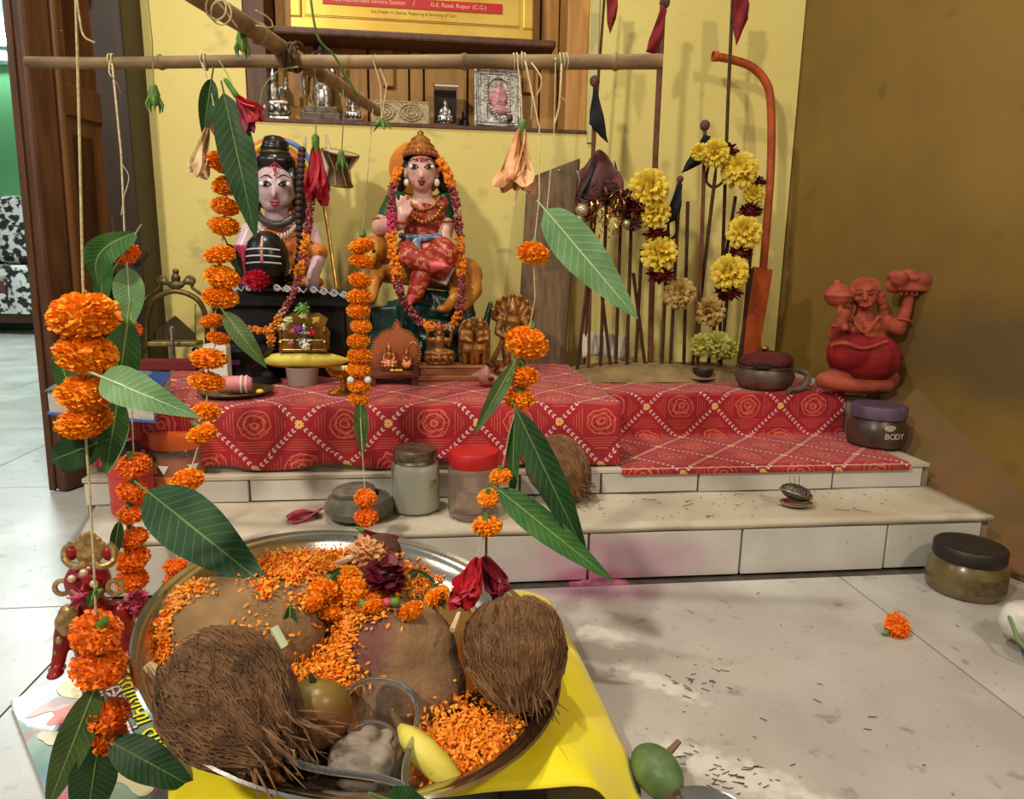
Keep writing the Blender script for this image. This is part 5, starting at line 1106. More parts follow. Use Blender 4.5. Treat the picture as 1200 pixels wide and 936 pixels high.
mb.cap(b+V((0, 0, .055)), .015, b+V((0, 0, .10)), .018, 10); mb.ell(b+V((0, -.004, .124)), (.011, .012, .014)); mb.cap(b+V((0, 0, .134)), .010, b+V((0, 0, .155)), .003, 8)
mb.ell(b+V((0, .0, .03)), (.026, .012, .03)); mb.blob('body', M_SILVER, o, .002, 1)
mb = MB().tube([b+V((.048*math.cos(a), .012, .06+.085*math.sin(a))) for a in [math.radians(x) for x in range(-20, 201, 10)]], .004, 6); mb.build('arch', M_SILVER, o)
c = shelf_pt(414, .0); o = thing('silver_figurine', 'small squat silver figurine under the bamboo tip in the niche', 'figurine', c, 'silver figurines in the wall niche')
MB().box(c+V((0, 0, .005)), (.056, .04, .010)).build('base', m_db, o, smooth=False, bevel=.002); idol(MB(), c+V((0, 0, .01)), .062, .2, True, 1.0, 'up').blob('body', M_SILVER, o, .0018, 1)
# carved plaque
c = shelf_pt(470); o = thing('carved_plaque', 'long cream carved plaque with round medallions leaning in the niche', 'plaque', c)
m_cp = mat('carved_bone', (178, 160, 120), .6, 0, (120, 100, 66), 160, bump=.5, bscale=300)
Rl = R3(-10, 0, 0); cc = c+V((0, .012, .034))
MB().box(cc, (.150, .010, .064), Rl).build('slab', m_cp, o, smooth=False, bevel=.003)
for x in (-.046, .026):
    mb = MB()
    for r in (.024, .016, .008): mb.ring(cc+Rl @ V((x, -.006, 0)), r, .0022, 24, 6, Rl @ V((0, 1, 0)), 1.2, .9)
    mb.build('medallion', m_cp, o)
mb = MB()
for i in range(26): mb.ell(cc+Rl @ V((-.069+i*.0055, -.005, .027)), .0022, 6, 5).ell(cc+Rl @ V((-.069+i*.0055, -.005, -.027)), .0022, 6, 5)
mb.build('beaded_border', m_cp, o)
# glass showcase
c = shelf_pt(522); o = thing('glass_showcase', 'small clear acrylic block with a tiny silver idol inside', 'showcase', c)
MB().box(c+V((0, .01, .004)), (.066, .05, .008)).build('base', mat('dark_wine', (70, 28, 30), .5), o, smooth=False, bevel=.001)
for s in (-1, 1): MB().box(c+V((s*.031, .01, .055)), (.004, .046, .094)).build('side_pane', M_GLASS, o, smooth=False)
MB().box(c+V((0, .034, .055)), (.060, .003, .094)).build('back_pane', mat('smoky_pane', (58, 44, 32), .2), o, smooth=False); MB().box(c+V((0, .01, .104)), (.066, .05, .005)).build('top_pane', M_GLASS, o, smooth=False)
MB().tube([c+V((-.028, -.016, .100)), c+V((.034, -.016, .100))], .0035, 8).build('silver_bar', mat('bright_steel', (232, 228, 220), .2, .6), o)
idol(MB(), c+V((0, .008, .008)), .070, 0, True, .9).blob('idol', M_SILVER, o, .0018, 1)
# silver framed relief picture
c = shelf_pt(584); o = thing('silver_relief', 'silver embossed picture frame with pink relief and bead chain', 'picture', c)
Rl = R3(-7, 0, 0); cc = c+V((0, .02, .080)); MB().box(cc, (.128, .014, .158), Rl).build('backing', M_SILVER, o, smooth=False, bevel=.003)
def rq(x, z, d=-.008): return cc + Rl @ V((x, d, z))
for w, h, r in ((.056, .071, .004), (.048, .063, .002)):
    mb = MB().tube([rq(-w, -h), rq(w, -h), rq(w, h), rq(-w, h)], r, 6, closed=True); mb.build('frame_moulding', M_SILVER, o)
mb = MB().tube([rq(.030*math.cos(a)*1.0, .012+.040*math.sin(a) if a > 0 else .012, -.009) for a in [math.radians(x) for x in range(0, 181, 10)]], .003, 6); mb.tube([rq(-.030, .012), rq(-.030, -.05)], .003, 6).tube([rq(.030, .012), rq(.030, -.05)], .003, 6); mb.build('relief_arch', M_SILVER, o)
mb = MB(); mb.ell(rq(.004, .0), (.022, .010, .030)); mb.ell(rq(.004, .034), (.010, .009, .012)); mb.ell(rq(.006, -.032), (.030, .010, .012)); mb.chain([rq(-.016, .010), rq(-.028, -.006), rq(-.012, -.016)], [.006, .006, .005], 8); mb.blob('relief_figure', mat('pink_relief', (196, 150, 150), .5, .2, (150, 90, 96), 120, bump=.4), o, .002, 1)
mb = MB()
for p in along(spline([rq(-.022, .08, -.010), rq(-.030, .03, -.016), rq(-.026, -.02, -.018), rq(.0, -.05, -.020), rq(.022, -.058, -.020), rq(.030, -.01, -.016), rq(.026, .08, -.010)], 8), 0, 1, .008): mb.ell(p, .0036, 8, 6)
mb.build('bead_chain', mat('silver_bead', (190, 184, 176), .25, .7), o)
for x in (-.022, .026): MB().ell(rq(x, .084, -.006), (.006, .006, .007)).build('knob', M_DBRASS, o)
MB().ell(rq(.03, -.055, -.022), (.008, .007, .010)).build('pendant', M_DBRASS, o)
# dark little bottle
c = shelf_pt(544, .06); o = thing('dark_bottle', 'tiny dark bottle in the shade behind the acrylic block', 'bottle', c); MB().lathe([(0, 0), (.012, 0), (.013, .005), (.013, .03), (.006, .038), (.006, .046), (0, .046)], c, 16).build('body', M_BLACK, o); MB().lathe([(.0072, 0), (.0072, .012), (0, .013)], c+V((0, 0, .042)), 14).build('cap', m_db, o)

# gold framed sign on the shelf plank
zp = 1.1035; yf = YW+.045
a, b = aty(341, 26, yf), aty(624, 42, yf); wS = b.x-a.x; cS = V(((a.x+b.x)/2, yf, zp)); hS = .30
sg = thing('framed_sign', 'large gold framed dealer sign with a red lettered band on the niche shelf', 'sign', cS)
m_gf = mat('gold_foil', (206, 164, 66), .32, .55, (226, 190, 92), 8, bump=.1, bscale=20)
Rs = R3(-4, 0, 0)
def sp(x, z, d=0): return cS + Rs @ V((x, d, z))
MB().box(sp(0, hS/2), (wS-.02, .012, hS-.01), Rs).build('panel', m_gf, sg, smooth=False)
for x, z, w, h in ((0, .014, wS, .028), (0, hS-.014, wS, .028), (-wS/2+.014, hS/2, .028, hS-.056), (wS/2-.014, hS/2, .028, hS-.056)): MB().box(sp(x, z, -.006), (w, .022, h), Rs).build('frame_bar', m_gf, sg, smooth=False, bevel=.004)
mb = MB()
for k in (.034, .038): mb.tube([sp(-wS/2+k, k, -.0075), sp(wS/2-k, k, -.0075), sp(wS/2-k, hS-k, -.0075), sp(-wS/2+k, hS-k, -.0075)], .0006, 4, closed=True)
mb.build('border_line', mat('border_brown', (96, 64, 24), .6), sg)
mrb = mat('sign_red', (176, 24, 32), .4); MB().box(sp(.0, .078, -.0075), (wS*.74, .002, .024), Rs).build('red_band', mrb, sg, smooth=False)
mtx = mat('sign_letter_gold', (224, 176, 120), .5); ax, ay = (1, 0, 0), Rs @ V((0, 0, 1))
text_mesh('lettering', 'Tata Authorised Service Station', .0145, mtx, sg, sp(-wS*.185, .078, -.009), ax, ay); text_mesh('lettering', '/', .02, mtx, sg, sp(.0, .078, -.009), ax, ay); text_mesh('lettering', 'G.E. Road, Raipur (C.G.)', .0145, mtx, sg, sp(wS*.185, .078, -.009), ax, ay)
text_mesh('lettering', 'Sub Dealer in: Spares, Repairing & Servicing of Cars', .0105, mat('sign_brown', (120, 84, 34), .6), sg, sp(0, .055, -.0065), ax, ay)
# ================================================================== things on the lower step and the floor
zt1 = Z1+.0025
def jar_body(r, h, neck, wall=.0022):
    return [(0, 0), (r*.86, 0), (r*.97, h*.03), (r, h*.10), (r, h*.80), (r*.94, h*.89), (neck, h*.95), (neck, h), (neck-wall, h), (neck-wall, h*.95), (r*.94-wall, h*.88), (r-wall, h*.80), (r-wall, h*.10), (r*.85, h*.03+wall), (0, h*.02+wall)]
c = atz(487, 600, zt1)+V((0, .02, 0)); j = thing('glass_jar', 'frosted glass jar with a steel screw lid standing next to the red lidded jar', 'jar', c)
MB().lathe(jar_body(.042, .092, .034), c, 36).build('body', mat('frosted_glass', (206, 204, 190), .35, 0, trans=.55, ior=1.25), j)
MB().lathe([(.036, 0), (.038, .002), (.0365, .006), (.038, .010), (.0385, .020), (.037, .024), (.030, .0255), (0, .025)], c+V((0, 0, .086)), 36).build('lid', mat('dull_steel_lid', (150, 138, 120), .38, .85, (110, 98, 82), 60), j)
MB().box(c+V((.030, -.030, .055)), (.016, .002, .012), R3(0, 0, 45)).build('label_scrap', mat('label_scrap', (170, 150, 110), .7, 0, (110, 90, 60), 200), j, smooth=False)
c = atz(556, 608, zt1)+V((0, .025, 0)); j = thing('plastic_jar', 'clear plastic jar with a wide red lid on the lower step', 'jar', c)
MB().lathe(jar_body(.044, .100, .038), c, 36).build('body', mat('clear_plastic', (226, 210, 200), .12, 0, trans=.9, ior=1.15), j)
MB().lathe([(.0415, 0), (.043, .002), (.043, .022), (.041, .026), (0, .0275)], c+V((0, 0, .088)), 40).build('lid', mat('red_plastic_lid', (196, 34, 38), .45, 0, (180, 24, 30), 30), j)
mb = MB(); rd = random.Random(2); 
for i in range(12): mb.ell(c+V((rd.uniform(-.02, .02), rd.uniform(-.02, .02), .012+rd.uniform(0, .02))), (.014, .013, .010))
mb.blob('contents', mat('white_powder', (214, 202, 190), .9), j, .003, 2)
c = atz(419, 612, zt1)+V((0, .03, 0)); j = thing('squat_glass_jar', 'low squat grey glass jar with tilted flat lid on the step', 'jar', c)
m_gg = mat('grey_glass', (150, 146, 130), .2, 0, (120, 112, 94), 30, trans=.5, ior=1.3)
MB().lathe([(0, 0), (.030, 0), (.054, .008), (.059, .020), (.052, .034), (.036, .040), (.034, .040), (.050, .032), (.056, .020), (.05, .010), (0, .004)], c, 36).build('body', m_gg, j)
MB().lathe([(0, 0), (.034, .0), (.036, .003), (.036, .008), (.033, .010), (0, .0105)], c+V((-.008, .0, .0405)), 32, R3(0, -3, 0)).build('lid', mat('grey_lid', (136, 130, 120), .4, .3, (100, 94, 84), 40), j)
MB().ell(c+V((0, 0, .012)), (.046, .046, .008)).build('contents', mat('grey_ash', (120, 110, 96), .9, 0, (90, 80, 68), 60), j)
# orange jar and red bottle
c = atz(208, 585, zt1)+V((.004, .02, 0)); j = thing('orange_jar', 'clear plastic jar of orange powder with an orange screw lid', 'jar', c)
MB().lathe(jar_body(.053, .108, .046), c, 36).build('body', mat('clear_plastic', (226, 210, 200), .12, 0, trans=.9, ior=1.15), j)
MB().lathe([(0, .004), (.043, .004), (.0497, .012), (.0497, .078), (.047, .082), (0, .082)], c, 36).build('powder', mat('orange_powder', (240, 124, 60), .9, 0, (224, 104, 48), 24), j)
ld = MB().lathe([(.0485, 0), (.050, .002), (.050, .026), (.048, .030), (0, .031)], c+V((0, 0, .096)), 40).build('lid', mat('orange_plastic_lid', (232, 104, 44), .4), j)
def wrap_label(parent, name, cc, r, z0, z1, a0, a1, m):
    mb = MB(); mb.grid(lambda u, v: cc+V((r*math.sin(a0+(a1-a0)*u), -r*math.cos(a0+(a1-a0)*u), z0+(z1-z0)*v)), 12, 1); return mb.build(name, m, parent, normals=False)
wrap_label(j, 'yellow_label', c, .0536, .056, .078, math.radians(-75), math.radians(-25), mat('yellow_label', (226, 190, 90), .6, 0, (170, 120, 60), 160, lo=.6, hi=.7))
wrap_label(j, 'orange_label', c, .0534, .012, .052, math.radians(-78), math.radians(20), mat('orange_label', (212, 110, 60), .6, 0, (226, 150, 90), 60))
c_r = .0538
for a in (-12, 40):
    a = math.radians(a); X = V((math.cos(a), math.sin(a), 0)); o_ = c+V((c_r*math.sin(a), -c_r*math.cos(a), .072)); MB().add([o_+X*-.010, o_+X*.010, o_+V((0, 0, -.016))], [(0, 1, 2)]).build('white_triangle', M_WHITE, j, smooth=False, normals=False)
c = atz(153, 603, zt1)+V((0, .015, 0)); j = thing('red_bottle', 'translucent red plastic bottle beside the orange lidded jar', 'bottle', c)
MB().lathe([(0, 0), (.030, 0), (.034, .004), (.034, .070), (.031, .084), (.020, .094), (.017, .098), (.017, .106), (0, .106)], c, 32).build('body', mat('red_plastic', (192, 62, 54), .3, 0, (176, 46, 44), 20), j)
MB().lathe([(.019, 0), (.019, .014), (.017, .016), (0, .016)], c+V((0, 0, .104)), 24).build('cap', M_BLACK, j)
for a in (0, 1): MB().ring(c+V((0, 0, .02+.05*a)), .0342, .0012, 32, 6).build('moulded_rib', mat('red_plastic', (192, 62, 54)), j)

# coconuts
m_husk = mat('coconut_husk', (122, 86, 54), .85, 0, (90, 60, 38), 40, stretch=(1, 1, 1), bump=.8, bscale=180)
m_fib = mat('coconut_fibre', (146, 108, 68), .85, 0, (92, 60, 36), 60)
m_fibd = mat('coconut_fibre_dark', (128, 92, 60), .9, 0, (80, 54, 34), 60)
def coconut(label, c, axis, r, L, seed, nf=420, dark=False, wild=1.0, z=None):
    """axis points to the tufted tip"""
    c = V(c); ax = V(axis).normalized(); X = ax.orthogonal().normalized(); Yx = ax.cross(X); rd = random.Random(seed)
    root = thing('coconut', label, 'coconut', V((c.x, c.y, c.z-r*.95)), 'brown husked coconuts')
    def surf(t, a, k=1.0):           # t from -1 (blunt end) to 1 (tip)
        rr = r*math.sqrt(max(0, 1-t*t))*(1-.16*t)*k; n = 1+.05*mnoise.noise(V((math.cos(a)*2+seed, math.sin(a)*2, t*2.5)))
        return c + ax*(t*L/2*k) + (X*math.cos(a)+Yx*math.sin(a))*rr*n
    mb = MB(); mb.grid(lambda u, v: surf(math.sin((v-.5)*PI), u*2*PI), 40, 24); mb.build('husk', m_husk, root)
    fb = MB()
    for i in range(nf):
        a = rd.uniform(0, 6.283); t0 = rd.uniform(-.95, .6); t1 = min(.99, t0+rd.uniform(.25, .9)); da = rd.gauss(0, .09)*wild; h = rd.uniform(1.0, 1.03)
        P = [surf(t0+(t1-t0)*k/4, a+da*math.sin(k*.8)+rd.gauss(0, .02), h+rd.uniform(0, .012)+(.02*wild*rd.random() if k in (0, 4) else 0)) for k in range(5)]
        fb.tube(P, rd.uniform(.00035, .0007), 3, caps=False)
    fb.build('husk_fibres', m_fibd if dark else m_fib, root)['kind'] = 'stuff'
    tf = MB()
    for i in range(46):
        a = rd.uniform(0, 6.283); p = surf(rd.uniform(.72, .95), a, .98); d = (ax*rd.uniform(.5, 1.2)+(X*math.cos(a)+Yx*math.sin(a))*rd.uniform(-.2, .7)).normalized(); l = rd.uniform(.012, .03)*wild
        tf.tube([p, p+d*l*.5, p+d*l+V((rd.gauss(0, .003), rd.gauss(0, .003), rd.gauss(0, .003)))], [.0012, .0009, .0004], 4, caps=False)
    tf.build('tuft', m_fibd, root)['kind'] = 'stuff'
    return root
c = atz(660, 592, zt1); coconut('brown fibrous coconut on the lower step behind the hanging leaves', c+V((0, .04, .055)), (.55, -.55, -.62), .054, .13, 5, 420)

# infuser
c = atz(936, 594, zt1)+V((0, .01, 0)); f = thing('mesh_infuser', 'oval metal mesh tea infuser lying on its saucer on the step', 'infuser', c)
MB().lathe([(0, 0), (.020, .0005), (.029, .004), (.030, .006), (.028, .006), (.02, .0025), (0, .002)], c, 30, None, 1.0, .8).build('saucer', M_STEEL, f)
Ri = R3(-12, 18, -10); ci = c+V((-.002, 0, .022)); m_mesh = mat('dark_mesh', (120, 112, 104), .35, .8, (60, 54, 48), 260, bump=.8, bscale=400)
MB().ell(ci+Ri @ V((0, 0, .002)), (.029, .020, .015), 26, 16, Ri).build('shell', m_mesh, f)
mb = MB().tube([ci+Ri @ V((.0305*math.cos(a), .0212*math.sin(a), 0)) for a in [2*PI*i/30 for i in range(30)]], .0018, 6, closed=True); mb.build('rim', M_STEEL, f)
mb = MB()
for k in range(9):
    b_ = -.9+.225*k; mb.tube([ci+Ri @ V((.0294*b_, .0202*math.sqrt(1-b_*b_)*math.cos(t), .0152*math.sqrt(1-b_*b_)*math.sin(t)+.002)) for t in [PI*i/10 for i in range(11)]], .0006, 4)
mb.build('mesh_wires', M_STEEL, f)
for dx in (-.008, 0, .008): MB().tube([ci+V((dx, .006, .014)), ci+V((dx*1.2, .012, .030))], .0007, 5).build('wire_leg', M_STEEL, f)

# lidded jar and bag at the right edge of the floor
c = atz(1146, 700, 0)+V((.0, .03, 0)); j = thing('floor_jar', 'murky olive glass jar with black screw lid on the floor at right', 'jar', c)
MB().lathe([(0, 0), (.052, 0), (.058, .006), (.0595, .02), (.058, .046), (.050, .056), (.048, .060), (0, .060)], c, 36).build('body', mat('murky_jar', (112, 96, 58), .25, 0, (84, 70, 40), 24, coat=.3), j)
MB().lathe([(.052, 0), (.0535, .002), (.0535, .020), (.051, .023), (.046, .0235), (.044, .022), (0, .022)], c+V((0, 0, .058)), 40).build('lid', mat('black_plastic', (38, 32, 28), .5), j)
wrap_label(j, 'worn_label', c, .0600, .016, .040, math.radians(-40), math.radians(30), mat('worn_label', (98, 82, 50), .6, 0, (70, 58, 36), 90))
c = atz(1235, 770, 0); b_ = thing('white_bag', 'white plastic bag bulging in at the right edge of the floor', 'bag', c)
mb = MB(); rd = random.Random(6)
for i in range(34): a = rd.uniform(0, 6.28); k = rd.uniform(.3, 1); mb.ell(c+V((.01+.052*k*math.cos(a), .055*k*math.sin(a), .026+rd.uniform(0, .045)*(1.1-k*.6))), (rd.uniform(.016, .034), rd.uniform(.016, .034), rd.uniform(.014, .026)), 10, 7, R3(rd.uniform(0, 90), rd.uniform(0, 90), 0))
mb.blob('sack', mat('white_plastic_bag', (206, 202, 196), .35, 0, (186, 180, 172), 12), b_, .004, 2); MB().tube([c+V((-.06, -.03, .02)), c+V((-.07, -.01, .035)), c+V((-.05, .03, .05))], .003, 6).build('bag_seam', mat('bag_green', (110, 130, 90), .5), b_)
# loose marigold on the floor
f = thing('fallen_marigold', 'single fallen orange marigold lying on the floor tiles', 'flower', atz(1050, 736, 0)); p = atz(1051, 734, .012)
o = part('bloom', MARDS[0], None, f, p, Euler((.9, .7, 0)).to_quaternion(), .020); MB().cap(p+V((-.016, -.004, -.004)), .004, p+V((-.024, -.004, -.008)), .002).build('calyx', M_STEM, f)

# incense stick debris, each sliver lying on the floor
m_stick = mat('charred_sticks', (60, 48, 40), .9)
mb = MB(); rd = random.Random(9)
for cx_, cy_, n, s in ((808, 795, 26, 22), (850, 912, 46, 30), (790, 880, 10, 20), (1000, 800, 10, 120), (60, 640, 5, 60)):
    for i in range(n):
        p = atz(cx_+rd.gauss(0, s), cy_+rd.gauss(0, s*.5), .0012); a = rd.gauss(.4, .5); l = rd.uniform(.002, .012)
        if p.y > Y1-.01: continue
        mb.tube([p, p+V((l*math.cos(a), -l*math.sin(a), .0004))], .0005, 3)
o = mb.build('stick_debris', m_stick, origin=atz(850, 880, 0)); tag(o, 'scattered charred incense stick slivers on the floor by the yellow cloth', 'debris', kind='stuff')
mb = MB()
for i in range(60):
    p = V((rd.uniform(.28, .92), rd.uniform(Y1+.02, Y2-.02), zt1+.0006)); a = rd.gauss(.1, .5); l = rd.uniform(.004, .03) if rd.random() < .25 else rd.uniform(.002, .006); mb.tube([p, p+V((l*math.cos(a), -l*math.sin(a), .0003))], .0006, 3)
o = mb.build('step_debris', m_stick, origin=(.6, Y1+.05, zt1)); tag(o, 'dry twigs and dark crumbs littering the lower step', 'debris', kind='stuff')
# crimson powder heap at the step foot and petal on the step
mb = MB(); mb.grid(lambda u, v: (atz(705, 690, 0).x+(u-.5)*.10, Y1-.002-.018*v, max(.0003, .006*math.sin(PI*u)*(1-v)*(.7+.6*mnoise.noise(V((u*9, v*4, 0)))))), 30, 8)
o = mb.build('crimson_powder', m_pink, origin=(.27, Y1-.01, 0), normals=False); tag(o, 'spilled crimson ritual powder at the foot of the lower step', 'powder', kind='stuff')
f = thing('fallen_petal', 'limp pink hibiscus petal draped over the lower step edge', 'petal', atz(355, 606, zt1)); mb = MB()
mb.grid(lambda u, v: atz(335+38*u+4*v, 608-10*u+14*(v-.5)*math.sin(PI*min(1, u+.15)), zt1+.004+.006*math.sin(u*5+v*3)+.004*math.sin(v*7)), 10, 8); o = mb.build('petal', M_HIBP, f, normals=False); sd = o.modifiers.new('t', 'SOLIDIFY'); sd.thickness = .0008
MB().cap(atz(373, 598, zt1+.006), .002, atz(379, 595, zt1+.006), .001).build('petal_base', M_HIB, f)
# ================================================================== low stool, yellow cloth, steel tray and its offerings
TC = V((-.076, .675, .140)); TR = .214; TN = V((.20, -.10, 1)).normalized()
TX_ = (V((1, 0, 0)) - TN*TN.x).normalized(); TY_ = TN.cross(TX_)
TM = Matrix(((TX_.x, TY_.x, TN.x), (TX_.y, TY_.y, TN.y), (TX_.z, TY_.z, TN.z)))
TD = .030                                        # depth of the tray
def tl(x, y, h=0): return TC + TX_*x + TY_*y + TN*(h-TD)          # tray coordinates, h above its floor
def tp(px, py, h=0):                               # pixel onto the plane h above the tray floor
    d = ray(px, py); p0 = TC + TN*(h-TD); return CAM + d*(((p0-CAM).dot(TN))/d.dot(TN))
# stool
zs_ = .066
sl = thing('tray_stool', 'low dark wooden stool hidden under the yellow cloth', 'stool', (-.09, .70, 0)); m_st = mat('stool_wood', (60, 40, 28), .6, 0, (40, 26, 18), 14)
MB().box((-.055, .72, zs_-.008), (.33, .31, .016)).build('top', m_st, sl, smooth=False, bevel=.002)
for x in (-.195, .085):
    for y in (.585, .855): MB().box((x, y, (zs_-.016)/2), (.045, .035, zs_-.016)).build('foot', m_st, sl, smooth=False, bevel=.002)
# cloth
m_yc = mat('yellow_polyester', (244, 226, 8), .5, 0, (228, 206, 4), 9, sheen=.3)
A_, B_, C_, D_ = V((-.385, .965, 0)), V((.165, .925, 0)), V((.207, .53, 0)), V((-.225, .53, 0))
mb = MB()
def yc(u, v):
    p = A_.lerp(B_, u).lerp(D_.lerp(C_, u), v)
    z = zs_+.004+.0025*mnoise.noise(V((u*6, v*6, 2)))
    ex = max(0, abs(p.x+.055)-.170); ey = max(0, abs(p.y-.72)-.158); e = math.hypot(ex, ey)
    z -= min(e*.35, .05) + 4.0*max(0, e-.03)**2
    if u > .86 and v > .80: z -= .05*((u-.86)/.14)*((v-.80)/.20)
    z += .010*math.sin(u*9+1)*max(0, e)/.06*.3
    return (p.x, p.y, max(z, .004))
mb.grid(yc, 60, 44); o = mb.build('yellow_cloth', m_yc, origin=(-.09, .72, zs_), normals=False); sd = o.modifiers.new('t', 'SOLIDIFY'); sd.thickness = .0012; sd.offset = 1
tag(o, 'bright yellow cloth spread under the steel tray', 'cloth')
# supporting pad so that the tray leans as it does
pad = thing('tray_rest', 'folded yellow cloth pad tucked under the raised left side of the tray', 'pad', tl(-.09, .03, 0)); 
for k, (x, y, w) in enumerate(((-.09, .02, .075), (-.07, .03, .06))):
    p = tl(x, y, -.006); z0 = zs_+.0075; h = max(.006, p.z-.004-z0) if k == 0 else .004
    if k == 0: MB().box((p.x, p.y, z0+h/2), (w*2, w*1.6, h)).build('fold', m_yc, pad, bevel=.004)
tray = thing('steel_tray', 'large round steel tray heaped with offerings on the yellow cloth', 'tray', tl(0, 0, 0))
prof = [(0, 0), (.165, 0), (.180, .004), (.196, .020), (.200, TD-.004), (.209, TD-.001), (TR, TD), (TR+.001, TD-.002), (.209, TD-.003), (.2015, TD-.007), (.1975, .019), (.181, .0025), (.165, -.0014), (0, -.0014)]
MB().lathe(prof, TC-TN*TD, 72, TM).build('dish', M_STEEL, tray)
MB().lathe([(.2075, TD-.002), (TR, TD+.0014), (TR+.0022, TD), (TR, TD-.0016)], TC-TN*TD, 72, TM).build('rim', M_STEEL, tray)
# mounds
m_mound = mat('clay_mound', (150, 118, 80), .95, 0, (124, 94, 62), 26, bump=1.0, bscale=160); m_mound2 = mat('clay_mound_red', (146, 112, 80), .95, 0, (118, 88, 60), 26, bump=1.0, bscale=160)
ELL = []
def mound(label, parts, m, seed, root_px):
    root = thing('clay_mound', label, 'clay', tp(*root_px, .0), 'clay mounds in the tray'); mb = MB()
    for px, py, h, rx, ry, rz in parts:
        c = tp(px, py, h); mb.ell(c, (rx, ry, rz), 20, 12, TM); ELL.append((c, (rx, ry, rz)))
    mb.blob('heap', m, root, .0042, 5); return root
m1 = mound('large sandy brown clay mound at the left of the tray', [(285, 735, .010, .085, .072, .048), (350, 700, .012, .075, .060, .050), (390, 690, .010, .06, .05, .045)], m_mound, 1, (300, 735))
m2 = mound('sandy clay mound with reddish smear in the middle of the tray', [(465, 770, .010, .066, .062, .062), (455, 740, .012, .055, .05, .060), (480, 800, .0, .06, .05, .045)], m_mound2, 2, (465, 780))
spot_stain(m_mound2, (96, 44, 56), tuple(tp(432, 748, .05)-ORG[m2.name]), (.035, .05, .05), .7, 30)
m3 = mound('small dark mud lump standing on the garland at the tray back', [(446, 652, .040, .026, .022, .032), (440, 668, .015, .036, .028, .034), (456, 645, .052, .016, .014, .016), (436, 650, .045, .014, .013, .016), (452, 662, .034, .024, .020, .018)], mat('wet_mud', (92, 62, 48), .95, 0, (70, 40, 34), 40, bump=.9, bscale=140), 3, (449, 660))
def hit(px, py, base=.002):
    d = ray(px, py).normalized(); p0 = TC + TN*(base-TD); best = ((p0-CAM).dot(TN))/d.dot(TN); inv = TM.transposed()
    n = TN
    for c, r in ELL:
        o = inv @ (CAM-c); q = inv @ d; o = V((o.x/r[0], o.y/r[1], o.z/r[2])); q = V((q.x/r[0], q.y/r[1], q.z/r[2]))
        a, b, cc = q.dot(q), 2*o.dot(q), o.dot(o)-1; D = b*b-4*a*cc
        if D > 0:
            t = (-b-math.sqrt(D))/(2*a)
            if 0 < t < best:
                best = t; l = inv @ (CAM+d*t-c); n = (TM @ V((l.x/r[0]**2, l.y/r[1]**2, l.z/r[2]**2))).normalized()
    return CAM+d*best, n
# coconuts in the tray
coconut('shaggy coconut with loose fibres at the front left of the tray', tp(272, 822, .048), (.66, -.50, -.30), .050, .132, 21, 640, True, 1.5)
coconut('round coconut with dark base at the right of the tray', tp(604, 765, .056), (.10, -.72, -.66), .052, .112, 31, 560, False, 1.0)
# loose petals : nobody could count them
m_pet = mat('loose_marigold_petals', (255, 168, 44), .6, 0, (244, 126, 18), 90); mb = MB(); rd = random.Random(77)
REG = [(a, b, c, d, int(n*1.7)) for a, b, c, d, n in [(330, 668, 28, 14, 420), (370, 660, 40, 12, 520), (420, 650, 30, 8, 260), (310, 690, 10, 10, 90), (400, 745, 14, 30, 420), (385, 790, 26, 18, 420), (420, 710, 26, 16, 380), (555, 860, 34, 26, 800), (530, 900, 24, 14, 300), (595, 855, 22, 12, 200), (192, 730, 7, 30, 330), (190, 765, 10, 16, 150), (490, 680, 26, 14, 300), (470, 665, 20, 8, 120), (355, 705, 14, 8, 60), (300, 735, 20, 16, 18), (345, 800, 14, 14, 70), (205, 700, 14, 14, 90), (225, 692, 18, 6, 80), (330, 770, 40, 30, 20), (430, 850, 20, 8, 0), (510, 870, 20, 14, 140)]]
for cx_, cy_, sx_, sy_, n in REG:
    for i in range(n):
        px, py = cx_+rd.gauss(0, sx_*.72), cy_+rd.gauss(0, sy_*.72); p, nr = hit(px, py, .004+.010*rd.random() if n > 100 else .003)
        q = TM.transposed() @ (p-TC)
        if math.hypot(q.x, q.y) > .192: continue
        p = p + nr*rd.uniform(.0005, .005 if n > 100 else .001)
        d = V((rd.gauss(0, 1), rd.gauss(0, 1), rd.gauss(0, .55))).normalized(); s = d.cross(nr+V((rd.gauss(0, .5), rd.gauss(0, .5), 0))).normalized(); l = rd.uniform(.003, .008); w = rd.uniform(.0009, .002); k = nr*rd.uniform(-.001, .003)
        mb.add([p-s*w*.4, p+s*w*.4, p+d*l*.6+s*w+k, p+d*l+k*.5, p+d*l*.6-s*w+k], [(0, 1, 2, 3, 4)])
o = mb.build('marigold_petals', m_pet, origin=tl(0, 0, .002), normals=False, ang=80); tag(o, 'loose orange marigold petals strewn over the tray', 'petals', kind='stuff')

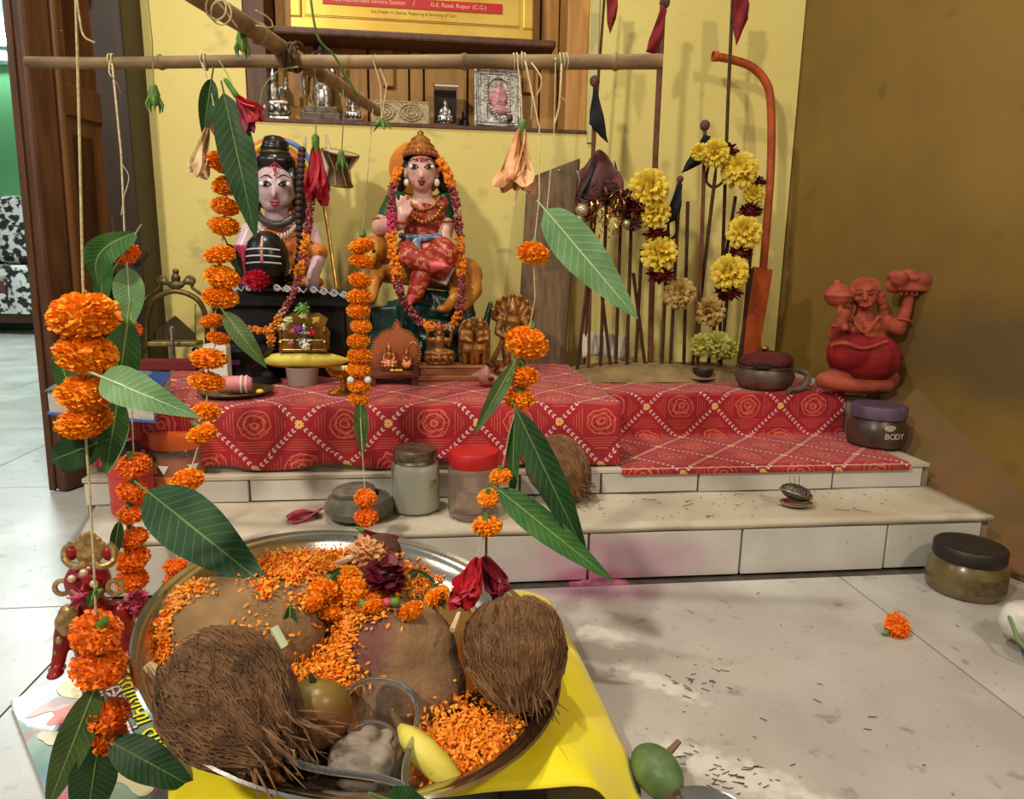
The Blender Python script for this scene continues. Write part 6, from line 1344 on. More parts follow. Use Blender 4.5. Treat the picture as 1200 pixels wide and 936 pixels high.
# marigold string lying across the middle
PT = [(378, 695, 40), (400, 682, 40), (408, 706, 46), (384, 716, 34), (428, 700, 44), (441, 717, 30), (440, 700, 30), (480, 722, 32), (500, 706, 34), (497, 690, 28), (516, 698, 24), (362, 712, 28)]
tg_ = thing('tray_garland', 'short string of marigolds curving across the middle of the tray', 'garland', hit(430, 705)[0]); th = []
for i, (a, b, w) in enumerate(PT):
    p, n = hit(a, b); r = w/2*.00090; p = p + n*r*.55; marigold(tg_, p, r, False, 40, i % 3 == 0); th.append(p)
thread(tg_, sorted(th, key=lambda v: v.x), .0009)
for i, (a, b, w) in enumerate([(432, 718, 9), (463, 716, 9), (400, 722, 8)]): p, n = hit(a, b); MB().ell(p+n*.012, (w*.0006, w*.0006, w*.0005)).build('green_bud', M_STEM, tg_)
for a, b, c2, d2, w in ((486, 680, 512, 700, 14), (505, 700, 512, 725, 14), (378, 690, 392, 674, 14), (470, 690, 490, 678, 12)):
    p, n = hit(a, b); q, n2 = hit(c2, d2); leaf(tg_, p+n*.014, q+n2*.014, w*.0009, ML_DARK, petiole=.002)
f = thing('maroon_rose', 'dark maroon rose lying on the marigold string in the tray', 'flower', hit(456, 690)[0]); p, n = hit(455, 690); p = p+n*.02
pompon(f, p, .024, M_ROSE, 4, 60, 'bloom', .8, .3); flower_part(f, 'outer_petals', p-n*.012, n, .026, .026, M_ROSE, 6, .9, .25, 3); MB().ell(hit(455, 712)[0]+n*.008, (.008, .006, .004)).build('fallen_petal', M_HIBP, f)
f = thing('peach_carnation', 'peach coloured wilted bloom with pale stem at the tray back', 'flower', hit(418, 660)[0]); p, n = hit(418, 662); p = p+n*.022
pompon(f, p, .022, M_DRY, 9, 80, 'bloom', .9, .2); MB().tube([p, p+V((-.03, -.012, -.008)), p+V((-.045, -.016, -.012))], [.005, .004, .002], 7).build('stem', M_DRYP, f); MB().tube([p+V((.01, -.01, -.006)), p+V((.04, -.014, -.01))], [.003, .002], 6).build('pale_petal', M_DRYP, f)
f = thing('tray_hibiscus', 'drooping crimson hibiscus hung between garland and right coconut', 'flower', tp(545, 690, .10)); p = tp(560, 655, .11)
flower_part(f, 'petals', p, tp(536, 722, .085)-p, .070, .034, M_HIB, 8, .15, .35, 12, .35); flower_part(f, 'rear_petals', p+V((.006, .006, 0)), tp(582, 694, .085)-p, .048, .034, mat('hibiscus_dark', (136, 22, 40), .55, 0, (96, 12, 28), 60), 7, .2, .3, 14, .3)
MB().tube([tp(538, 718, .088), tp(530, 738, .085)], [.002, .003], 6).build('stamen', M_DRYP, f)
# mango, banana, glass heart bowl
f = thing('mango', 'greenish brown mango in front of the clay mounds', 'mango', tp(372, 845, 0)); c = tp(374, 838, .028); m_mg = mat('mango_skin', (120, 110, 44), .35, 0, (124, 72, 40), 14, lo=.3, hi=.7)
mb = MB(); mb.ell(c, (.030, .026, .034), 20, 14, R3(20, 0, 25)); mb.ell(c+V((-.006, 0, .012)), (.024, .022, .022)); mb.blob('fruit', m_mg, f, .003, 4); MB().cap(c+V((-.004, 0, .034)), .003, c+V((-.006, 0, .040)), .002).build('stem_end', m_stick, f)
f = thing('tray_banana', 'short peeled banana piece beside the glass bowl in the tray', 'banana', tp(505, 890, 0)); P = [tp(468, 850, .030), tp(478, 862, .030), tp(495, 880, .028), tp(515, 900, .022), tp(532, 915, .016), tp(539, 920, .014)]
MB().tube(P, [.003, .0095, .0125, .0125, .0085, .003], 8).build('skin', M_BAN, f, ang=80); MB().cap(P[0], .004, P[0]+V((-.006, .01, .004)), .003).build('tip', MATS['banana_tip'], f)
HC = tp(421, 905, .0); gb = thing('heart_bowl', 'clear heart shaped glass bowl holding grey ash at the tray front', 'bowl', HC)
def heart(a): return (16*math.sin(a)**3/17.0, (13*math.cos(a)-5*math.cos(2*a)-2*math.cos(3*a)-math.cos(4*a)+2.5)/17.0)
RH = Matrix.Rotation(math.radians(38), 3, 'Z'); HS = .070
def hring(s, z): return [HC + TM @ (RH @ V((heart(2*PI*i/56)[0]*s*HS, heart(2*PI*i/56)[1]*s*HS, z))) for i in range(56)]
def loft(rings, cap0=True, cap1=True):
    mb = MB(); n = len(rings[0]); vs = [p for r in rings for p in r]; fs = []
    for k in range(len(rings)-1):
        for i in range(n): j = (i+1) % n; fs.append((k*n+i, k*n+j, (k+1)*n+j, (k+1)*n+i))
    if cap0: fs.append(tuple(reversed(range(n))))
    if cap1: fs.append(tuple(range((len(rings)-1)*n, len(rings)*n)))
    return mb.add(vs, fs)
m_bg = mat('bowl_glass', (250, 250, 248), .02, 0, trans=1, ior=1.45)
loft([hring(.62, .001), hring(.78, .004), hring(.96, .022), hring(1.04, .032), hring(1.05, .035), hring(.97, .036), hring(.90, .030), hring(.72, .009), hring(.5, .006)]).build('bowl', m_bg, gb)
MB().tube(hring(1.01, .0355), .0028, 8, closed=True).build('rim', mat('rim_glass', (250, 250, 248), .02, 0, trans=.95, ior=1.5), gb)
MB().tube(hring(.70, .006), .0022, 8, closed=True).build('foot_ring', MATS['rim_glass'], gb)
mb = MB(); rd = random.Random(15); mb.lathe([(0, 0), (.026, 0), (.030, .006), (.026, .012), (0, .014)], HC+TN*.008, 24, TM)
for i in range(16): mb.ell(HC+TM @ V((rd.gauss(0, .011), rd.gauss(0, .010), .020+rd.uniform(-.003, .005))), (.009, .008, .006))
mb.blob('ash', mat('grey_ash_lumps', (150, 138, 124), .9, 0, (110, 98, 86), 60, bump=.5), gb, .0026, 2)
# thin dark leaf with pale rib, dried flower, dark leaf at the front rim
f = thing('tray_leaf', 'thin dark leaf with a pale stalk lying on the left clay mound', 'leaf', hit(333, 765)[0]); p, n = hit(338, 712); q, n2 = hit(334, 795); leaf(f, p+n*.005, q+n2*.005, .018, ML_DARK, face=n, petiole=.004)
a_, na = hit(318, 738); b2, nb = hit(330, 758); MB().tube([a_+na*.008, b2+nb*.008], .005, 6, flat=.4).build('pale_stalk', mat('pale_stalk', (196, 210, 176), .5), f)
f = thing('dried_flower', 'papery pale dried flower tucked at the left tray wall', 'flower', tp(190, 790, .01)); flower_part(f, 'petals', tp(172, 778, .03), tp(200, 815, .01)-tp(172, 778, .03), .05, .03, M_DRYP, 6, .3, .3, 20); MB().tube([tp(180, 795, .02), tp(190, 815, .015)], [.004, .005], 6).build('calyx', mat('dry_calyx', (150, 120, 80), .7), f)
f = thing('front_leaf', 'dark leaf lying over the front rim of the tray', 'leaf', tp(470, 935, .03)); leaf(f, tp(452, 936, .055), tp(512, 950, .04), .03, ML_DARK, face=TN)
f = thing('crimson_petals', 'dark crimson hibiscus lying over the back tray rim', 'flower', tp(440, 630, .03)); flower_part(f, 'petals', tp(425, 622, .040), tp(470, 648, .03)-tp(425, 622, .040), .048, .022, mat('hibiscus_dark', (136, 22, 40), .55), 5, .25, .3, 33); MB().cap(tp(425, 622, .04), .003, tp(418, 618, .04), .002).build('calyx', M_STEM, f)
# gourd and steel rim under the cloth corner
c = atz(768, 925, 0); f = thing('green_gourd', 'green gourd with stalk lying under the yellow cloth corner', 'gourd', c); c = c+V((0, .0, .028)); mb = MB().ell(c-V((0, 0, .006)), (.023, .032, .022), 24, 16, R3(0, 0, 20)); mb.build('fruit', mat('gourd_green', (70, 96, 50), .45, 0, (104, 128, 84), 40), f); MB().tube([c+V((.016, .018, -.004)), c+V((.034, .030, .002))], [.004, .003], 6).build('stalk', mat('gourd_stalk', (120, 92, 66), .8), f)
c = atz(828, 992, 0); f = thing('steel_bowl', 'rim of a steel bowl peeking in at the bottom edge', 'bowl', c); MB().lathe([(0, 0), (.03, 0), (.042, .022), (.045, .026), (.043, .026), (.03, .003), (0, .002)], c, 32).build('bowl', M_STEEL, f); MB().ring(c+V((0, 0, .026)), .044, .0012, 32, 6).build('rim', M_STEEL, f)

# magazine on the floor
mq = [atz(12, 824, .004), atz(160, 756, .004), atz(266, 955, .004), atz(64, 960, .004)]
mg = thing('festival_booklet', 'glossy colourful booklet with yellow lettering lying under the tray edge', 'booklet', (mq[0]+mq[2])/2-V((0, 0, .004)))
def mqp(u, v, z=.004): p = mq[0].lerp(mq[1], u).lerp(mq[3].lerp(mq[2], u), v); return V((p.x, p.y, z))
def qslab(u0, u1, v0, v1, z0, z1): return MB().add([mqp(u0, v0, z0), mqp(u1, v0, z0), mqp(u1, v1, z0), mqp(u0, v1, z0), mqp(u0, v0, z1), mqp(u1, v0, z1), mqp(u1, v1, z1), mqp(u0, v1, z1)], [(0, 1, 2, 3), (7, 6, 5, 4), (0, 4, 5, 1), (1, 5, 6, 2), (2, 6, 7, 3), (3, 7, 4, 0)])
qslab(.01, .99, .01, .99, .0005, .006).build('pages', MATS['paper_edge'], mg, smooth=False)
m_cov = mat('booklet_cover', (70, 110, 92), .4, 0, (150, 166, 140), 12, coat=.1); stain(m_cov, (60, 92, 140), 9, .56, .66, 1.0); stain(m_cov, (168, 60, 80), 14, .60, .66, 6.0); stain(m_cov, (30, 52, 40), 10, .60, .70, 9.0)
cov = qslab(0, 1, 0, 1, .006, .0075).build('cover', m_cov, mg, smooth=False)
for _k, (u, v, ru, rv, col, nm, rot) in enumerate(((.28, .46, .10, .17, (112, 40, 150), 'violet', .3), (.34, .30, .16, .07, (214, 110, 90), 'coral', 0), (.26, .20, .17, .05, (206, 176, 170), 'blush', 0), (.50, .44, .06, .1, (190, 120, 90), 'tan', .5), (.30, .66, .1, .05, (196, 40, 56), 'scarlet', 0), (.16, .44, .09, .05, (206, 196, 166), 'cream', .4), (.45, .62, .09, .05, (206, 90, 120), 'rose', 0), (.55, .80, .12, .10, (196, 186, 150), 'sand', .3))):
    pts = []
    for i in range(22):
        a = 2*PI*i/22; rr = 1+.18*math.sin(3*a+u*20)+.1*math.sin(5*a); x, y = ru*rr*math.cos(a), rv*rr*math.sin(a); pts.append(mqp(u+x*math.cos(rot)-y*math.sin(rot), v+x*math.sin(rot)+y*math.cos(rot), .0077+.00012*_k))
    MB().add(pts, [tuple(range(22))]).build('printed_shape', mat('print_'+nm, col, .4), cov, smooth=False, normals=False)
ax = (mqp(.9, 1)-mqp(.9, 0)).normalized(); ay = V((-ax.y, ax.x, 0)); 
m_ty = mat('print_yellow', (236, 226, 60), .3); m_tw = mat('print_white', (226, 214, 220), .3); m_tk = mat('print_outline', (34, 60, 30), .3); m_tp = mat('print_purple', (110, 50, 90), .3)
for s, sz, u, v, m, mk in (('हरताल\u093fका तीज', .036, .80, .43, m_ty, m_tk), ('व\u093fध\u093f पंचांग', .030, .60, .42, m_tw, m_tp)):
    s = s.replace('ल\u093f', '\u093fल').replace('व\u093f', '\u093fव').replace('ध\u093f', '\u093fध')
    text_mesh('lettering', s, sz, mk, mg, mqp(u, v, .0090), ax, ay, bold=.0014, extrude=.0001); text_mesh('lettering', s, sz, m, mg, mqp(u, v, .0094), ax, ay, bold=.0004, extrude=.0001)
# ================================================================== bamboo frame and everything hanging from it
ZK = .79
bl, br = atz(32, 73, ZK), atz(776, 72, ZK)
def bamboo(label, a, b, r0, r1, nodes, n=26):
    root = thing('bamboo_stick', label, 'bamboo', a, 'bamboo sticks above the tray'); mb = MB(); P = []; R_ = []
    d = (b-a); 
    ks = sorted(set([i/n for i in range(n+1)] + [x for k in nodes for x in (k-.006, k, k+.006)]))
    for k in ks:
        w = .003*mnoise.noise(V((k*4, 1, r0*900))); P.append(a+d*k+V((0, w*.4, w))); r = r0+(r1-r0)*k; R_.append(r*(1.22 if k in nodes else 1))
    mb.tube(P, R_, 10).build('cane', M_BAMBOO, root)
    for k in nodes: MB().ring(a+d*k, (r0+(r1-r0)*k)*1.12, .0011, 14, 6, d).build('node', M_BAMBOO, root)
    return root
bamboo('long horizontal bamboo stick crossing above the tray', bl, br, .0078, .0100, (.22, .42, .70, .93))
da, db = atz(150, -60, ZK+.016), atz(443, 130, ZK+.016)
bamboo('short slanting bamboo stick pointing back into the room over the long one', da, db, .0125, .0090, (.35, .63, .86))
def onbar(px, d=0): t = (px-32)/(776-32); p = bl.lerp(br, t); return p+V((0, 0, d))
lash = thing('rope_lashing', 'twisted rope lashing where the two bamboo sticks cross', 'rope', onbar(352)); rd = random.Random(4)
for k in range(4):
    c = onbar(346+4*k)+V((0, 0, .006)); MB().ring(c, .0155+.001*k, .0022, 18, 6, (.9, .35*(-1)**k, .25*(-1)**k)).build('rope_turn', mat('jute', (96, 74, 48), .95, 0, (64, 48, 30), 200), lash)
def bar_loop(root, px, n=2, m=None):
    for i in range(n): MB().ring(onbar(px+i*3-1.5), .0104, .0010, 14, 5, (1, .15*(i-.5), .1)).build('knot_loop', m or M_THREAD, root)

GG = 'hanging marigold and mango leaf garlands'
def G0(label, top, y): return thing('marigold_garland', label, 'garland', top, GG)
def flowers(root, L, y, deep=False, tilt=18, cal=False, ydelta=None):
    out = []
    for i, e in enumerate(L):
        px, py, w = e[:3]; yy = e[3] if len(e) > 3 else y; p = aty(px, py, yy); r = w/2*yy/790.0*1.04; marigold(root, p, r, deep, tilt, cal); out.append(p)
    return out

# ---- A: nearest left garland, two long runs on one cotton thread
yA = .60
A1 = [(99, 370, 70), (101, 415, 62), (100, 461, 56), (99, 493, 56)]; A2 = [(113, 741, 56), (117, 781, 60), (127, 838, 50), (126, 862, 46)]
r = G0('nearest left garland on a long white thread, big marigolds with mango leaves', aty(90, -30, yA), yA)
pa = flowers(r, A1, yA, False, 14); pb = flowers(r, [(a, b, w, .585) for a, b, w in A2], .585, True, 45, True)
thread(r, [aty(88, -30, yA), aty(92, 120, yA), aty(97, 330, yA)] + pa + [aty(104, 560, yA), aty(110, 660, .595)] + pb, .0011)
thread(r, [aty(88, -20, yA), aty(93, 20, yA-.002), aty(98, 42, yA-.004), aty(111, 50, yA-.002)], .0008, k=4, name='loose_thread')
YL = lambda px, py, y=yA: aty(px, py, y)
leaf(r, YL(118, 441, .585), YL(236, 490, .565), .034, ML_PALE, sag=.012, fold=.12, peak=.62, petiole=.01)
leaf(r, YL(88, 470, .63), YL(62, 400, .64), .020, ML_MID, fold=.3)
leaf(r, YL(112, 520, .61), YL(58, 540, .615), .030, ML_DARK, sag=.008, fold=.15); leaf(r, YL(118, 515, .63), YL(72, 553, .63), .026, ML_DARK, fold=.2)
leaf(r, YL(138, 465, .62), YL(124, 556, .60), .026, ML_MID, fold=.2); leaf(r, YL(150, 372, .64), YL(132, 500, .63), .032, ML_MID, fold=.15, sag=.004)
leaf(r, YL(98, 345, .60), YL(88, 366, .60), .014, ML_MID, fold=.3, petiole=.004)
leaf(r, YL(113, 802, .58), YL(54, 950, .56), .032, ML_OLIVE, fold=.25, sag=.004); leaf(r, YL(116, 868, .575), YL(100, 975, .56), .042, ML_DARK, fold=.2); leaf(r, YL(128, 868, .575), YL(232, 925, .555), .038, ML_DARK, fold=.15, sag=.006)
leaf(r, YL(112, 690, .59), YL(104, 712, .59), .010, ML_MID, fold=.3, petiole=.004)

# ---- E: second left string tied to the bamboo
yE = .985
E1 = [(147, 297, 28), (151, 387, 27), (157, 545, 36), (155, 575, 33), (154, 602, 31), (155, 630, 34), (156, 655, 37), (155, 679, 36)]
r = G0('second left string knotted to the bamboo, small marigolds and drooping green leaves', onbar(138), yE); bar_loop(r, 137)
pe = flowers(r, E1, yE-.01, True, 22, True)
thread(r, [onbar(140)+V((0, -.0105, -.004)), aty(142, 180, yE), aty(145, 250, yE)] + pe, .0012)
thread(r, [onbar(138)+V((0, -.0105, 0)), aty(128, 85, yE-.02), aty(136, 96, yE-.02), aty(142, 110, yE)], .0007, k=5, name='loose_thread'); thread(r, [aty(143, 192, yE), aty(151, 208, yE), aty(145, 232, yE), aty(142, 252, yE)], .0006, k=5, name='loose_thread')
YE = lambda px, py, y=yE-.02: aty(px, py, y)
leaf(r, YE(160, 272), YE(118, 340), .040, ML_MID, sag=.02, fold=.3, curl=.022, petiole=.012); leaf(r, YE(124, 292, .99), YE(116, 375, .99), .026, ML_MID, fold=.3); leaf(r, YE(149, 312), YE(154, 384), .042, ML_PALE, fold=.12, petiole=.006); leaf(r, YE(136, 318, 1.0), YE(150, 420, 1.0), .036, ML_DARK, fold=.2)
leaf(r, YE(138, 390, .97), YE(120, 460, .97), .04, ML_MID, fold=.2); leaf(r, YE(146, 480, .96), YE(126, 556, .95), .026, ML_PALE, fold=.2)
leaf(r, YE(140, 610, .95), YE(132, 660, .95), .018, ML_DARK, fold=.2)
MB().tube([YE(158, 312, .98), YE(168, 305, .98), YE(173, 296, .98)], [.003, .0028, .002], 6).build('twig', m_stick, r)

# ---- B: long string in front of the left statue
yB = 1.0
B1 = [(265, 190, 39), (267, 217, 33), (264, 242, 30), (263, 265, 32), (258, 298, 34), (260, 325, 36), (258, 348, 38), (249, 376, 27), (256, 396, 25), (245, 420, 39), (243, 447, 39), (242, 482, 30, .98), (237, 508, 33, .96), (220, 562, 36, .93)]
r = G0('long marigold string hanging in front of the left statue', onbar(246), yB); bar_loop(r, 248)
pb_ = flowers(r, B1, yB, False, 16)
B2 = [(206, 664, 28, .90), (207, 684, 30, .89), (204, 706, 28, .88), (228, 692, 26, .87), (244, 690, 24, .86)]; pb2 = flowers(r, B2, .88, True, 30)
thread(r, [onbar(248)+V((0, -.0105, -.004)), aty(248, 110, yB), aty(258, 160, yB)] + pb_ + [aty(212, 610, .92)] + pb2, .0010)
YB_ = lambda px, py, y=yB: aty(px, py, y)
leaf(r, YB_(262, 108, .99), YB_(300, 280, .97), .052, ML_DARK, fold=.22, sag=.006, petiole=.014); leaf(r, YB_(248, 92, 1.0), YB_(238, 162, 1.0), .026, ML_DARK, fold=.5); leaf(r, YB_(248, 118, 1.02), YB_(262, 172, 1.02), .030, mat('dry_orange_leaf', (180, 104, 44), .6, 0, (150, 80, 34), 40), fold=.3)
leaf(r, YB_(262, 365, .985), YB_(313, 432, .965), .030, ML_OLIVE, fold=.2, sag=.01); leaf(r, YB_(266, 285, 1.01), YB_(286, 325, 1.01), .018, ML_DARK, fold=.3)
leaf(r, aty(172, 575, .80), aty(319, 692, .685), .072, ML_DARK, fold=.08, sag=.006, petiole=.022, peak=.72)
thread(r, [aty(218, 575, .92), aty(205, 600, .80)], .0010)
f = r; flower_part(f, 'dried_flower', aty(243, 150, 1.0), V((-.25, -.1, -1)), .066, .024, M_DRYP, 7, .20, .35, 41, .3)
leaf(r, aty(236, 500, .97), aty(222, 492, .96), .010, ML_PALE, petiole=.02)

# ---- C: middle string
yC = 1.10
C1 = [(424, 288, 29), (424, 306, 28), (422, 328, 26), (421, 347, 28), (420, 364, 26), (423, 382, 24), (420, 399, 26), (421, 416, 28), (420, 433, 28), (421, 452, 26), (421, 468, 24)]
r = G0('slim middle marigold string hanging beside the brass lamp', aty(420, 100, yC), yC); pc_ = flowers(r, C1, yC, False, 14)
pc2 = flowers(r, [(428, 583, 27, 1.0), (429, 606, 28, .99)], 1.0, True, 20)
thread(r, [aty(437, 128, yC+.02), aty(428, 240, yC), aty(424, 275, yC)] + pc_ + [aty(425, 535, 1.05)] + pc2, .0008)
leaf(r, aty(422, 468, 1.09), aty(425, 536, 1.07), .026, ML_OLIVE, fold=.35); leaf(r, aty(416, 440, 1.10), aty(424, 480, 1.09), .018, mat('peach_leaf', (222, 160, 120), .6, 0, (200, 130, 90), 40), fold=.3)
MB().lathe([(0, 0), (.006, .004), (.004, .012), (0, .016)], aty(425, 279, yC), 10).build('green_bud', M_STEM, r)
for x, y in ((411, 445), (431, 445)): MB().ell(aty(x, y, 1.09), .006).build('jasmine_bud', M_WHITE, r)

# ---- D: right string with the big leaves
yD = .86
D1 = [(625, 297, 38), (617, 402, 51), (612, 441, 40), (608, 466, 38), (587, 558, 27, .83), (573, 583, 28, .83), (571, 616, 37, .82)]
r = G0('right hand marigold string with the large pale leaf and long dark leaves', onbar(622), yD); bar_loop(r, 620); pd = flowers(r, D1, yD, False, 20, True)
thread(r, [onbar(622)+V((0, -.0105, -.004)), aty(632, 150, yD+.03), aty(632, 230, yD)] + pd[:1] + [aty(627, 350, yD)] + pd[1:4] + [aty(596, 510, .84)] + pd[4:] + [aty(558, 655, .80)], .0008)
leaf(r, aty(638, 245, yD), aty(748, 374, yD-.03), .058, ML_PALE, fold=.08, sag=.006, petiole=.014, peak=.68)
leaf(r, aty(603, 425, .85), aty(555, 510, .83), .022, ML_OLIVE, fold=.3, petiole=.006); leaf(r, aty(604, 478, .84), aty(690, 658, .79), .044, ML_DARK, fold=.35, sag=.010); leaf(r, aty(603, 490, .85), aty(600, 590, .83), .020, ML_MID, fold=.4)
leaf(r, aty(582, 572, .83), aty(720, 682, .77), .042, ML_MID, fold=.12, sag=.008, peak=.7)
MB().tube([aty(605, 420, .855), aty(600, 436, .85), aty(594, 448, .845)], [.0035, .003, .0025], 7).build('leaf_stalk', M_STEM, r)

# ---- single blooms hanging on threads
HB = 'single blooms and buds hanging on threads'
def hang(label, cat, top, p, name, m=None): 
    o = thing(name, label, cat, p, HB); thread(o, [top, V(top).lerp(V(p), .5)+V((.002, 0, 0)), p], .0008, m or M_GTHREAD); return o
p = aty(612, 150, .92); f = hang('large peach dried hibiscus hanging from the bamboo above the board', 'flower', onbar(612)+V((0, -.0105, 0)), p, 'hanging_bloom', M_THREAD); bar_loop(f, 611)
flower_part(f, 'petals', p, V((-.16, -.05, -1)), .076, .036, M_DRY, 9, .30, .35, 51, .35); MB().cap(p+V((0, 0, .006)), .0055, p+V((0, 0, -.0105)), .004).build('calyx', M_STEM, f); MB().tube([p+V((-.004, -.004, -.066)), p+V((-.0105, -.006, -.10))], [.0012, .002], 5).build('stamen', M_DRYP, f)
p = aty(370, 170, 1.12); f = hang('red folded hibiscus hanging over the trident of the left statue', 'flower', aty(368, 66, 1.06), p, 'hanging_bloom'); flower_part(f, 'petals', p, V((.0, -.05, -1)), .085, .036, M_HIB, 7, .16, .3, 61, .25); MB().cap(p+V((0, 0, .010)), .006, p+V((0, 0, -.0105)), .005).build('calyx', M_STEM, f)
p = aty(277, 112, .98); f = hang('small crimson hibiscus with dark folded petals left of the niche', 'flower', onbar(268)+V((0, -.0105, 0)), p, 'hanging_bloom'); flower_part(f, 'petals', p, V((.75, -.1, -.75)), .042, .022, M_HIB, 5, .3, .3, 71); flower_part(f, 'dark_petals', p, V((.35, 0, -1)), .050, .016, MATS['hibiscus_dark'], 4, .12, .2, 72); MB().cap(p, .004, p+V((-.012, 0, .018)), .003).build('calyx', M_STEM, f)
for lab, x, y, yy, tx_ in (('green bud on a long green thread left of the marigold string', 180, 112, .9, 172), ('small green bud dangling from the slanting bamboo', 283, 48, .95, 280), ('tiny green bud hanging over the hourglass drum', 400, 188, 1.15, 402)):
    p = aty(x, y-6, yy); f = hang(lab, 'bud', aty(tx_, -12 if x < 200 else (18 if x < 300 else 105), yy), p, 'hanging_bud')
    MB().lathe([(0, -.020), (.005, -.014), (.007, -.004), (.004, .006), (0, .008)], p, 10).build('bud', M_STEM, f)
    mb = MB(); 
    for i in range(5): a = 1.256*i; mb.tube([p+V((.004*math.cos(a), .004*math.sin(a), -.006)), p+V((.009*math.cos(a), .009*math.sin(a), -.016)), p+V((.008*math.cos(a), .008*math.sin(a), -.024))], [.002, .0018, .0006], 5)
    mb.build('sepals', M_STEM, f)
p = aty(447, 140, 1.0); f = thing('thread_loop', 'pale thread loop over the bamboo ending in a green star calyx', 'thread', p, HB); thread(f, [p, aty(446, 100, 1.0), onbar(447)+V((0, -.0105, .004)), onbar(449)+V((0, .004, .011)), aty(453, 100, 1.0), p], .0010)
mb = MB()
for i in range(5): a = 1.256*i; mb.tube([p, p+V((.006*math.cos(a), .003*math.sin(a), -.006)), p+V((.014*math.cos(a), .006*math.sin(a), -.012+.004*math.sin(a*2)))], [.003, .0025, .0005], 5)
mb.build('star_calyx', M_STEM, f)
f = thing('knotted_thread', 'frayed cotton thread knotted near the right end of the bamboo', 'thread', onbar(662), HB); bar_loop(f, 663, 3); thread(f, [onbar(662)+V((0, -.0105, -.006)), aty(657, 100, .93), aty(655, 125, .93), aty(650, 145, .93)], .0013, k=5); thread(f, [aty(656, 112, .93), aty(662, 118, .93), aty(664, 122, .93)], .0008, k=4, name='loose_thread')
f = thing('knotted_thread', 'curled cotton strand hanging just right of the peach bloom', 'thread', onbar(630), HB); thread(f, [onbar(628)+V((0, -.0105, -.004)), aty(633, 88, .93), aty(634, 100, .93), aty(629, 112, .93)], .0010, k=5); thread(f, [onbar(618)+V((0, -.0105, -.002)), onbar(619)+V((0, 0, .011)), aty(623, 110, .93), aty(622, 140, .93)], .0007, k=4, name='loose_thread')
f = thing('plant_tendril', 'green tendril curving over the crossing of the bamboo sticks', 'tendril', aty(372, 42, .90), HB); thread(f, [aty(362, -15, .95), aty(372, 42, .96), aty(392, 66, .98), aty(412, 100, 1.0), aty(420, 118, 1.02)], .0016, M_STEM, 'stem', 6); thread(f, [aty(350, 78, 1.0), aty(325, 84, 1.02), aty(308, 105, 1.03), aty(304, 132, 1.04)], .0011, M_GTHREAD, 'curled_strand', 6)
f = thing('loose_rope_end', 'pale frayed thread ends tied round the slanting bamboo', 'thread', aty(262, 10, .84), HB); thread(f, [aty(243, -10, .84), aty(262, 10, .85), aty(278, 32, .87)], .0012); thread(f, [aty(300, 12, .9), aty(316, 22, .92), aty(318, 32, .92), aty(300, 30, .9)], .0010, k=5, name='loose_thread')
for k in (-1, 1): MB().ring(aty(256+k*3, 12+k*3, .83), .012, .0010, 14, 5, (db-da)).build('knot_loop', M_THREAD, f)
f = thing('long_thread', 'plain long cotton thread falling beside the large pale leaf', 'thread', aty(655, 240, .95), HB); thread(f, [onbar(655)+V((0, -.0105, 0)), aty(649, 160, .94), aty(642, 235, .90), aty(640, 262, .875)], .0006); MB().ell(onbar(655)+V((0, -.0105, 0)), .002).build('knot', M_THREAD, f)
# ================================================================== small red idol at the lower left
YI = .80
def I(px, py, d=0): return aty(px, py, YI+d)
ki = YI/800*1.0
c = V((I(105, 780).x, YI, .0)); ri = thing('red_idol', 'small red and gold idol with fan crown standing on the floor at lower left', 'idol', c)
m_rd = mat('red_lacquer', (150, 22, 30), .3, 0, (118, 12, 22), 40); m_gi = mat('idol_gold', (186, 156, 104), .35, .5, (140, 106, 62), 120)
mb = MB(); mb.ell(I(103, 680, 0), (25*ki, 22*ki, 24*ki), 18, 12); mb.ell(I(100, 698, -.015), (16*ki, 14*ki, 12*ki)); mb.cap(I(98, 684, -.026), 2.5*ki, I(97, 692, -.03), 4*ki)
mb.cap(I(106, 700, .01), 14*ki, I(110, 718, .015), 20*ki); mb.ell(I(115, 725, .015), (36*ki, 22*ki, 24*ki)); mb.cap(I(115, 735, .015), 30*ki, I(117, 775, .015), 24*ki)
mb.chain([I(80, 718, 0), I(74, 742, 0), I(70, 768, -.005), I(66, 786, -.012)], [11*ki, 10*ki, 8*ki, 7*ki]); mb.ell(I(65, 789, -.02), (9*ki, 12*ki, 5*ki))
mb.chain([I(142, 715, .01), I(150, 740, .01), I(146, 765, 0)], [12*ki, 10*ki, 8*ki])
for s in (-1, 1): mb.cap(I(117+s*12, 775, .015), 13*ki, V((I(117+s*12, 800, .015).x, YI+.015, .008)), 10*ki)
mb.blob('body', m_rd, ri, .0026, 2)
MB().lathe([(0, 0), (.045, 0), (.047, .004), (.044, .008), (0, .008)], V((I(112, 790, .01).x, YI+.012, .0005)), 28, None, 1, .7).build('base', m_gi, ri)
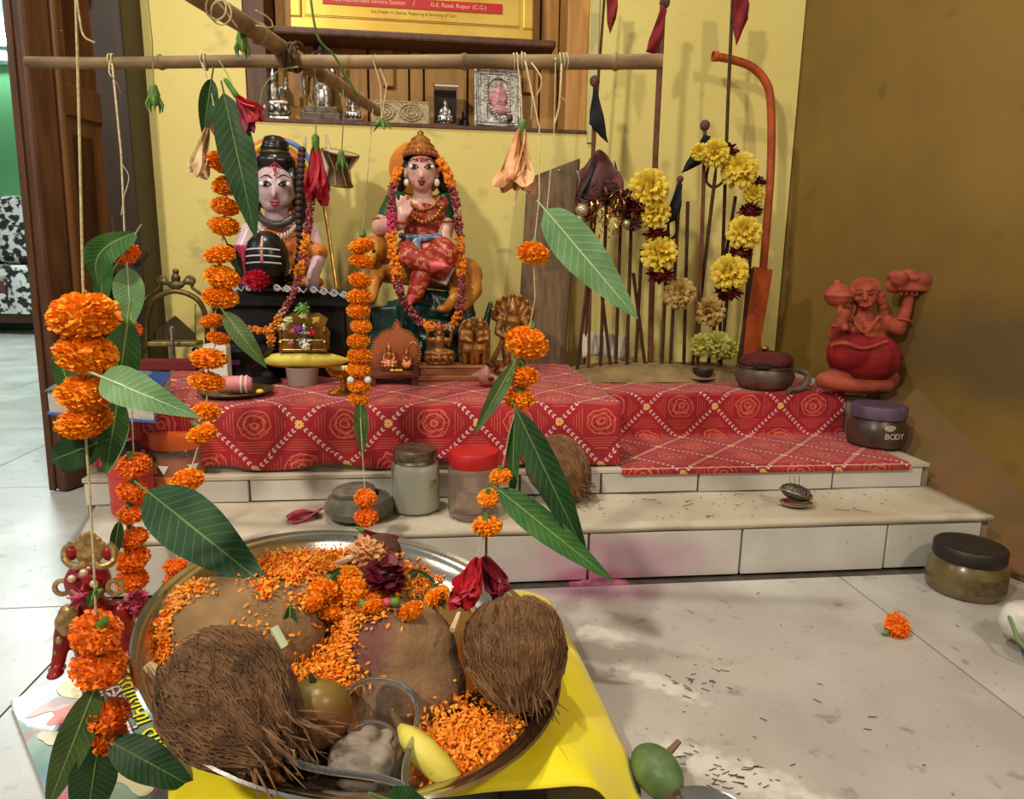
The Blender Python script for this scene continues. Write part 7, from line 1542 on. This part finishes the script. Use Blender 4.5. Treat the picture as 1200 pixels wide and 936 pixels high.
# crown : fan shell and curls
mb = MB(); b = I(105, 664, -.006)
for i in range(9):
    a = math.radians(-52+13*i); l = (40-abs(i-4)*2.2)*ki; mb.cap(b+V((math.sin(a)*6*ki, 0, 0)), 2.2*ki, b+V((math.sin(a)*l*.72, .004, math.cos(a)*l)), 3.2*ki, 8)
mb.blob('fan_crown', m_gi, ri, .0018, 1)
for s in (-1, 1):
    MB().tube(spline([I(105+s*4, 660, -.02), I(105+s*14, 664, -.02), I(105+s*27, 658, -.012), I(105+s*29, 645, -.006), I(105+s*22, 637, -.004)], 6), 4*ki, 8).build('crown_curl', m_gi, ri)
    MB().ell(I(105+s*22, 648, -.004), (7*ki, 6*ki, 9*ki)).build('red_lobe', m_rd, ri)
    MB().tube([I(104+s*31+9*math.cos(a)*ki/ki*1.0, 688+8*math.sin(a), -.008) for a in [2*PI*i/16 for i in range(16)]], 3*ki, 8, closed=True).build('ear_hoop', m_gi, ri)
for x, y in ((98, 671), (84, 678), (110, 684)): MB().ell(I(x, y, -.026), (4.6*ki, 4*ki, 4.6*ki)).build('stud', mat('idol_pearl', (206, 182, 150), .3, .3), ri)
MB().tube([I(84, 692, -.024), I(94, 699, -.034), I(106, 697, -.03)], 2*ki, 7).build('moustache', m_gi, ri)
mb = MB(); mb.chain([I(82, 716, -.008), I(76, 728, -.01), I(79, 738, -.01)], [10*ki, 11*ki, 8*ki]); mb.blob('shoulder_plate', m_gi, ri, .002, 1)
for x, y in ((71, 764), (74, 750)): MB().ell(I(x-4, y, -.008), (4*ki, 4*ki, 6*ki)).build('gold_spot', m_gi, ri)
MB().ring(I(67, 783, -.012), 8*ki, 1.6*ki, 16, 6).build('anklet', m_gi, ri)
f = thing('pink_rosebud', 'crumpled pink flower tucked at the shoulder of the red idol', 'flower', I(160, 705, .02)); pompon(f, I(160, 703, .01), 14*ki, M_HIBP, 3, 50, 'bloom', .9, .3); flower_part(f, 'outer_petals', I(152, 712, .012), V((.6, -.2, -.2)), .02, .02, M_HIBP, 5, .6, .3, 5)
f = thing('wilted_pink_flower', 'small wilted pink flower on the front of the red idol', 'flower', I(98, 700, -.035)); flower_part(f, 'petals', I(104, 694, -.035), V((-.7, -.2, -.5)), .022, .012, M_HIBP, 5, .4, .3, 15); MB().cap(I(110, 696, -.035), .004, I(118, 692, -.035), .003).build('calyx', M_STEM, f)

# ================================================================== the room beyond the doorway
cY = 5.2
b = thing('day_bed', 'wooden day bed with black and white printed cover in the green room', 'bed', (-3.3, cY, 0)); m_bw = mat('bed_wood', (92, 60, 44), .5); m_pr = mat('black_white_print', (214, 212, 206), .8, 0, (40, 38, 40), 20, lo=.47, hi=.53, detail=3)
zt_ = aty(20, 302, cY).z
MB().box((-3.35, cY+.3, zt_-.10), (1.5, .8, .10)).build('mattress', m_pr, b, smooth=False, bevel=.03); MB().box((-3.35, cY-.06, zt_-.20), (1.5, .05, .09)).build('side_rail', m_bw, b, smooth=False, bevel=.01); MB().box((-3.35, cY+.28, zt_-.21), (1.46, .66, .06)).build('slat_base', m_bw, b, smooth=False)
for x in (-4.05, -2.68):
    for y in (-.04, .62): MB().box((x, cY+y, (zt_-.2)/2), (.07, .07, zt_-.2)).build('leg', m_bw, b, smooth=False)
mb = MB(); mb.grid(lambda u, v: (-4.05+1.4*u, cY-.10-.02*math.sin(u*30), zt_-.10-.28*v), 40, 4); mb.build('hanging_cover', m_pr, b, normals=False); MB().box((-3.35, cY-.02, .12), (1.5, .05, .08)).build('lower_rail', m_bw, b, smooth=False)
px = aty(24, 270, cY+.4); k = thing('printed_cushion', 'upright cushion with black scroll print on the day bed', 'cushion', (px.x, cY+.4, zt_-.05)); mb = MB().box((px.x, cY+.42, zt_+.20), (.30, .14, .50), R3(-8, 0, 0)); o = mb.build('pad', m_pr, k, smooth=True, bevel=.05)
MB().box((px.x, cY+.49, zt_+.22), (.24, .02, .40), R3(-8, 0, 0)).build('back_panel', mat('cushion_back', (60, 56, 56), .8), k, smooth=False, bevel=.01)
px = aty(2, 270, cY+.5); k = thing('black_bag', 'dark upright bag at the left end of the day bed', 'bag', (px.x-.12, cY+.5, zt_-.05)); MB().box((px.x-.12, cY+.5, zt_+.18), (.26, .2, .46)).build('case', M_BLACKM, k, bevel=.06); MB().tube(spline([V((px.x-.18, cY+.5, zt_+.40)), V((px.x-.12, cY+.5, zt_+.48)), V((px.x-.06, cY+.5, zt_+.40))], 5), .012, 6).build('handle', M_BLACK, k)
px = aty(22, 340, cY+.5); k = thing('storage_chest', 'dark green metal trunk under the day bed', 'trunk', (px.x-.2, cY+.5, 0)); MB().box((px.x-.2, cY+.45, .15), (1.0, .3, .30)).build('case', mat('trunk_green', (30, 84, 60), .4), k, smooth=False, bevel=.01); MB().box((px.x-.2, cY+.29, .22), (.06, .02, .06)).build('latch', M_STEEL, k, smooth=False)
px = aty(16, 44, 6.1); lt = thing('tube_lamp', 'glowing white tube lamp high on the far green room wall', 'lamp', (px.x-.2, 6.18, px.z)); MB().tube([V((px.x-.75, 6.13, px.z)), V((px.x+.10, 6.13, px.z))], .035, 12).build('tube', mat('tube_glow', (236, 255, 255), .3, emit=26), lt); MB().box((px.x-.32, 6.19, px.z), (1.0, .05, .09)).build('fitting', M_WHITE, lt, smooth=False)
px = aty(12, 74, 6.2); MB().box((px.x-.2, 6.20, px.z), (1.2, .02, .03)).build('trim_2', mat('rail_dark', (60, 90, 70), .5), smooth=False); tag(bpy.data.objects['trim_2'], 'thin dark picture rail on the far green wall', 'rail', kind='structure')
# ------------------------------------------------------------------ settle generated shapes into plain meshes
bpy.context.view_layer.update()
dg = bpy.context.evaluated_depsgraph_get()
_new = []
for o in PENDING:
    ev = o.evaluated_get(dg); me = bpy.data.meshes.new_from_object(ev, depsgraph=dg)
    _new.append((o, me))
for o, me in _new:
    if o.type == 'FONT':
        n = bpy.data.objects.new('lettering', me); COL.objects.link(n); n.parent = o.parent
        n.matrix_local = o.matrix_local.copy(); old = o.name; bpy.data.objects.remove(o)
    else:
        o.modifiers.clear(); o.data = me
        me.polygons.foreach_set('use_smooth', [True]*len(me.polygons))
for o in list(bpy.data.objects):
    if o.parent is not None:
        for k in ('category',):
            if k in o: del o[k]
bpy.context.view_layer.update()
